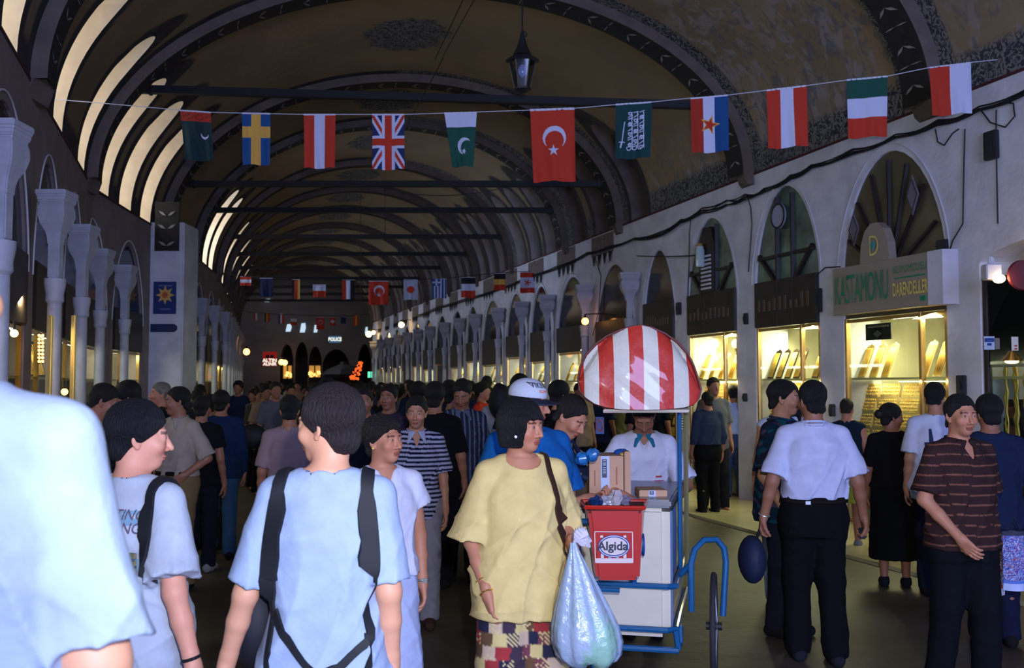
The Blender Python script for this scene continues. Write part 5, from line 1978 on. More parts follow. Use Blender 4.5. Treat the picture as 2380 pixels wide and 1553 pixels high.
def person(label, px, ytop, Y, rot=0, yaw=0, pitch=0, roll=0, lod=1, girth=1.0, skin='olive', hair='short', haircol=(18, 15, 16), top=None, bottom=None, shoes=True,
           arms=None, hands=None, lean=0.0, leanx=0.0, stride=.0, group=None, name='person', s=None, root_at=None, moustache=None, stubble=0, belt=None, cx_off=0.0, shoecol=None, curl=(.35, .35), handn=None, extra=None, eyes=True, jaw=1.0):
    arms = arms or {}
    top = dict(top or {}); bottom = dict(bottom or {})
    W = P(px, ytop, Y)
    # joints in a 1.75 m frame
    def up(p):
        p = np.array(p, float)
        k = max(0, p[2] - .95)
        p[1] -= lean * k; p[0] += leanx * k
        p[2] -= .35 * lean * lean * k
        return p
    hc = up((0, -.014, 1.622)) + np.array((0, -.03 * math.sin(R(pitch)), -.02 * (1 - math.cos(R(pitch)))))
    topz = hc[2] + .128 + (.012 if hair not in ('crop',) else 0)
    if s is None:
        s = W.z / topz
    th = R(rot)
    Rb = rotz(th)
    if root_at is None:
        off = Rb @ (np.array((hc[0] + cx_off, hc[1], 0)) * s)
        loc = np.array((W.x - off[0], W.y - off[1], 0))
    else:
        loc = np.array(root_at, float)
    Hm = rotz(R(yaw)) @ rotx(R(pitch)) @ roty(R(roll))
    g = girth
    nb = up((0, .012, 1.468))
    SH = {1: up((.158 * (.5 + .5 * g), 0.005, 1.402)), -1: up((-.158 * (.5 + .5 * g), 0.005, 1.402))}
    EL = {k: up(arms.get(('e', k), (.212 * k * (.4 + .6 * g), .03, 1.12))) if ('e', k) not in arms else np.array(arms[('e', k)], float) for k in (1, -1)}
    WR = {k: up(arms.get(('w', k), (.225 * k * (.4 + .6 * g), -.045, .875))) if ('w', k) not in arms else np.array(arms[('w', k)], float) for k in (1, -1)}
    HP = {1: (.088, 0, .90), -1: (-.088, 0, .90)}
    KN = {1: (.095, -.03 - stride * .5, .50), -1: (-.095, -.02 + stride * .5, .50)}
    AN = {1: (.10, .02 - stride, .085), -1: (-.10, .02 + stride, .085)}
    h_body, h_head, h_hand, h_cl = {0: (.0085, .0036, .0038, .0075), 1: (.012, .0050, .0052, .0105), 2: (.018, .009, .010, .016), 3: (.024, .016, .016, .022)}[lod]
    fine = lod <= 1
    body = [loft([(z, up((0, 0, z))[0], up((0, 0, z))[1], wx * g, wy * g) for z, wx, wy in BODY_T], .03)]
    for k in (1, -1):
        body += [cone(nb + (0, .01, 0), SH[k], .042, .050, .04), cone(SH[k], EL[k], .050 * g ** .5, .039 * g ** .5, .03), cone(EL[k], EL[k] * .6 + WR[k] * .4, .037 * g ** .5, .036 * g ** .5, .02), cone(EL[k] * .6 + WR[k] * .4, WR[k], .036 * g ** .5, .025, .012)]
        body += [cone(HP[k], KN[k], .083 * g ** .5, .056, .04), cone(KN[k], (np.array(KN[k]) * .6 + np.array(AN[k]) * .4) + (0, .012, 0), .055, .053, .03), cone((np.array(KN[k]) * .6 + np.array(AN[k]) * .4) + (0, .012, 0), AN[k], .053, .035, .03)]
        body += [cone(np.array(AN[k]) + (0, .02, -.04), np.array(AN[k]) + (0, -.13, -.055), .036, .028, .03)]
    neck = [cone(nb + (0, 0, -.05), hc + Hm @ np.array((0, .022, -.045)), .058 * g ** .4, .053 * g ** .4, .025)]
    headp = xf(head_prims(fine, jaw), Hm, hc)
    hp = {}
    for k in (1, -1):
        d = unit(WR[k] - EL[k])
        if hands and k in hands:
            d = unit(hands[k])
        n = (handn or {}).get(k, (-k, 0.15, 0))
        hp[k] = hand_prims(WR[k], d, n, curl[0] if k == 1 else curl[1], mirror=-k if not (handn and k in handn and len(handn[k]) > 3) else k) if lod <= 2 else [cone(WR[k], WR[k] + d * .14, .03, .02, .02)]
        if handn and k in handn:
            hp[k] = hand_prims(WR[k], d, n[:3], curl[0] if k == 1 else curl[1], mirror=(n[3] if len(n) > 3 else -k))
    allp = body + neck + headp + hp[1] + hp[-1]
    bV, bF = mesh_sdf(allp, h_body / s)
    Vs, Fs = [], []
    boxes = [(np.min([p[1] for p in headp], 0) - .02, np.max([p[2] for p in headp], 0) + .02, h_head)]
    boxes[0][0][2] -= .01
    if lod <= 2:
        for k in (1, -1):
            boxes.append((np.min([p[1] for p in hp[k]], 0) - .012, np.max([p[2] for p in hp[k]], 0) + .012, h_hand))
    cen = bV[bF].mean(1)
    keep = np.ones(len(bF), bool)
    for lo, hi, _ in boxes:
        sh = h_body / s * 1.2
        keep &= ~((cen > lo + sh) & (cen < hi - sh)).all(1)
    bF = bF[keep]
    Vs.append(bV); Fs.append(bF)
    nV = len(bV)
    for lo, hi, hh in boxes:
        F, l0 = field(allp, lo, hi, hh / s)
        v, f = nets(F, l0, hh / s)
        Vs.append(v); Fs.append(f + nV); nV += len(v)
    Vb = np.vstack(Vs); Fb = np.vstack(Fs)
    used = np.zeros(len(Vb), bool); used[Fb.ravel()] = True
    rem = np.cumsum(used) - 1
    Vb = Vb[used]; Fb = rem[Fb]
    base = np.array(lin(SKIN[skin]))
    C = np.tile(base, (len(Vb), 1))
    hl = (Vb - hc) @ Hm
    if lod <= 1:
        x, y, z = hl[:, 0], hl[:, 1], hl[:, 2]
        near = (np.abs(hl) < .14).all(1)
        lips = near & (np.abs(x) < .023) & (z < -.059) & (z > -.0805) & (y < -.086)
        C[lips] = base * (.82, .48, .50)
        C[near & (np.abs(x) < .020) & (np.abs(z + .0695) < .0022) & (y < -.085)] = base * .28
        br = near & (np.abs(np.abs(x) - .031) < .018) & (np.abs(z - .0245 + .12 * np.abs(np.abs(x) - .028)) < .0050) & (y < -.07)
        C[br] = base * .22 + np.array(lin(haircol)) * .3
        if stubble:
            sb = near & (z < -.045) & (z > -.12) & (y < -.03) & ~lips
            C[sb] = C[sb] * (1 - stubble * np.array((.35, .25, .2)))
        ck = near & (np.hypot(np.abs(x) - .04, z + .035) < .022) & (y < -.05)
        C[ck] = C[ck] * (1.06, .92, .92)
        no = near & (np.abs(np.abs(x) - .0075) < .003) & (np.abs(z + .0465) < .003) & (y < -.095)
        C[no] = base * .3
        es = near & (np.hypot((np.abs(x) - .031) / 1.5, z - .003) < .0085) & (y < -.07)
        C[es] = base * .78
    fc = extra.get('bodycol') if extra else None
    if fc is not None:
        C = fc(Vb, C)
    root = empty(name, tuple(loc), th, label, 'person', group)
    Mw = np.array(ROOTM[root.name])

    def add(nm, Vl, Fl, m, col=None, par=None, smooth=True):
        return mesh_np(nm, Vl * s, Fl, m, par or root, smooth, col=col, local=True)
    ob = add('body', Vb, Fb, skin_m, C)
    out = dict(root=root, body=ob, s=s, hc=hc, Hm=Hm, SH=SH, EL=EL, WR=WR, HP=HP, KN=KN, AN=AN, add=add, Rb=Rb, loc=loc, up=up)

    def w2l(p):
        return (Rb.T @ (np.array(p) - loc)) / s
    out['w2l'] = w2l
    out['l2w'] = lambda p: Vector(tuple(Rb @ (np.array(p) * s) + loc))
    # eyes
    if lod <= 1 and eyes:
        for k in (-1, 1):
            mb = MB()
            c = np.array((.031 * k, -.0805, .003))
            mb.ball(c, (.0125, .0125, .0086), 12, 8, 0)
            mb.ball(c + (0, -.0085, 0), (.0052, .0048, .0056), 10, 6, 1)
            # lids as a thin upper rim
            mb.v = [tuple((Hm @ np.array(v) + hc) * s) for v in mb.v]
            mb.build('eye', [eye_w, eye_d], root, smooth='all', local=True)
    # hair
    rs = random.Random(label)
    if hair and hair != 'bald':
        hs = HAIR[hair]
        ly, lz = hs['line']
        pr = [ell(hs['c'], hs['r'], .01)]
        if hs.get('tail'):
            pr.append(loft([(-.34, 0, .08, .075, .035), (-.2, 0, .085, .10, .045), (-.05, 0, .06, .10, .07), (.02, 0, .05, .095, .08)], .04))
        ph = rs.uniform(0, 6)

        def hcut(x, y, z):
            yy = y[0, :, 0] if y.ndim == 3 else y
            line = np.interp(yy, ly, lz)[None, :, None] + 0 * x
            line = line + (.010 if hair in ('bob', 'long') else .006) * np.sin(x * 190 + ph) * np.sin(x * 70 + 1)
            if hs.get('side'):
                line = np.where(np.abs(x) > .062, -.098 if not hs.get('tail') else -.3, line)
            return line - z
        if hs.get('side') and not hs.get('tail'):
            pr.append(loft([(-.105, 0, .022, .084, .085), (-.06, 0, .020, .094, .100), (0, 0, .018, .098, .108), (.04, 0, .018, .09, .10)], .03))
        if not hs.get('side'):
            pr.append(ell((0, .062, -.052), (.060, .046, .045), .03))
        amp = .0012 if hair != 'curly' else .004
        fr = 90 if hair == 'curly' else 45
        V_, F_ = mesh_sdf(pr, h_head * 1.25 / s, cuts=[hcut], disp=lambda x, y, z: amp * np.sin(x * fr * 1.7 + ph + 2 * np.sin(z * fr)) * np.sin(y * fr + ph * 2) + amp * .6 * np.sin((z + x) * fr * 2.2 + y * 60))
        V_ = V_ @ Hm.T + hc
        hcA = np.tile(np.array(lin(haircol)), (len(V_), 1)) * (1 + .22 * np.sin(V_[:, :1] * 420 + 3 * np.sin(V_[:, 2:] * 60)))
        out['hair'] = add('hair', V_, F_, hair_m, hcA)
    if moustache:
        mp_ = [cone((-.026, -.088, -.058), (0, -.098, -.052), .0045, .0075, .004), cone((.026, -.088, -.058), (0, -.098, -.052), .0045, .0075, .004)]
        V_, F_ = mesh_sdf(mp_, h_head * .8 / s)
        add('moustache', V_ @ Hm.T + hc, F_, hair_m, np.tile(np.array(lin(moustache)), (len(V_), 1)))
    # ---- clothing
    ph = rs.uniform(0, 6)

    def folds(A, zc=1.0):
        def f(x, y, z):
            w = np.clip((1.42 - z) / .3, .15, 1)
            q1 = 21 * x + 2.2 * np.sin(5 * z + ph) + 9 * y + ph
            q2 = 13 * x + 15 * z + 6 * y + 1.5 * np.sin(9 * x + ph)
            q3 = -15 * x + 13 * z + 1.2 * np.sin(7 * z + ph)
            return A * w * (.75 - 1.25 * (1 - np.abs(np.sin(q1))) ** 2 - .8 * (1 - np.abs(np.sin(q2))) ** 3 - .7 * (1 - np.abs(np.sin(q3))) ** 3)
        return f

    if bottom:
        bk = bottom.get('kind', 'trousers'); lo_ = bottom.get('loose', .014); wst = bottom.get('waist', 1.03)
        pr = [loft([(z, up((0, 0, z))[0] if z > .95 else 0, up((0, 0, z))[1] if z > .95 else 0, wx * g + lo_, wy * g + lo_) for z, wx, wy in BODY_T if z <= 1.06], .03)]
        zb = bottom.get('hem', .05)
        if bk in ('trousers', 'shorts'):
            fl = bottom.get('flare', .0)
            for k in (1, -1):
                pr += [cone(HP[k], KN[k], .088 * g ** .5 + lo_, .064 + lo_ + fl, .04)]
                if bk == 'trousers':
                    pr += [cone(KN[k], AN[k], .064 + lo_, .056 + lo_, .03)]
        else:
            fl = bottom.get('flare', .1)
            pr += [loft([(zb, 0, 0, .16 * g + fl, .12 * g + fl * .8), (.6, 0, 0, .17 * g + fl * .6, .125 * g + fl * .5), (.86, 0, 0, .172 * g + lo_, .118 * g + lo_), (.98, 0, 0, .165 * g + lo_, .112 * g + lo_)], .03)]
        cuts = [lambda x, y, z: z - wst + 0 * x, lambda x, y, z: zb - z + 0 * x]
        V_, F_ = mesh_sdf(pr, h_cl * 1.2 / s, cuts, folds(.005))
        c = bottom.get('col', (30, 30, 36))
        Cc = c(V_) if callable(c) else np.tile(np.array(lin(c)), (len(V_), 1))
        out['bottom'] = add(bottom.get('name', bk if bk != 'trousers' else 'trousers'), V_, F_, cloth_m, Cc)
        if belt:
            pr = [loft([(wst - .045, 0, 0, .158 * g + lo_ + .010, .110 * g + lo_ + .010), (wst - .005, 0, 0, .150 * g + lo_ + .012, .104 * g + lo_ + .012)], .01)]
            V_, F_ = mesh_sdf(pr, h_cl * .9 / s)
            add('belt', V_, F_, cloth_m, np.tile(np.array(lin(belt)), (len(V_), 1)))
    if top:
        lo_ = top.get('loose', .02); hem = top.get('hem', .80); fl = top.get('flare', .02)
        sl = top.get('sleeve', .62); sw = top.get('sleevew', .018)
        tab = []
        for z, wx, wy in [(hem - .001, 0, 0)] + [t_ for t_ in BODY_T if t_[0] > hem + .02]:
            if wx == 0:
                wx = np.interp(z, [t_[0] for t_ in BODY_T], [t_[1] for t_ in BODY_T]); wy = np.interp(z, [t_[0] for t_ in BODY_T], [t_[2] for t_ in BODY_T])
            ff = fl * max(0, (1.3 - z) / .5)
            l2 = lo_ if z < 1.36 else lo_ * .6
            u_ = up((0, 0, z))
            # shirts hang from the chest: never narrower than it by much
            wmin = .146 if top.get('boxy', True) else 0
            tab.append((z, u_[0], u_[1], max(wx, wmin if z < 1.3 else 0) * g + l2 + ff, max(wy, .104 if z < 1.3 else 0) * g + l2 + ff))
        pr = [loft(tab, .03, e=2.4)]
        for k in (1, -1):
            pr.append(cone(nb + (0, .01, -.006), SH[k], .052, .053 + lo_ * .3, .04))
            if sl > 0:
                if sl <= 1:
                    e_ = SH[k] + (EL[k] - SH[k]) * sl
                    dd = unit(EL[k] - SH[k])
                    e2 = e_ + dd * .08
                    pr.append(cone(SH[k], e2, .053 + lo_ * .3, .050 + lo_ * .4 + sw * (1 + .08 / max(.1, np.linalg.norm(e_ - SH[k]))), .018, 'add', (e_, dd)))
                else:
                    pr += [cone(SH[k], EL[k], .060 + lo_ * .4, .05 + lo_ * .3, .03), cone(EL[k], WR[k], .05 + lo_ * .3, .036 + lo_ * .2, .02, 'add', (WR[k], unit(WR[k] - EL[k])))]
        nk = top.get('neck', 'round')
        rn_ = top.get('neckr', .068)
        hn = hc - nb
        pr.append(cone(nb + (0, 0, .005), nb + (0, hn[1] * .8, .13), rn_, rn_ + .02, .008, 'sub'))
        if nk == 'v':
            pr.append(cone(nb + (0, -.125, -.11), nb + (0, -.085, .03), .008, .055, .012, 'sub'))
        if nk == 'scoop':
            pr.append(ell(nb + (0, -.05, .0), (.085, .075, .055), .012, 'sub'))
        cuts = [lambda x, y, z: hem - z + 0 * x + top.get('hemwave', .0) * np.sin(20 * x + ph)]
        if top.get('tuck'):
            cuts = [lambda x, y, z: hem - z + 0 * x]
        V_, F_ = mesh_sdf(pr, top.get('vox', h_cl) / s, cuts, folds(top.get('fold', .008)))
        c = top.get('col', (200, 200, 210))
        Cc = c(V_) if callable(c) else np.tile(np.array(lin(c)), (len(V_), 1))
        out['top'] = add(top.get('name', 'shirt'), V_, F_, cloth_m, Cc)
        if top.get('collar'):
            cc = top['collar']
            pr = []
            rc_ = rn_ + .004
            N_ = 14
            span = 2.75 if top.get('opencollar', True) else 3.1
            for i in range(N_):
                a0 = -span + 2 * span * i / N_; a1 = -span + 2 * span * (i + 1) / N_
                z0 = .028 - .020 * (abs(a0) / span) ** 2; z1 = .028 - .020 * (abs(a1) / span) ** 2
                p0 = nb + np.array((rc_ * math.sin(a0), .004 + rc_ * math.cos(a0) * .95, z0)); p1 = nb + np.array((rc_ * math.sin(a1), .004 + rc_ * math.cos(a1) * .95, z1))
                pr.append(cone(p0, p1, .0085, .0085, .004))
                pr.append(cone(p0 + (math.sin(a0) * .014, math.cos(a0) * .014, -.022), p1 + (math.sin(a1) * .014, math.cos(a1) * .014, -.022), .0075, .0075, .010))
            if top.get('wings', True):
                for k in (1, -1):
                    tip = nb + (k * .066, -.112, -.072)
                    for q_ in (.018, .036, .054):
                        pr.append(cone(nb + (k * q_, -.086 + q_ * .35, .004), tip, .010, .006, .012))
            V_, F_ = mesh_sdf(pr, h_cl * .75 / s)
            out['collar'] = add('collar', V_, F_, cloth_m, np.tile(np.array(lin(cc)), (len(V_), 1)), par=out['top'])
    if shoes:
        for k in (1, -1):
            a = np.array(AN[k])
            pr = [cone(a + (0, .045, -.045), a + (0, -.04, -.04), .042, .045, .02), cone(a + (0, -.04, -.045), a + (0, -.155, -.052), .046, .036, .03), cone(a + (0, .02, 0), a + (0, .02, -.03), .045, .045, .02)]
            zf = a[2] - .085
            V_, F_ = mesh_sdf(pr, h_cl / s, [lambda x, y, z: zf - z + 0 * x, lambda x, y, z: z - a[2] - .01 + 0 * x])
            add('shoe', V_, F_, cloth_m, np.tile(np.array(lin(shoecol or (24, 22, 26))), (len(V_), 1)))
    return out


def conform_text(out, s_, at, ex, ey, en, height, m, target, nm='print', xs=1.0, bold=0.0, off=.004, shapes=None):
    """lettering or flat shapes laid on a garment; at/ex/ey/en in the person's own frame (1.75 m units)"""
    sc = out['s']
    at, ex, ey, en = (np.array(v, float) for v in (at, ex, ey, en))
    if shapes is None:
        o = text_mesh(nm, s_, at * sc, ex, ey, en, height * sc, m, None, xs=xs, bold=bold, extrude=0)
    else:
        mb = MB()
        for poly in shapes:
            mb.add([tuple((at + ex * p[0] + ey * p[1]) * sc) for p in poly], [tuple(range(len(poly)))])
        o = mb.build(nm, m, recalc=False)
    me = o.data
    bm = bmesh.new(); bm.from_mesh(me)
    bmesh.ops.triangulate(bm, faces=bm.faces)
    for _ in range(2):
        es = [e for e in bm.edges if e.calc_length() > .02]
        if es:
            bmesh.ops.subdivide_edges(bm, edges=es, cuts=1)
    bmesh.ops.triangulate(bm, faces=bm.faces)
    tm = target.data
    bv = BVHTree.FromPolygons([v.co for v in tm.vertices], [tuple(p.vertices) for p in tm.polygons])
    n = Vector(tuple(en))
    for v in bm.verts:
        h = bv.ray_cast(v.co + n * .3, -n, .7)
        if h[0] is not None:
            v.co = h[0] + n * off
    bm.to_mesh(me); bm.free()
    o.parent = target
    return o


def strap(out, pts, w, th, m, nm='strap', par=None, world=False, hug='top'):
    """flat band through points given in the person's frame (or world), facing outwards roughly"""
    mb = MB()
    P_ = [out['l2w'](p) for p in pts] if not world else [Vector(p) for p in pts]
    n = len(P_)
    c = Vector(tuple(out['Rb'] @ (np.array((0, .0, 1.2)) * out['s']) + out['loc']))
    sub = []
    for i in range(n - 1):
        a0 = P_[max(0, i - 1)]; a, b = P_[i], P_[i + 1]; b1 = P_[min(n - 1, i + 2)]
        for j in range(5):
            t = j / 5
            sub.append(.5 * ((2 * a) + (b - a0) * t + (2 * a0 - 5 * a + 4 * b - b1) * t * t + (3 * a - a0 - 3 * b + b1) * t ** 3))
    sub.append(P_[-1])
    bv = None
    if hug and out.get(hug) is not None:
        ob_ = out[hug]
        bv = BVHTree.FromPolygons([Vector(out['l2w'](np.array(v.co) / out['s'])) for v in ob_.data.vertices], [tuple(q.vertices) for q in ob_.data.polygons])
    vs = []
    for i, p in enumerate(sub):
        d = (sub[min(i + 1, len(sub) - 1)] - sub[max(i - 1, 0)]).normalized()
        o_ = p - c; o_.z *= .25
        o_ = (o_ - d * o_.dot(d)).normalized()
        sd = d.cross(o_).normalized()
        if bv is not None:
            row = []
            for sg in (1, -1):
                q = p + sd * w / 2 * sg
                co, nn, _, _ = bv.find_nearest(q)
                if co is not None and (co - q).length < .16:
                    row.append((co + nn * .003, co + nn * (.003 + th)))
                else:
                    row.append((q - o_ * th / 2, q + o_ * th / 2))
            vs += [row[0][0], row[1][0], row[1][1], row[0][1]]
            continue
        vs += [p + sd * w / 2 - o_ * th / 2, p - sd * w / 2 - o_ * th / 2, p - sd * w / 2 + o_ * th / 2, p + sd * w / 2 + o_ * th / 2]
    fs = []
    for i in range(len(sub) - 1):
        for k in range(4):
            fs.append((4 * i + k, 4 * i + (k + 1) % 4, 4 * i + 4 + (k + 1) % 4, 4 * i + 4 + k))
    fs += [(3, 2, 1, 0), tuple(4 * (len(sub) - 1) + k for k in range(4))]
    mb.add(vs, fs)
    return mb.build(nm, m, par, smooth=True)

# ================================================================ ICE-CREAM CART
blue_tube = mat('blue_painted_tube', (22, 84, 132), .3, coat=.5)
cart_white = mat('cart_white', (205, 196, 180), .35, coat=.4, var=.05)
red_plastic = mat('red_plastic', (176, 34, 22), .35, coat=.3)
CB = Vector((.85, 5.42, 0))          # near right corner of the box
cth = R(-13)
cx_, cy_ = Vector((math.cos(cth), math.sin(cth), 0)), Vector((-math.sin(cth), math.cos(cth), 0))
cart = empty('ice_cream_cart', tuple(CB), 0, 'white ice cream cart with blue tube frame and striped canopy', 'cart')


def K(a, b_, z):
    """a = metres left of the corner, b_ = metres back, z up"""
    return CB - cx_ * a + cy_ * b_ + Vector((0, 0, z))


def kbox(mb, a0, a1, b0, b1, z0, z1, mi=0):
    return mb.hexa([K(a1, b0, z0), K(a0, b0, z0), K(a0, b1, z0), K(a1, b1, z0), K(a1, b0, z1), K(a0, b0, z1), K(a0, b1, z1), K(a1, b1, z1)], mi)


mb = MB(); kbox(mb, 0, .82, 0, 1.05, .30, 1.02)
mb.build('cabinet', cart_white, cart, bevel=.045, smooth=True)
mb = MB(); kbox(mb, -.01, .83, -.01, 1.06, 1.0, 1.045)
mb.build('top_rim', mat('cart_rim_steel', (120, 122, 130), .3, metal=.6), cart, bevel=.01)
mb = MB(); kbox(mb, -.012, 0.0, .06, 1.0, .34, .98)
mb.build('side_panel', mat('cart_side_blue', (90, 104, 140), .25, coat=.6), cart)
mb = MB()
r_ = .017
for z in (.585, .355):
    mb.tube([K(.84, -.03, z), K(0.01, -.03, z), K(-.03, .01, z), K(-.03, 1.08, z)], r_, 8)
mb.tube([K(.84, -.045, .255), K(-.045, -.045, .255), K(-.045, .1, .255), K(-.045, .1, .355)], r_, 8)
mb.tube([K(-.045, -.03, .255), K(-.03, -.03, .355)], r_ * .9, 8)
for a in (.40, .80):
    mb.tube([K(a, -.03, .585), K(a, -.03, .355)], r_, 8)
# basket rail that carries the bin
mb.tube([K(.86, -.03, .585), K(.86, -.03, .90), K(.84, -.22, .945), K(.22, -.22, .945), K(.19, -.19, .93), K(.19, -.03, .90), K(.19, -.03, .585)], r_, 8)
mb.tube([K(.80, -.25, .60), K(.24, -.25, .60)], r_ * .8, 8)
# wheel guard hoop and poles
hoop = [K(-.10, .25, .40), K(-.10, .25, .66), K(-.12, .27, .74), K(-.17, .30, .79), K(-.24, .34, .79), K(-.28, .36, .74), K(-.29, .36, .66), K(-.27, .36, .36)]
mb.tube(hoop, r_ * 1.05, 10)
mb.tube([K(-.03, .30, .585), K(-.10, .25, .66)], r_, 8)
mb.tube([K(-.03, .45, 1.02), K(-.03, .45, 1.60)], .013, 8)
mb.tube([K(-.03, .45, 1.02), K(-.03, .45, .585)], .013, 8)
mb.build('frame', blue_tube, cart, smooth=True)
mb = MB(); mb.tube([K(.74, .10, 1.04), K(.74, .10, 1.62)], .018, 10); mb.build('canopy_pole', mat('steel_pole', (170, 180, 200), .25, metal=.7), cart, smooth=True)
# reflective plastic sheet hanging beside the far pole
mb = MB()
for i in range(6):
    y0, y1 = .47 + .03 * i, .50 + .03 * i
    w = .012 * math.sin(i * 2)
    mb.add([K(-.06 - w, y0, .55), K(-.06 + w, y1, .55), K(-.06 + w, y1, 1.56), K(-.06 - w, y0, 1.56)], [(0, 1, 2, 3)])
mb.build('plastic_curtain', mat('clear_plastic_sheet', (150, 148, 110), .15, spec=.8, coat=1), cart, smooth=True, recalc=False)
# wheels
for nm, c0 in (('wheel', K(-.22, .36, 0)), ('wheel', K(1.02, .36, 0))):
    ax = Vector((cx_.x, cx_.y, 0)).normalized()
    c = c0 + Vector((0, 0, .30))
    wm = MB()
    e1, e2 = cy_, Vector((0, 0, 1))
    wm.tube([c + e1 * (.285 * math.cos(t)) + e2 * (.285 * math.sin(t)) for t in np.linspace(0, 2 * math.pi, 41)[:-1]], .016, 8, closed=True)
    w = wm.build(nm, mat('tyre_rubber', (40, 40, 44), .8), cart, smooth=True)
    wm = MB()
    wm.tube([c + e1 * (.262 * math.cos(t)) + e2 * (.262 * math.sin(t)) for t in np.linspace(0, 2 * math.pi, 41)[:-1]], .009, 6, closed=True)
    wm.build('rim', mat('wheel_rim', (170, 165, 175), .3, metal=.5), w, smooth=True)
    wm = MB()
    for k in range(18):
        t = 2 * math.pi * k / 18
        wm.cyl(c + ax * (.02 if k % 2 else -.02), c + e1 * (.262 * math.cos(t + .2)) + e2 * (.262 * math.sin(t + .2)), .0022, n=4)
    wm.build('spokes', MATS['wheel_rim'], w)
    wm = MB(); wm.cyl(c - ax * .045, c + ax * .045, .022, n=10); wm.build('hub', iron, w)
mb = MB(); mb.tube([K(.42, -.0, .30), K(.42, .02, .04)], .016, 8); mb.box(K(.42, .02, .02), (.10, .10, .03)); mb.build('prop_leg', blue_tube, cart)
# --- striped canopy: a bulging half-dome with sides swept back
CYW = 5.52
outl = [(1347, 905), (1344, 880), (1348, 855), (1362, 825), (1385, 800), (1410, 782), (1440, 768), (1470, 759), (1492, 757), (1515, 762), (1545, 775), (1575, 796), (1598, 822), (1612, 850), (1622, 880), (1629, 905),
        (1624, 925), (1610, 940), (1585, 947), (1540, 951), (1490, 952), (1440, 951), (1405, 946), (1380, 938), (1360, 924)]
ctr = P(1487, 870, CYW)
PO = [P(x, y, CYW) for x, y in outl]
stripes_px = [1357, 1390, 1424, 1459, 1492, 1527, 1561, 1597, 1628]
canopy_m = [mat('canopy_red', (186, 52, 40), .5, coat=.8, bump=.55, bscale=13, spec=.3), mat('canopy_white', (206, 200, 188), .5, coat=.8, bump=.55, bscale=13, spec=.3)]
xs_ = [P(x, 860, CYW).x for x in stripes_px]
# build as a grid clipped to the outline: columns at stripe edges and between
allx = sorted(set([PO[1].x + .001] + xs_[:-1] + [PO[15].x - .001]))
colx = []
for a, b_ in zip(allx[:-1], allx[1:]):
    colx += list(np.linspace(a, b_, 9)[:-1])
colx.append(allx[-1])


def zrange(x):
    zs_ = []
    n = len(PO)
    for i in range(n):
        a, b_ = PO[i], PO[(i + 1) % n]
        if (a.x - x) * (b_.x - x) <= 0 and abs(a.x - b_.x) > 1e-9:
            t = (x - a.x) / (b_.x - a.x); zs_.append(a.z + t * (b_.z - a.z))
    return (min(zs_), max(zs_)) if len(zs_) >= 2 else (ctr.z, ctr.z)


NZ = 28
hwid = (PO[15].x - PO[1].x) / 2
cxn = (PO[15].x + PO[1].x) / 2
gv, gf, gm = [], [], []
for x in colx:
    z0, z1 = zrange(x)
    for j in range(NZ + 1):
        z = z0 + (z1 - z0) * j / NZ
        fz = j / NZ
        q = min(1, ((x - cxn) / hwid) ** 2 + ((fz - .35) / .72) ** 2 * (1 if fz > .35 else .25))
        y = CYW - .09 * math.sqrt(max(0, 1 - q)) + .06 * max(0, fz - .35) ** 2 + .006 * math.sin(31 * x + 17 * z) * math.sin(23 * z)
        gv.append((x, y, z))
for i in range(len(colx) - 1):
    xm = (colx[i] + colx[i + 1]) / 2
    k = sum(1 for e in xs_[:-1] if e < xm)
    for j in range(NZ):
        a = i * (NZ + 1) + j
        gf.append((a, a + NZ + 1, a + NZ + 2, a + 1)); gm.append(0 if k % 2 == 0 else 1)
mb = MB(); mb.add(gv, gf); mb.m = gm
cf = mb.build('canopy', canopy_m, cart, smooth=True)
# dark piping and swept-back translucent sides
mb = MB(); mb.tube([p + Vector((0, .0, 0)) for p in PO], .007, 6, closed=True); mb.build('piping', mat('maroon_piping', (90, 28, 24), .5), cf, smooth=True)
mb = MB()
n = len(PO)
for i in range(n):
    a, b_ = PO[i], PO[(i + 1) % n]
    if a.z < ctr.z - .135 and b_.z < ctr.z - .135:
        continue
    def back(p):
        return Vector((cxn + (p.x - cxn) * .93 + .05, CYW + .62, ctr.z - .12 + (p.z - ctr.z + .12) * .70))
    mb.add([a, b_, back(b_), back(a)], [(0, 1, 2, 3)], i % 2)
mb.build('canopy_side', [mat('milky_plastic', (150, 128, 118), .2, spec=.7, coat=.8), mat('milky_plastic_red', (140, 84, 74), .2, spec=.7, coat=.8)], cf, smooth=True, recalc=False)
mb = MB()
zb = P(1487, 948, CYW).z
mb.tube([Vector((PO[22].x, CYW, zb - .02)), Vector((PO[18].x + .03, CYW, zb - .015)), Vector((PO[18].x + .08, CYW + .55, zb - .02)), Vector((PO[22].x + .05, CYW + .55, zb - .02))], .012, 6, closed=True)
mb.build('lower_frame', mat('frame_offwhite', (190, 176, 160), .4), cf, smooth=True)
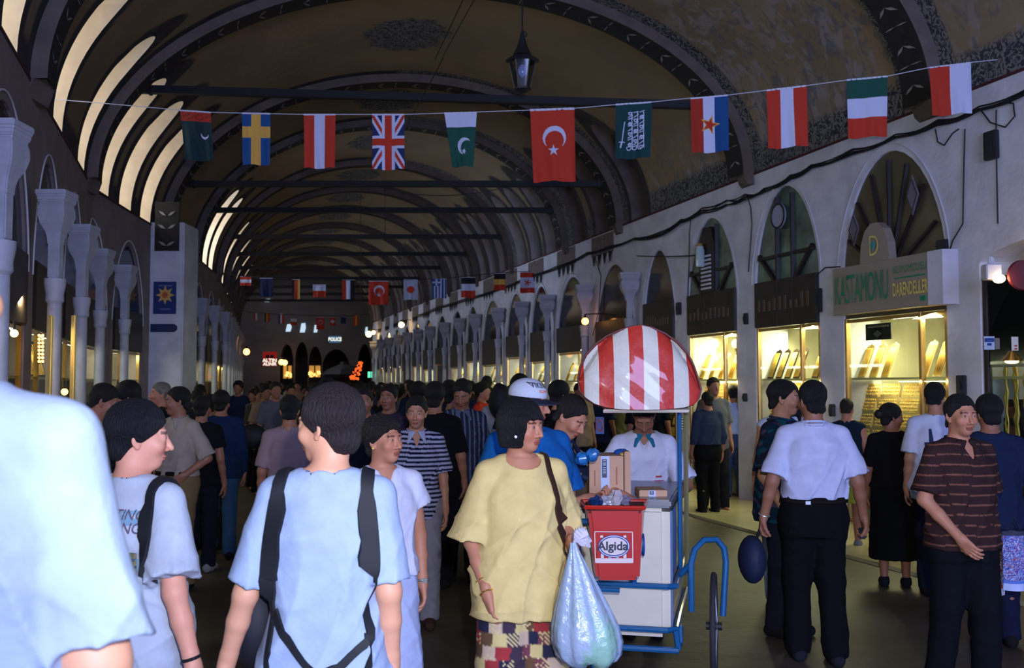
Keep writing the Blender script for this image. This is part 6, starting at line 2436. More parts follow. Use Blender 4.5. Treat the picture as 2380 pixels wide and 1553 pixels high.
# flyers hanging under the canopy
for (x0, y0, x1, y1, c_, nm_, desc) in ((1383, 968, 1405, 1010, (150, 60, 60), 'price_card', 'red and blue price card hanging at the left pole of the cart'), (1578, 970, 1596, 1000, (196, 190, 140), 'price_card', 'pale yellow card with dark print hanging at the right of the vendor')):
    t = empty(nm_, P(x0, y1, 6.1), 0, desc, 'card')
    board('sheet', x0, y0, x1, y1, 6.1, .006, mat('card_%d' % x0, (40, 60, 120) if x0 < 1400 else c_, .6), parent=t)
    a, b_ = P(x0, y1, 6.09), P(x1, y0, 6.09)
    mb = MB()
    if x0 < 1400:
        mb.tube([Vector(((a.x + b_.x) / 2 + .018 * math.cos(q), 6.09, (a.z + b_.z) / 2 + .035 * math.sin(q))) for q in np.linspace(0, 6.28, 18)[:-1]], .004, 4, closed=True)
        mb.build('red_ring', mat('card_red', c_, .6), t)
    else:
        for k in range(4):
            mb.box(Vector(((a.x + b_.x) / 2, 6.09, b_.z - .015 - .016 * k)), ((b_.x - a.x) * .7, .004, .006))
        mb.build('print', box_dark, t)
# --- red litter bin with the ice cream badge
BA0, BA1, BZ0, BZ1 = .25, .70, .585, 1.01
binr = empty('litter_bin', tuple(K(.45, -.15, BZ0)), 0, 'red plastic bin with a blue and white oval badge on the cart front', 'bin')
A0, A1 = P(1387, 1350, 5.12), P(1496, 1350, 5.12)
T0, T1 = P(1364, 1178, 5.12), P(1500, 1178, 5.12)
mb = MB()
dpt = .20
bx = [Vector((A0.x, 5.12, A0.z)), Vector((A1.x - .02, 5.12, A1.z)), Vector((A1.x, 5.12 + dpt, A1.z)), Vector((A0.x, 5.12 + dpt, A0.z))]
tx = [Vector((T0.x, 5.09, T0.z)), Vector((T1.x - .02, 5.09, T1.z)), Vector((T1.x + .03, 5.09 + dpt + .05, T1.z)), Vector((T0.x, 5.09 + dpt + .05, T0.z))]
mb.hexa(bx + tx)
mb.build('bucket', red_plastic, binr, bevel=.018, smooth=True)
mb = MB()
rim = [Vector((p.x + (-.01 if i in (0, 3) else .01), p.y + (-.01 if i < 2 else .01), p.z)) for i, p in enumerate(tx)]
mb.tube(rim, .012, 6, closed=True)
mb.build('rim', red_plastic, binr, smooth=True)
mb = MB(); mb.hexa([p.lerp(sum(tx, Vector()) / 4, .06) + Vector((0, 0, -.03)) for p in tx] + [p.lerp(sum(tx, Vector()) / 4, .06) + Vector((0, 0, .001)) for p in tx]); mb.build('dark_mouth', mat('bin_inside', (70, 18, 14), .7), binr)
# badge: white square frame with drips, oval and the word
lab_w = mat('label_white', (214, 196, 196), .45)
lab_b = mat('label_blue', (24, 70, 140), .45)
lab_k = mat('label_navy', (12, 22, 52), .45)


def bp_(px, py, off=.004):
    t = (1350 - py) / (1350 - 1178)
    Y = 5.12 - .03 * t - off
    return P(px, py, Y)


def flat(mb, pts, off):
    mb.add([bp_(x, y, off) for x, y in pts], [tuple(range(len(pts)))])


def line(mb, a, b_, w, off):
    a, b_ = np.array(a, float), np.array(b_, float)
    d = unit(b_ - a); n_ = np.array((-d[1], d[0])) * w / 2
    flat(mb, [tuple(a + n_), tuple(b_ + n_), tuple(b_ - n_), tuple(a - n_)], off)


mb = MB()
SQ = [(1382, 1236), (1470, 1237), (1471, 1308), (1384, 1308)]
for i in range(4):
    line(mb, SQ[i], SQ[(i + 1) % 4], 2.2, .006)
flat(mb, [(1384, 1298), (1470, 1298), (1471, 1308), (1384, 1308)], .0055)
for k in range(4):
    x = 1400 + k * 17.5
    flat(mb, [(x - 3.5, 1299), (x - 3.5, 1288), (x - 1.5, 1284), (x + 1.5, 1284), (x + 3.5, 1288), (x + 3.5, 1299)], .0055)
for x in (1398, 1452):
    flat(mb, [(x - 3, 1250), (x - 3, 1245), (x + 3, 1244), (x + 4, 1250)], .0055)
mb.build('badge_frame', lab_w, binr, recalc=False)


def oval(mb, cx0, cy0, rx, ry, off, n=36):
    flat(mb, [(cx0 + rx * math.cos(2 * math.pi * i / n), cy0 - ry * math.sin(2 * math.pi * i / n)) for i in range(n)], off)


mb = MB(); oval(mb, 1427, 1270, 37.5, 26.5, .007); mb.build('oval_outer', lab_b, binr, recalc=False)
mb = MB(); oval(mb, 1427, 1270, 35.5, 24.8, .0078); mb.build('oval_line', lab_w, binr, recalc=False)
mb = MB(); oval(mb, 1427, 1270, 33.5, 23, .0086); mb.build('oval_ring', lab_b, binr, recalc=False)
mb = MB(); oval(mb, 1427, 1270, 31, 20.6, .0094); mb.build('oval_field', lab_w, binr, recalc=False)
text_mesh('lettering', 'Algida', bp_(1424, 1270, .0105), EX, EY, EN, .042, lab_k, binr, xs=1.05, bold=.025)
mb = MB(); ccx = P(1494, 1270, 5.2)
mb.tube([Vector((A1.x + .014, 5.18 + .07 + .045 * math.cos(q), ccx.z + .055 * math.sin(q))) for q in np.linspace(0, 6.28, 22)[:-1]], .006, 4, closed=True)
mb.build('side_oval', lab_b, binr)
# wrappers spilling from the bin
rr = random.Random(4)
for k, (px, c_, desc) in enumerate(((1388, (16, 44, 90), 'crumpled dark blue wrapper on the red bin'), (1412, (150, 150, 165), 'crumpled silvery wrapper on the red bin, next to the dark blue one'), (1432, (170, 160, 165), 'tallest clear wrapper peak on the red bin'), (1450, (110, 100, 120), 'small greyish wrapper at the bin\'s far rim'))):
    c = P(px, 1166 if k != 2 else 1160, 5.2)
    mb = MB(); mb.ball((0, 0, 0), (.035, .03, .022 + .012 * (k == 2)), 10, 7)
    vs = []
    for v in mb.v:
        j = 1 + rr.uniform(-.32, .42)
        vs.append((c.x + v[0] * j, c.y + v[1] * j, c.z + v[2] * j * 1.2))
    mb.v = vs
    o = mb.build('wrapper', mat('wrapper_%d' % k, c_, .2, spec=.8, coat=.6), bevel=0); tag(o, desc, 'wrapper')
# cardboard boxes on the cart
card = mat('cardboard', (186, 144, 116), .8, var=.08)


def carton(x0, y0, x1, y1, Y, dep, label, tape=True, pr=True, rz=0.0):
    a, b_ = P(x0, y1, Y), P(x1, y0, Y)
    t = empty('cardboard_box', ((a.x + b_.x) / 2, Y + dep / 2, a.z), 0, label, 'box')
    mb = MB(); mb.box(((a.x + b_.x) / 2, Y + dep / 2, (a.z + b_.z) / 2), (b_.x - a.x, dep, b_.z - a.z))
    mb.build('carton', card, t, bevel=.004)
    w, h = b_.x - a.x, b_.z - a.z
    if tape:
        mb = MB(); mb.box((a.x + w * .46, Y - .002, (a.z + b_.z) / 2), (w * .26, .003, h)); mb.build('tape', mat('tape_white', (170, 176, 200), .5), t)
        mb = MB(); mb.box((a.x + w * .44, Y - .004, a.z + h * .72), (w * .14, .003, h * .42)); mb.box((a.x + w * .44, Y - .004, a.z + h * .13), (w * .14, .003, h * .26)); mb.build('tape_print', lab_k, t)
        mb = MB()
        for zz in (.62, .66, .7, .74, .8, .84, .9):
            mb.box((a.x + w * .44, Y - .0065, a.z + h * zz), (w * .08, .002, h * .018))
        for zz in (.05, .12, .2):
            mb.box((a.x + w * .44, Y - .0065, a.z + h * zz), (w * .08, .002, h * .018))
        mb.build('tape_marks', mat('tape_white', (1, 1, 1)), t)
    if pr:
        mb = MB(); mb.box((a.x + w * .8, Y - .002, a.z + h * .55), (w * .035, .003, h * .4)); mb.box((a.x + w * .16, Y - .002, a.z + h * .5), (w * .03, .003, h * .35)); mb.build('faint_print', mat('carton_print', (160, 92, 70), .8), t)
    return t


carton(1370, 1060, 1449, 1163, 5.62, .30, 'tall cardboard box with white tape standing on the cart')
carton(1452, 1050, 1466, 1156, 5.66, .26, 'narrow cardboard box pressed against the tall taped one', tape=False, pr=False)
carton(1486, 1140, 1551, 1160, 5.58, .22, 'low cardboard box on the cart before the vendor', pr=False)
a = P(1444, 1052, 5.78)
mb = MB(); mb.ball((a.x, 5.78, a.z), (.045, .03, .022), 10, 6); mb.ball((a.x + .015, 5.75, a.z - .008), (.03, .03, .014), 8, 5, 1)
o = mb.build('wrapper', [lab_b, mat('wrapper_yellow', (220, 190, 110), .4)], smooth=True); tag(o, 'blue and yellow wrapper on top of the taped box', 'wrapper')

# ================================================================ THE PEOPLE
def stripes(c1, c2, per, duty, wob=.0, axis=2):
    a, b_ = np.array(lin(c1)), np.array(lin(c2))

    def f(V_):
        q = V_[:, axis] + wob * np.sin(V_[:, 0] * 14) + wob * .6 * np.sin(V_[:, 0] * 31 + 2)
        m = (q / per) % 1 < duty
        return np.where(m[:, None], a, b_)
    return f


def blobs(base, cols, sc=20, seed=0, thr=.35):
    b0 = np.array(lin(base)); cs = [np.array(lin(c)) for c in cols]

    def f(V_):
        C = np.tile(b0, (len(V_), 1))
        for i, c in enumerate(cs):
            ph = seed + i * 2.3
            n = np.sin(V_[:, 0] * sc + ph + 2 * np.sin(V_[:, 2] * sc * .8 + ph)) * np.sin(V_[:, 2] * sc * 1.1 + 1.7 * ph + np.sin(V_[:, 1] * sc))
            C[n > thr + .12 * i] = c
        return C
    return f


def patchwork(V_):
    cols = [np.array(lin(c)) for c in ((60, 48, 62), (150, 50, 54), (186, 160, 140), (96, 70, 50), (40, 40, 62), (196, 176, 120), (110, 60, 70))]
    ang = np.arctan2(V_[:, 1], V_[:, 0])
    i = np.floor(ang * 3.1 + .3 * np.floor(V_[:, 2] / .062)).astype(int); j = np.floor(V_[:, 2] / .062).astype(int)
    h_ = (i * 7 + j * 5 + i * j * 3) % len(cols)
    C = np.array(cols)[h_]
    dots = (np.sin(V_[:, 0] * 300) * np.sin(V_[:, 2] * 300) > .35) & ((i + j) % 3 == 0)
    C[dots] = np.array(lin((200, 180, 130)))
    return C


# A - blurred shoulder closest to the camera
pA = person('person in a pale blue shirt walking off closest to the camera', -160, 540, 1.52, rot=182, yaw=-5, lod=0, girth=1.22, skin='fair', hair='short',
            top=dict(col=(146, 160, 186), collar=(40, 70, 124), sleeve=.92, sleevew=.008, loose=.035, flare=.01, hem=.78, fold=.012, wings=False, vox=.006), bottom=dict(col=(60, 64, 80)), s=1.125,
            arms={('e', -1): (-.246, .02, 1.12), ('w', -1): (-.250, -.05, .87)})

# B - boy in printed shirt
pB = person('boy with short black hair, printed back of shirt and black backpack strap', 306, 927, 3.38, rot=152, yaw=-40, pitch=4, lod=0, skin='pink', hair='full', haircol=(16, 16, 26), girth=1.08, cx_off=.045,
            top=dict(col=(178, 186, 206), sleeve=.85, sleevew=.035, loose=.032, flare=.03, hem=.74, fold=.011), bottom=dict(col=(28, 44, 84)),
            arms={('e', -1): (-.27, .06, 1.10), ('w', -1): (-.33, .03, .86), ('e', 1): (.22, .03, 1.12), ('w', 1): (.23, -.05, .87)})
pm1, pm2, pm3 = mat('shirt_print_mauve', (96, 84, 104), .9), mat('shirt_print_blue', (120, 156, 186), .9), mat('shirt_print_rust', (176, 100, 76), .9)
cx0 = -.085
conform_text(pB, '', (cx0, .2, 1.16), (-1, 0, 0), (0, 0, 1), (0, 1, 0), .1, pm2, pB['top'], 'print_patches', shapes=[
    [(-.14, .165), (.06, .165), (.06, .215), (-.14, .215)], [(-.12, .005), (.07, .005), (.07, .055), (-.12, .055)], [(-.10, -.115), (.05, -.115), (.05, -.065), (-.10, -.065)], [(-.11, -.20), (.02, -.20), (.02, -.17), (-.11, -.17)]], off=.0025)
for z, tx_, hh, xs in ((1.36, 'WITTING', .034, .9), (1.315, 'CITTING', .036, .9), (1.165, 'HUON', .044, .9), (1.08, 'STIN', .04, .9), (1.0, 'HOI', .036, 1), (.93, 'ITTIN', .036, .9)):
    conform_text(pB, tx_[1:], (cx0 - .0, .2, z), (-1, 0, 0), (0, 0, 1), (0, 1, 0), hh, pm1, pB['top'], 'print_letters', xs=xs, bold=.01, off=.0045)
conform_text(pB, '', (cx0, .2, 1.22), (-1, 0, 0), (0, 0, 1), (0, 1, 0), .1, pm3, pB['top'], 'print_drop', shapes=[[(-.012, -.01), (.012, -.01), (.016, .015), (0, .045), (-.016, .015)], [(-.02, -.15), (.012, -.15), (.012, -.12), (-.02, -.12)], [(-.01, -.235), (.02, -.235), (.02, -.21), (-.01, -.21)]], off=.005)
bstrap = mat('strap_black', (16, 18, 26), .7)
strap(pB, [(-.13, -.16, 1.30), (-.14, -.10, 1.42), (-.15, .0, 1.462), (-.165, .09, 1.42), (-.185, .125, 1.30), (-.20, .11, 1.17)], .050, .012, bstrap, 'backpack_strap', pB['root'])
mb = MB()
for q in (1.23, 1.205, 1.18):
    c = pB['l2w']((-.162, .150, q)); mb.box(c, (.03, .012, .016), rz=R(150))
mb.build('strap_marks', mat('strap_mark', (120, 118, 90), .7), pB['root'])
mb = MB()
w = np.array(pB['WR'][-1]); d = unit(pB['WR'][-1] - pB['EL'][-1])
u_ = unit(np.cross(d, (0, 1, 0))); v_ = np.cross(d, u_)
mb.tube([pB['l2w'](w - d * .02 + u_ * .029 * math.cos(t) + v_ * .029 * math.sin(t)) for t in np.linspace(0, 6.283, 17)[:-1]], .006, 6, closed=True)
mb.build('bracelet', bstrap, pB['root'], smooth=True)

# C - youth with backpack harness
pC = person('youth in a pale blue T-shirt with black harness straps, seen from behind', 752, 889, 3.05, rot=180, yaw=62, pitch=2, lod=0, skin='fair', hair='full', haircol=(34, 26, 30), cx_off=.018,
            top=dict(col=(150, 166, 198), sleeve=.92, sleevew=.014, loose=.028, flare=.012, hem=.76, fold=.009), bottom=dict(col=(34, 44, 76)),
            arms={('e', 1): (.245, .04, 1.10), ('w', 1): (.315, -.01, .875), ('e', -1): (-.205, .05, 1.11), ('w', -1): (-.205, -.02, .87)}, curl=(.45, .35))
S = .148
for k in (1, -1):
    strap(pC, [(k * .115, -.15, 1.28), (k * .120, -.10, 1.41), (k * .128, .01, 1.462), (k * .146, .095, 1.40), (k * .160, .125, 1.28), (k * .172, .12, 1.16)], .060, .012, bstrap, 'shoulder_strap', pC['root'])
    strap(pC, [(k * .172, .12, 1.17), (k * .176, .13, 1.02), (k * .168, .150, .88), (k * .172, .150, .78)], .022, .008, bstrap, 'side_strap', pC['root'])
strap(pC, [(.165, .140, 1.055), (.11, .158, 1.0), (.045, .166, .925), (.0, .166, .89)], .024, .008, bstrap, 'harness_strap', pC['root'])
strap(pC, [(-.172, .142, 1.0), (-.12, .160, .945), (-.06, .166, .895), (0, .166, .885)], .024, .008, bstrap, 'harness_strap', pC['root'])
strap(pC, [(.0, .166, .89), (.02, .168, .83), (.035, .172, .76), (.04, .17, .70)], .027, .008, bstrap, 'harness_strap', pC['root'])
mb = MB()
c = pC['l2w']((.24, -.16, .98)); mb.ball(c, (.10, .15, .17), 16, 10)
o = mb.build('backpack', mat('bag_black', (18, 20, 32), .7), None, smooth=True); tag(o, 'black bag carried in front of the youth with harness straps', 'bag')

# D - woman in white blouse
pD = person('woman with short dark hair in a white V-neck blouse, glancing sideways', 893, 963, 4.6, rot=25, yaw=28, pitch=-3, lod=0, skin='tan', hair='curly', haircol=(26, 20, 20), girth=.98,
            top=dict(col=(196, 196, 216), name='blouse', sleeve=.42, sleevew=.035, neck='v', neckr=.07, hem=.92, loose=.026, flare=.02, fold=.009), bottom=dict(kind='skirt', name='skirt', col=(172, 180, 214), hem=.42, flare=.07),
            arms={('e', 1): (.225, .05, 1.10), ('w', 1): (.225, .0, .86)})
mb = MB(); c = pD['l2w'](pD['WR'][1] + np.array((0, 0, .015))); mb.lathe([(.030, -.006), (.032, 0), (.030, .006)], c, 14); mb.box(c + Vector((.012, -.028, 0)), (.022, .01, .022))
mb.build('wristwatch', mat('watch_steel', (190, 190, 180), .25, metal=.8), pD['root'], smooth=True)
mb = MB(); mb.ball(pD['l2w'](pD['hc'] + pD['Hm'] @ np.array((-.078, .006, -.036))), .007, 8, 6); mb.build('earring', gold, pD['root'], smooth=True)
mb = MB()
for k in range(5):
    p = pD['up']((0.0, -.142, 1.30 - .05 * k)); mb.ball(pD['l2w'](p), .005, 6, 4)
mb.build('buttons', MATS['watch_steel'], pD['top'], smooth=True)

# E - striped polo man
pE = person('man in a navy and white striped polo shirt facing the camera', 968, 917, 7.0, rot=8, yaw=-8, pitch=6, lod=0, skin='olive', hair='short', stubble=.5,
            top=dict(col=stripes((150, 150, 176), (22, 22, 46), .034, .5, .003), collar=(150, 152, 176), neck='v', hem=.80, sleeve=.85, sleevew=.028, loose=.030, flare=.01, name='polo_shirt'),
            bottom=dict(col=(128, 122, 134), loose=.03), shoecol=(60, 40, 36), stride=.08)

# F - woman in yellow
pF = person('woman with black bobbed hair in an oversized pale yellow T-shirt', 1228, 924, 4.38, rot=16, yaw=36, pitch=2, lod=0, skin='tan', hair='bob', haircol=(16, 12, 18), girth=1.04, jaw=1.1, cx_off=.03,
            top=dict(col=(206, 182, 122), sleeve=.98, sleevew=.046, neck='scoop', loose=.040, flare=.05, hem=.735, fold=.013, vox=.007), bottom=dict(kind='shorts', name='shorts', col=patchwork, hem=.47, loose=.035, flare=.035),
            arms={('e', -1): (-.235, .03, 1.08), ('w', -1): (-.200, -.12, .87), ('e', 1): (.235, .10, 1.14), ('w', 1): (.225, -.10, 1.065)},
            hands={-1: (.12, -.10, -1), 1: (-.02, -.45, -.75)}, curl=(1.15, .40), handn={1: (-.9, .2, .1)})
gm_ = mat('gold_chain', (232, 186, 96), .25, metal=.9)


def ring_on(out, k, back_, r_, th_, m, nm, n=18):
    w = np.array(out['WR'][k]); d = unit(w - out['EL'][k]); u1 = unit(np.cross(d, (0, 1, .1))); v1 = np.cross(d, u1)
    mb = MB(); mb.tube([out['l2w'](w - d * back_ + u1 * r_ * math.cos(t) + v1 * r_ * math.sin(t)) for t in np.linspace(0, 2 * math.pi, n + 1)[:-1]], th_, 6, closed=True)
    return mb.build(nm, m, out['root'], smooth=True)


ring_on(pF, -1, -.002, .033, .0042, gm_, 'bracelet'); ring_on(pF, -1, .06, .036, .0022, gm_, 'fine_bracelet'); ring_on(pF, 1, .01, .033, .003, gm_, 'bracelet')
mb = MB(); mb.ball(pF['l2w'](pF['hc'] + pF['Hm'] @ np.array((-.085, -.028, -.042))), .008, 8, 6); mb.build('pearl_earring', mat('pearl', (220, 216, 210), .2), pF['root'], smooth=True)
mb = MB()
mb.tube([pF['l2w'](pF['up']((.078 * math.sin(a), .0 - .070 * math.cos(a), 1.452 - .028 * math.cos(a)))) for a in np.linspace(-2.2, 2.2, 16)], .0018, 5); mb.build('necklace', gm_, pF['root'], smooth=True)
strap(pF, [(.10, .15, 1.22), (.105, .09, 1.43), (.112, -.02, 1.470), (.125, -.105, 1.38), (.165, -.175, 1.24), (.215, -.21, 1.12), (.235, -.19, 1.04)], .030, .008, mat('brown_leather', (52, 30, 22), .5), 'bag_strap', None)
sb = bpy.data.objects['bag_strap']; tag(sb, 'dark brown leather shoulder strap across the yellow T-shirt', 'strap')
hw = pF['l2w'](pF['WR'][1] + np.array((.0, -.05, -.075)))
mb = MB(); mb.box(hw + Vector((-.035, -.03, .015)), (.022, .03, .085), M=Matrix.Rotation(R(12), 3, 'Y')); o = mb.build('spectacle_case', mat('case_black', (20, 20, 26), .4), bevel=.008)
tag(o, 'small black case in the hand of the woman in yellow', 'case')
# plastic bag
top_ = P(1332, 1262, 4.12)
bagpts = []
prof = [(0, .012, .012), (.04, .022, .018), (.10, .045, .03), (.18, .075, .05), (.26, .105, .075), (.34, .130, .095), (.40, .138, .105), (.45, .128, .10), (.48, .105, .08), (.492, .04, .03)]
gv, gf, gcol = [], [], []
nseg = 48
rr = random.Random(2)
for i, (dz, wx, wy) in enumerate(prof):
    for k in range(nseg):
        a = 2 * math.pi * k / nseg
        f = 1 + .10 * math.sin(7 * a + 1) * (1 - dz) + .05 * math.sin(13 * a + i * .3)
        x = wx * math.cos(a) * f + .065 * (dz / .49) - .0
        gv.append((top_.x + x, 4.12 + wy * math.sin(a) * f, top_.z - dz - .012 * math.sin(5 * a) * (i > 6)))
        col_ = np.array(lin((164, 182, 208)))
        if dz > .26 and math.sin(a * 2 + dz * 9) > .55:
            col_ = np.array(lin((150, 196, 176)))
        gcol.append(col_)
for i in range(len(prof) - 1):
    for k in range(nseg):
        gf.append((i * nseg + k, (i + 1) * nseg + k, (i + 1) * nseg + (k + 1) % nseg, i * nseg + (k + 1) % nseg))
bagm = mat('bag_plastic', (255, 255, 255), .22, attr='Col', bump=.5, bscale=26, spec=.6, coat=.5)
_b = bagm.node_tree.nodes['Principled BSDF']; _b.inputs['Alpha'].default_value = .72; _b.inputs['Coat Weight'].default_value = .2
bag = empty('plastic_bag', tuple(top_), 0, 'translucent pale blue carrier bag hanging from the hand of the woman in yellow', 'bag')
mesh_np('bag_skin', np.array(gv), np.array(gf), bagm, bag, True, col=np.array(gcol))
mb = MB(); mb.ball((top_.x + .055, 4.12, top_.z - .385), (.098, .07, .085), 18, 12); mb.build('contents', mat('parcel_white', (196, 198, 222), .7, bump=.4, bscale=20), bag, smooth=True)
mb = MB(); mb.ball((top_.x + .03, 4.11, top_.z - .29), (.06, .05, .04), 14, 8); mb.build('green_packet', mat('packet_green', (140, 190, 140), .5), bag, smooth=True)
mb = MB()
for i in range(14):
    q = i / 13
    mb.tube([top_ + Vector((.0, 0, 0)), top_ + Vector((.03 + .03 * math.cos(q * 6), .01 * math.sin(q * 9), .035 + .02 * math.sin(q * 6))), top_ + Vector((.055 + .02 * math.sin(q * 7), .01, .01 - .03 * q))], [.004, .012, .006], 5)
mb.build('knotted_top', mat('bag_knot', (190, 186, 200), .5), bag, smooth=True)

# G - big man in the white cap
pG = person('large man in a bright blue T-shirt and white baseball cap', 1243, 884, 5.35, rot=22, yaw=48, pitch=6, lod=0, skin='tan', hair='crop', girth=1.28, cx_off=.03,
            top=dict(col=(18, 84, 150), sleeve=.95, sleevew=.035, loose=.04, flare=.04, hem=.76), bottom=dict(kind='shorts', name='shorts', col=(60, 62, 84), hem=.5, loose=.03))
pr = [ell((0, .018, .052), (.096, .110, .088), .01)]
capV, capF = mesh_sdf(pr, .004, [lambda x, y, z: (.035 - .18 * y * 0) - z + 0 * x + .0 * y])
Hm, hc = pG['Hm'], pG['hc']
cap = empty('baseball_cap', tuple(pG['l2w'](hc)), 0, 'white baseball cap with VIKINGS lettering over a red bar', 'cap')


def to_w(pts):
    return np.array([pG['l2w'](Hm @ np.array(p) + hc) for p in pts])


cr = mesh_np('crown', to_w(capV), capF, mat('cap_white', (186, 190, 206), .85, bump=.2, bscale=60), cap, True)
brim = []
mb = MB()
N_ = 16
top_r, bot_r = [], []
for i in range(N_ + 1):
    a = -1.15 + 2.3 * i / N_
    r1 = (math.sin(a) * .088, -.105 * math.cos(a) + .02, .040 - .006)
    r2 = (math.sin(a) * .098, -.105 * math.cos(a) + .02 - .085 * max(0, math.cos(a)) ** .7, .022 - .02 * abs(math.sin(a)))
    top_r += [r1, r2, (r2[0], r2[1], r2[2] - .006), (r1[0], r1[1], r1[2] - .006)]
fs = []
for i in range(N_):
    for k in range(4):
        fs.append((4 * i + k, 4 * i + (k + 1) % 4, 4 * i + 4 + (k + 1) % 4, 4 * i + 4 + k))
mb.add([tuple(p) for p in to_w(top_r)], fs); mb.build('brim', mat('cap_navy', (22, 26, 44), .7), cap, smooth=True)


def cap_text(s_, ph0, zz, hh, m, nm, letters=True):
    # letters curved round the crown, facing -Y of the head turned by ph0
    ex = np.array((math.cos(ph0), math.sin(ph0), 0)); n_ = np.array((math.sin(ph0), -math.cos(ph0), 0.15)); ey = np.array((0, .12, 1.0))
    at = np.array((0, .018, zz)) + n_ * .12
    o = text_mesh(nm, s_, at, ex, ey, n_, hh, m, None, xs=.9, bold=.02, extrude=0) if letters else None
    if o is None:
        mb = MB(); mb.add([tuple(at + ex * a + ey * b_) for a, b_ in ((-.03, -hh), (.03, -hh), (.03, hh), (-.03, hh))], [(0, 1, 2, 3)]); o = mb.build(nm, m, recalc=False)
    bm = bmesh.new(); bm.from_mesh(o.data)
    bmesh.ops.triangulate(bm, faces=bm.faces)
    for _ in range(2):
        es = [e for e in bm.edges if e.calc_length() > .01]
        if es:
            bmesh.ops.subdivide_edges(bm, edges=es, cuts=1)
    bv = BVHTree.FromPolygons([Vector(tuple(v)) for v in capV], [tuple(int(i) for i in f) for f in capF])
    n2 = Vector(tuple(unit((n_[0], n_[1], 0))))
    Mi = ROOTM[cap.name].inverted()
    for v in bm.verts:
        h = bv.ray_cast(v.co + n2 * .1, -n2, .4)
        p = (h[0] if h[0] is not None else v.co) + n2 * .0022
        v.co = Mi @ Vector(tuple(pG['l2w'](Hm @ np.array(p) + hc)))
    bm.to_mesh(o.data); bm.free(); o.parent = cap


cap_text('VIKINGS', -.30, .086, .026, mat('cap_letter', (60, 58, 80), .8), 'lettering')
cap_text('', -.30, .056, .007, mat('cap_bar', (206, 130, 120), .8), 'red_bar', False)

# H - customer leaning in at the cart
pH = person('man in a dark checked shirt bending over the cart with blue-wrapped ices', 1328, 932, 5.62, rot=62, yaw=-8, pitch=34, lean=.30, lod=0, skin='tan', hair='short', haircol=(28, 20, 20), stubble=.35, s=.93,
            top=dict(col=blobs((24, 30, 54), [(52, 58, 84), (120, 116, 90)], 60, 1, .4), hem=.84, sleeve=.8, loose=.025, collar=(24, 28, 50)), bottom=dict(col=(40, 40, 56)),
            arms={('e', 1): (.20, -.32, 1.18), ('w', 1): (.10, -.52, 1.13), ('e', -1): (-.21, -.20, 1.06), ('w', -1): (-.12, -.40, 1.13)}, hands={1: (0, -1, -.25), -1: (.1, -1, .1)}, handn={1: (0, -.2, -1), -1: (0, -.3, 1)}, curl=(.5, .9))
for k, (px, py) in enumerate(((1353, 1066), (1377, 1057))):
    c = P(px, py, 5.30)
    mb = MB(); mb.ball((c.x, c.y, c.z), (.036, .04, .034), 12, 8)
    vs = []
    for i, v in enumerate(mb.v):
        j = 1 + .14 * math.sin(i * 2.7 + k)
        vs.append((c.x + (v[0] - c.x) * j, c.y + (v[1] - c.y) * j, c.z + (v[2] - c.z) * j))
    mb.v = vs
    o = mb.build('wrapped_ice', mat('ice_wrapper_blue', (36, 104, 166), .25, coat=.6), smooth=True)
    tag(o, ('blue-wrapped ice in the customer\'s fingers, the one by his palm', 'blue-wrapped ice in the customer\'s fingers, touching the steel pole')[k], 'ice cream')
# I - vendor
pI = person('vendor in a white short-sleeved shirt with teal collar bending over his cart', 1497, 962, 6.5, rot=-4, yaw=-4, pitch=46, lean=.30, lod=0, skin='brown', hair='short', s=.92, girth=1.12,
            top=dict(col=(192, 192, 214), hem=.78, sleeve=.9, sleevew=.03, loose=.035, flare=.02, collar=(30, 104, 138), neck='v', neckr=.07), bottom=dict(col=(40, 42, 60)),
            arms={('e', 1): (.30, -.22, 1.10), ('w', 1): (.20, -.44, 1.03), ('e', -1): (-.30, -.26, 1.14), ('w', -1): (-.24, -.48, 1.12)}, hands={1: (0, -.6, -.6), -1: (.2, -1, -.2)})
conform_text(pI, '', (.105, -.4, 1.10), (1, 0, 0), (0, 0, 1), (0, -1, 0), .1, mat('logo_red', (170, 60, 70), .7), pI['top'], 'logo_frame', shapes=[[(-.036, .03), (.036, .03), (.036, .036), (-.036, .036)], [(-.036, -.03), (.036, -.03), (.036, -.024), (-.036, -.024)], [(-.026, .055), (.020, .055), (.020, .068), (-.026, .068)]])
conform_text(pI, '', (.105, -.4, 1.10), (1, 0, 0), (0, 0, 1), (0, -1, 0), .1, mat('logo_blue', (40, 70, 140), .7), pI['top'], 'logo_oval', shapes=[[(.03 * math.cos(a), .02 * math.sin(a)) for a in np.linspace(0, 6.28, 16)[:-1]]])

# J - moustached man
pJ = person('moustached man in profile wearing a teal patterned shirt', 1828, 879, 6.75, rot=48, yaw=22, pitch=2, lod=0, skin='olive', hair='short', moustache=(18, 14, 14), stubble=.3, girth=1.1, cx_off=.04,
            top=dict(col=blobs((10, 34, 50), [(26, 26, 44), (16, 62, 78), (64, 54, 74)], 38, 2, .3), hem=.78, sleeve=.9, loose=.035, flare=.025, collar=(14, 60, 92)), bottom=dict(col=(24, 26, 40)),
            arms={('e', -1): (-.24, .02, 1.1), ('w', -1): (-.22, -.12, .88)})
mb = MB(); c = P(1748, 1300, 6.3); mb.ball(c, (.085, .14, .15), 16, 10)
o = mb.build('holdall', mat('bag_navy', (16, 28, 56), .7), smooth=True); tag(o, 'dark navy bag hanging low beside the man in the white shirt', 'bag')
mb = MB(); mb.tube([c + Vector((.03, 0, .13)), c + Vector((.05, -.02, .2)), c + Vector((.06, .02, .24)), c + Vector((.08, .02, .12))], .01, 6); mb.build('handle', bstrap, o)
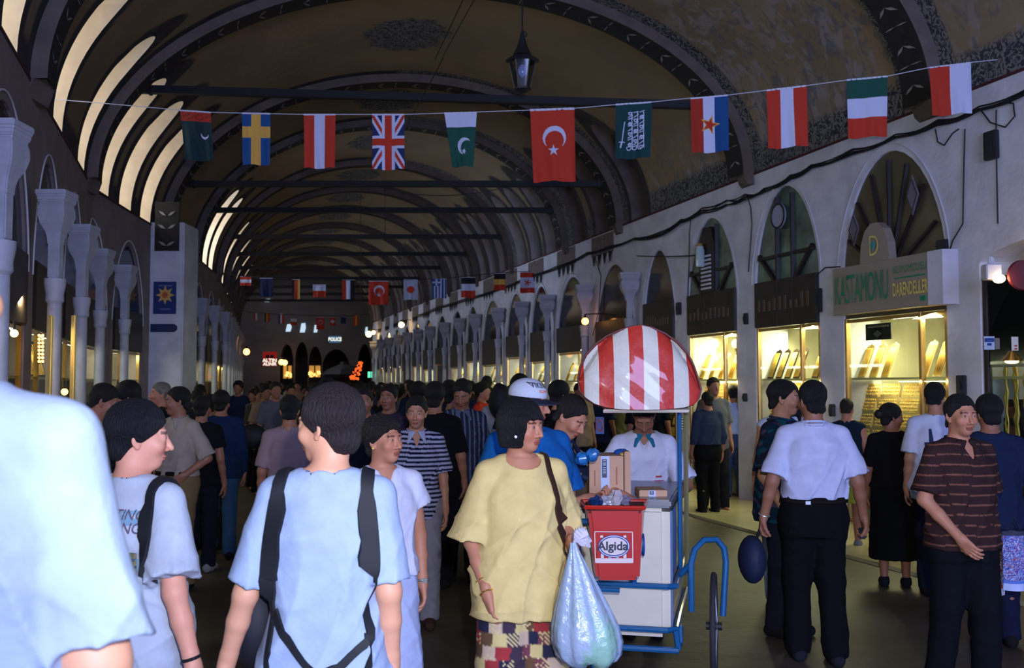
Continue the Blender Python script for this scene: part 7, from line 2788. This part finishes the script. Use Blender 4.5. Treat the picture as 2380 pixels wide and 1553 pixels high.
# K - man in white shirt from behind
pK = person('man in a white short-sleeved shirt and black trousers, seen from behind', 1893, 880, 6.1, rot=178, yaw=12, lod=0, skin='brown', hair='short', haircol=(12, 10, 12), girth=1.12, cx_off=-.02,
            top=dict(col=(176, 178, 206), hem=1.015, tuck=True, sleeve=.88, sleevew=.028, loose=.032, flare=.012, collar=(176, 178, 206), wings=False, fold=.010), bottom=dict(col=(11, 11, 14), loose=.022, waist=1.035), belt=(22, 16, 16),
            arms={('e', 1): (.262, .03, 1.12), ('w', 1): (.305, -.03, .895), ('e', -1): (-.262, .05, 1.12), ('w', -1): (-.31, -.01, .90)}, curl=(.8, .9), stride=.06, shoecol=(30, 30, 38))
ring_on(pK, 1, .01, .033, .006, mat('watch_steel', (1, 1, 1)), 'wristwatch')
mb = MB(); c = pK['l2w']((.075, .152, 1.0)); mb.box(c, (.03, .01, .02)); mb.build('belt_fitting', MATS['watch_steel'], pK['root'])
mb = MB(); c = pK['l2w'](pK['WR'][-1] + np.array((-.0, -.03, -.11))); mb.box(c, (.05, .03, .07)); o = mb.build('sunglasses_case', MATS['case_black'], bevel=.008); tag(o, 'small dark object held by the man in the white shirt', 'case')

# L - boy in vest and yellow shorts
pL = person('boy in a dark sleeveless top and bright yellow shorts at the shop window', 1968, 925, 10.3, rot=160, yaw=-10, pitch=8, lod=1, skin='tan', hair='crop', haircol=(40, 30, 24), top=dict(col=(20, 36, 50), sleeve=0, hem=.80, name='vest'),
            bottom=dict(kind='shorts', name='shorts', col=(200, 206, 90), hem=.52, flare=.03), shoecol=(120, 124, 130))
# M - woman in black
pM = person('woman in a long black dress with tied-back hair at the shop window', 2072, 936, 8.35, rot=165, yaw=-70, pitch=4, lod=1, skin='brown', hair='full', haircol=(22, 16, 16), girth=1.12,
            top=dict(col=(14, 13, 16), sleeve=.9, loose=.03, sleevew=.02, hem=.95, name='blouse'), bottom=dict(kind='skirt', name='skirt', col=(12, 12, 15), hem=.26, flare=.055), shoecol=(24, 26, 36))
mb = MB(); mb.ball(pM['l2w'](pM['hc'] + pM['Hm'] @ np.array((0, .13, .02))), .04, 12, 8); mb.build('hair_bun', hair_m if False else mat('bun_hair', (18, 14, 14), .7), pM['root'], smooth=True)
# N - white print tee
pN = person('tall man in a white T-shirt with dark graphic print on the back', 2172, 886, 8.0, rot=168, yaw=-20, pitch=14, lod=1, skin='olive', hair='short', girth=1.05,
            top=dict(col=(190, 192, 214), sleeve=.85, loose=.035, hem=.78), bottom=dict(col=(20, 22, 34)))
conform_text(pN, '', (.05, .3, 1.2), (-1, 0, 0), (0, 0, 1), (0, 1, 0), .1, mat('tee_print_navy', (20, 40, 78), .8), pN['top'], 'graphic_print', shapes=[
    [(-.03, .17), (-.01, .17), (.0, .06), (-.035, .06)], [(-.07, .06), (.05, .07), (.06, .0), (-.06, -.02)], [(-.04, -.04), (.03, -.05), (.03, -.14), (-.05, -.13)], [(-.07, -.16), (.05, -.16), (.05, -.2), (-.07, -.2)]])
conform_text(pN, '', (.05, .3, 1.2), (-1, 0, 0), (0, 0, 1), (0, 1, 0), .1, mat('tee_print_red', (170, 40, 50), .8), pN['top'], 'red_print', shapes=[[(.07, .08), (.12, .08), (.12, .03), (.07, .03)], [(-.09, -.06), (-.06, -.06), (-.06, -.12), (-.09, -.12)]])
# O - brown striped polo
pO = person('man in a dark brown polo with thin pale stripes, face towards the camera', 2232, 912, 5.5, rot=14, yaw=-6, pitch=2, lod=0, skin='tan', hair='short', stubble=.25, girth=1.12,
            top=dict(col=stripes((122, 78, 62), (50, 32, 32), .058, .12, .004), collar=(44, 30, 30), neck='v', sleeve=.85, sleevew=.022, loose=.034, flare=.01, hem=.84, name='polo_shirt'), bottom=dict(col=(13, 15, 21), loose=.026), stride=.08,
            arms={('e', -1): (-.25, .0, 1.13), ('w', -1): (-.15, -.17, .93), ('e', 1): (.25, .06, 1.12), ('w', 1): (.24, .03, .88)})
# P - dark man at the edge
pP = person('man in a dark navy shirt turned away at the picture edge', 2296, 915, 6.5, rot=165, yaw=12, pitch=6, lod=0, skin='brown', hair='full', girth=1.15, top=dict(col=(24, 34, 60), sleeve=.9, loose=.03, hem=.82, sleevew=.03), bottom=dict(col=(22, 26, 50)),
            arms={('e', -1): (-.28, .04, 1.12), ('w', -1): (-.30, .06, .9)})
for k, (x0, y0, x1, y1, desc, cols) in enumerate(((2278, 1252, 2332, 1383, 'shopping bag printed with a dark crowd picture and red band', ((70, 54, 50), (190, 190, 205), (180, 70, 50), (40, 34, 36))),
                                             (2332, 1235, 2384, 1372, 'blue and white shopping bag at the picture edge', ((40, 70, 150), (180, 190, 230), (90, 120, 200), (150, 90, 110))))):
    Yb = 6.0 if k == 0 else 5.8
    a, b_ = P(x0, y1, Yb), P(x1, y0, Yb)
    t = empty('shopping_bag', ((a.x + b_.x) / 2, Yb, a.z), 0, desc, 'bag')
    nx_, nz_ = 40, 80
    xg, zg = np.meshgrid(np.linspace(0, 1, nx_ + 1), np.linspace(0, 1, nz_ + 1))
    vs = np.stack([a.x + (b_.x - a.x) * xg, Yb + .035 * (1 - (2 * xg - 1) ** 2) * -1 + .008 * np.sin(zg * 9), a.z + (b_.z - a.z) * zg], -1).reshape(-1, 3)
    n_ = len(vs)
    vs2 = vs.copy(); vs2[:, 1] = 2 * Yb - vs2[:, 1]
    idx = np.arange(n_).reshape(nz_ + 1, nx_ + 1)
    F = np.stack([idx[:-1, :-1], idx[:-1, 1:], idx[1:, 1:], idx[1:, :-1]], -1).reshape(-1, 4)
    rg = np.random.default_rng(k)
    pt = np.clip(rg.integers(0, 4, (nz_ + 1, nx_ + 1)), 0, 3)
    C = np.array([lin(c) for c in cols])[pt]
    C[zg < .12] = lin(cols[1]); C[(zg > .12) & (zg < .17)] = lin(cols[2]); C[zg > .93] = lin((60, 64, 80))
    C = C.reshape(-1, 3)
    mesh_np('printed_sheet', np.vstack([vs, vs2]), np.vstack([F, F[:, ::-1] + n_]), cloth_m, t, True, col=np.vstack([C, C]))
    mb = MB(); mb.tube([Vector((a.x + .03, Yb, b_.z)), Vector(((a.x + b_.x) / 2, Yb, b_.z + .07)), Vector((b_.x - .03, Yb, b_.z))], .005, 5); mb.build('handle', bstrap, t)

# mid-distance people
mid = [
    dict(label='tall man in a vertically striped shirt looking down', px=1074, ytop=879, Y=8.6, rot=12, yaw=-20, pitch=26, skin='brown', hair='short', moustache=None, stubble=.6, top=dict(col=stripes((96, 104, 130), (34, 38, 54), .045, .3, 0, 0), hem=.82, sleeve=.95, collar=(80, 86, 110), loose=.03), bottom=dict(col=(20, 22, 34)), lod=1, shoes=True),
    dict(label='moustached man in a beige shirt and khaki trousers, hand at his pocket', px=412, ytop=896, Y=8.2, rot=-25, yaw=-42, pitch=2, skin='brown', hair='short', moustache=(16, 12, 12), top=dict(col=(150, 136, 124), hem=.98, tuck=True, sleeve=.95, collar=(150, 138, 128), loose=.03), bottom=dict(col=(112, 92, 62), loose=.03), belt=(20, 18, 18), lod=0,
         arms={('e', 1): (.27, .08, 1.13), ('w', 1): (.17, -.08, 1.0)}),
    dict(label='person in a tan lined shirt leaning towards the shops behind the boy', px=243, ytop=889, Y=7.0, rot=100, yaw=10, pitch=22, lean=.25, skin='brown', hair='short', top=dict(col=stripes((150, 112, 70), (112, 80, 50), .05, .4), hem=.8, sleeve=1.5, loose=.03), bottom=dict(col=(40, 36, 40)), lod=1),
    dict(label='dark-haired person just beyond the one in tan, face lowered', px=296, ytop=885, Y=7.8, rot=-80, pitch=20, skin='brown', hair='full', top=dict(col=(26, 24, 34)), bottom=dict(col=(24, 24, 30)), lod=1),
    dict(label='grey-haired person in dark clothes by the white pier', px=372, ytop=886, Y=10.5, rot=-60, skin='tan', hair='short', haircol=(120, 112, 104), top=dict(col=(24, 26, 34)), bottom=dict(col=(24, 24, 30)), lod=1),
    dict(label='person in a black top with white shoes walking away', px=471, ytop=917, Y=9.0, rot=175, skin='brown', hair='short', top=dict(col=(16, 17, 22), hem=.85), bottom=dict(col=(18, 20, 30)), shoecol=(120, 120, 125), lod=1, girth=1.0),
    dict(label='person in a light grey shirt partly behind the one in black', px=492, ytop=914, Y=10.2, rot=170, skin='brown', hair='short', top=dict(col=(120, 122, 144), hem=.95), bottom=dict(col=(22, 24, 30)), lod=1),
    dict(label='man in a dark blue shirt and jeans walking away with a bag', px=516, ytop=906, Y=9.8, rot=195, yaw=-20, skin='brown', hair='full', top=dict(col=(18, 36, 66), hem=.82, sleeve=1.6), bottom=dict(col=(40, 66, 100)), lod=1, stride=.22, girth=1.1),
    dict(label='black-haired person beyond the group at the pier', px=459, ytop=903, Y=12.5, rot=200, skin='brown', hair='short', top=dict(col=(40, 38, 44)), bottom=dict(col=(24, 24, 30)), lod=2),
    dict(label='person in a pinkish beige shirt half behind the youth, seen from behind', px=674, ytop=915, Y=7.6, rot=190, skin='brown', hair='short', top=dict(col=(128, 106, 112), hem=.98, sleeve=.9), bottom=dict(col=(18, 18, 22)), lod=1, girth=1.05),
    dict(label='person in black with thick dark hair behind the striped polo man', px=1012, ytop=886, Y=8.3, rot=170, skin='brown', hair='full', top=dict(col=(14, 14, 18), hem=.85, sleeve=.9), bottom=dict(col=(16, 16, 20)), lod=1, girth=1.2),
    dict(label='dark-haired man behind the woman in the white blouse', px=846, ytop=898, Y=8.6, rot=5, skin='brown', hair='short', top=dict(col=(22, 28, 44)), bottom=dict(col=(20, 20, 26)), lod=1, girth=1.15),
    dict(label='man in a dim reddish checked shirt behind the woman in the blouse', px=903, ytop=890, Y=9.0, rot=-15, skin='brown', hair='short', top=dict(col=blobs((46, 40, 58), [(70, 44, 54)], 40, 1)), bottom=dict(col=(20, 20, 26)), lod=1, girth=1.1),
    dict(label='person in an orange-red top beyond the striped shirt man', px=1123, ytop=888, Y=13.4, rot=70, skin='tan', hair='curly', top=dict(col=(196, 62, 44), hem=.8, sleeve=.4), bottom=dict(col=(150, 150, 160)), lod=2),
    dict(label='person in a brown shirt standing at a far lit shop', px=1131, ytop=872, Y=16.0, rot=190, skin='brown', hair='short', top=dict(col=(84, 62, 50), hem=.8), bottom=dict(col=(24, 24, 28)), lod=2),
    dict(label='person in white with a dark backpack beyond the capped man', px=1160, ytop=889, Y=12.2, rot=185, skin='brown', hair='short', top=dict(col=(150, 150, 160), hem=.8), bottom=dict(col=(24, 24, 28)), lod=2),
    dict(label='dark-haired head showing between the two men beside the white cap', px=1210, ytop=868, Y=9.4, rot=160, skin='brown', hair='full', top=dict(col=(20, 30, 50)), bottom=dict(col=(24, 24, 28)), lod=1),
    dict(label='black-haired person beyond the customer at the cart', px=1303, ytop=883, Y=9.0, rot=120, skin='tan', hair='full', top=dict(col=(30, 26, 32)), bottom=dict(col=(24, 24, 28)), lod=1),
    dict(label='person in a dark denim shirt looking into the louvred-vent shop', px=1643, ytop=908, Y=12.9, rot=195, skin='brown', hair='short', top=dict(col=(40, 50, 72), hem=.99, tuck=True, sleeve=1.6), bottom=dict(col=(14, 14, 18)), belt=(30, 24, 20), lod=1, girth=1.1),
    dict(label='person in a pale blue shirt and jeans half hidden behind the third pier', px=1703, ytop=893, Y=14.6, rot=175, skin='brown', hair='short', top=dict(col=(150, 166, 196), hem=.99, sleeve=.9), bottom=dict(col=(50, 66, 100)), lod=1),
    dict(label='woman with very long black hair and a white strap top', px=1822, ytop=884, Y=7.6, rot=170, yaw=20, skin='tan', hair='long', top=dict(col=(170, 176, 196), sleeve=0, hem=.85, name='strap_top'), bottom=dict(col=(120, 124, 144)), lod=1, root_dx=0),
    dict(label='person in dark clothes beyond the striped shirt man, turned to the shops', px=1054, ytop=893, Y=11.0, rot=120, skin='brown', hair='full', top=dict(col=(28, 28, 38)), bottom=dict(col=(22, 22, 28)), lod=2),
]
for m_ in mid:
    m_.pop('root_dx', None)
    person(m_.pop('label'), m_.pop('px'), m_.pop('ytop'), m_.pop('Y'), **m_)
# small things carried in mid distance
mb = MB(); c = P(585, 1015, 10.2); mb.ball(c, (.16, .10, .13), 14, 9); o = mb.build('travel_bag', mat('bag_black2', (16, 16, 20), .7), smooth=True); tag(o, 'black bag carried low by the man in jeans', 'bag')
mb = MB(); c = P(1164, 935, 12.0); mb.ball(c, (.15, .12, .22), 14, 9); o = mb.build('backpack', mat('bag_black2', (16, 16, 20), .7), smooth=True); tag(o, 'dark backpack on the person in white', 'bag')
mb = MB(); c = P(1062, 1025, 8.3); mb.box(c, (.10, .08, .22)); o = mb.build('paper_bag', mat('bag_print', (46, 70, 110), .6), bevel=.02); tag(o, 'small blue and yellow carrier held by the striped shirt man', 'bag')

# the packed crowd down the hall
words = {0: 'black', 1: 'grey', 2: 'brown', 3: 'white', 4: 'dark blue', 5: 'dark red', 6: 'beige', 7: 'olive'}
ccol = {0: (20, 20, 24), 1: (84, 84, 92), 2: (70, 52, 44), 3: (150, 146, 146), 4: (26, 36, 60), 5: (96, 34, 34), 6: (130, 108, 88), 7: (60, 60, 44)}
protos = []
spots = []
rg = random.Random(33)
tries = 0
while len(spots) < 150 and tries < 9000:
    tries += 1
    Y = 10.5 + 34 * rg.random() ** 1.25
    xl, xr = XL(Y) + 1.0, XR(Y) - .9
    X = xl + (xr - xl) * rg.random()
    px = CX + X / Y * F_PX
    if Y < 15 and px < 640:
        continue
    if Y < 13 and (px > 1180 or px < 700):
        continue
    if Y < 22 and 480 < px < 640 and rg.random() < .7:
        continue
    if all((X - a) ** 2 + (Y - b_) ** 2 > (.55 if Y < 20 else .62) ** 2 for a, b_ in spots) and abs(X - 0) > -1:
        spots.append((X, Y))
spots.sort(key=lambda q: q[1])
seen_labels = {}
for n_, (X, Y) in enumerate(spots):
    ci = rg.choices(range(8), weights=(9, 5, 5, 2, 5, 1, 2, 2))[0]
    hr = rg.choice(('short', 'full', 'short', 'curly', 'full', 'short'))
    key = (ci, hr) if Y > 12 else None
    H_ = rg.uniform(.90, 1.01)
    rot = rg.choice((0, 180)) + rg.uniform(-50, 50)
    px = CX + X / Y * F_PX
    where = 'dim side' if px < 640 else ('crowd middle' if px < 900 else 'shop side')
    dist = 'near' if Y < 17 else ('half way down' if Y < 28 else 'far down')
    lab = '%s-haired person in %s top, %s the hall, %s' % ({'short': 'short', 'full': 'thick', 'curly': 'curly'}[hr], words[ci], dist + (' in' if dist == 'near' else ''), where)
    seen_labels[lab] = seen_labels.get(lab, 0) + 1
    if seen_labels[lab] > 1:
        lab = lab.replace(' the hall', '') + ', %s nearest such' % ordn[seen_labels[lab] - 1]
    found = next((p for p in protos if p[0] == key), None)
    if found is None:
        o = person(lab, px, 880, Y, rot=0, skin='brown', hair=hr, lod=2 if Y < 20 else 3, top=dict(col=ccol[ci], sleeve=.9), bottom=dict(col=(22, 22, 28)), shoes=False, s=1.0, root_at=(X, Y, 0), stride=.1, group='crowd packed down the hall')['root']
        protos.append((key, o))
    else:
        o = copy_tree(found[1])
        tag(o, lab, 'person', 'crowd packed down the hall')
    o.location = (X, Y, 0.0)
    o.rotation_euler = (0, 0, R(rot))
    o.scale = (H_, H_, H_)
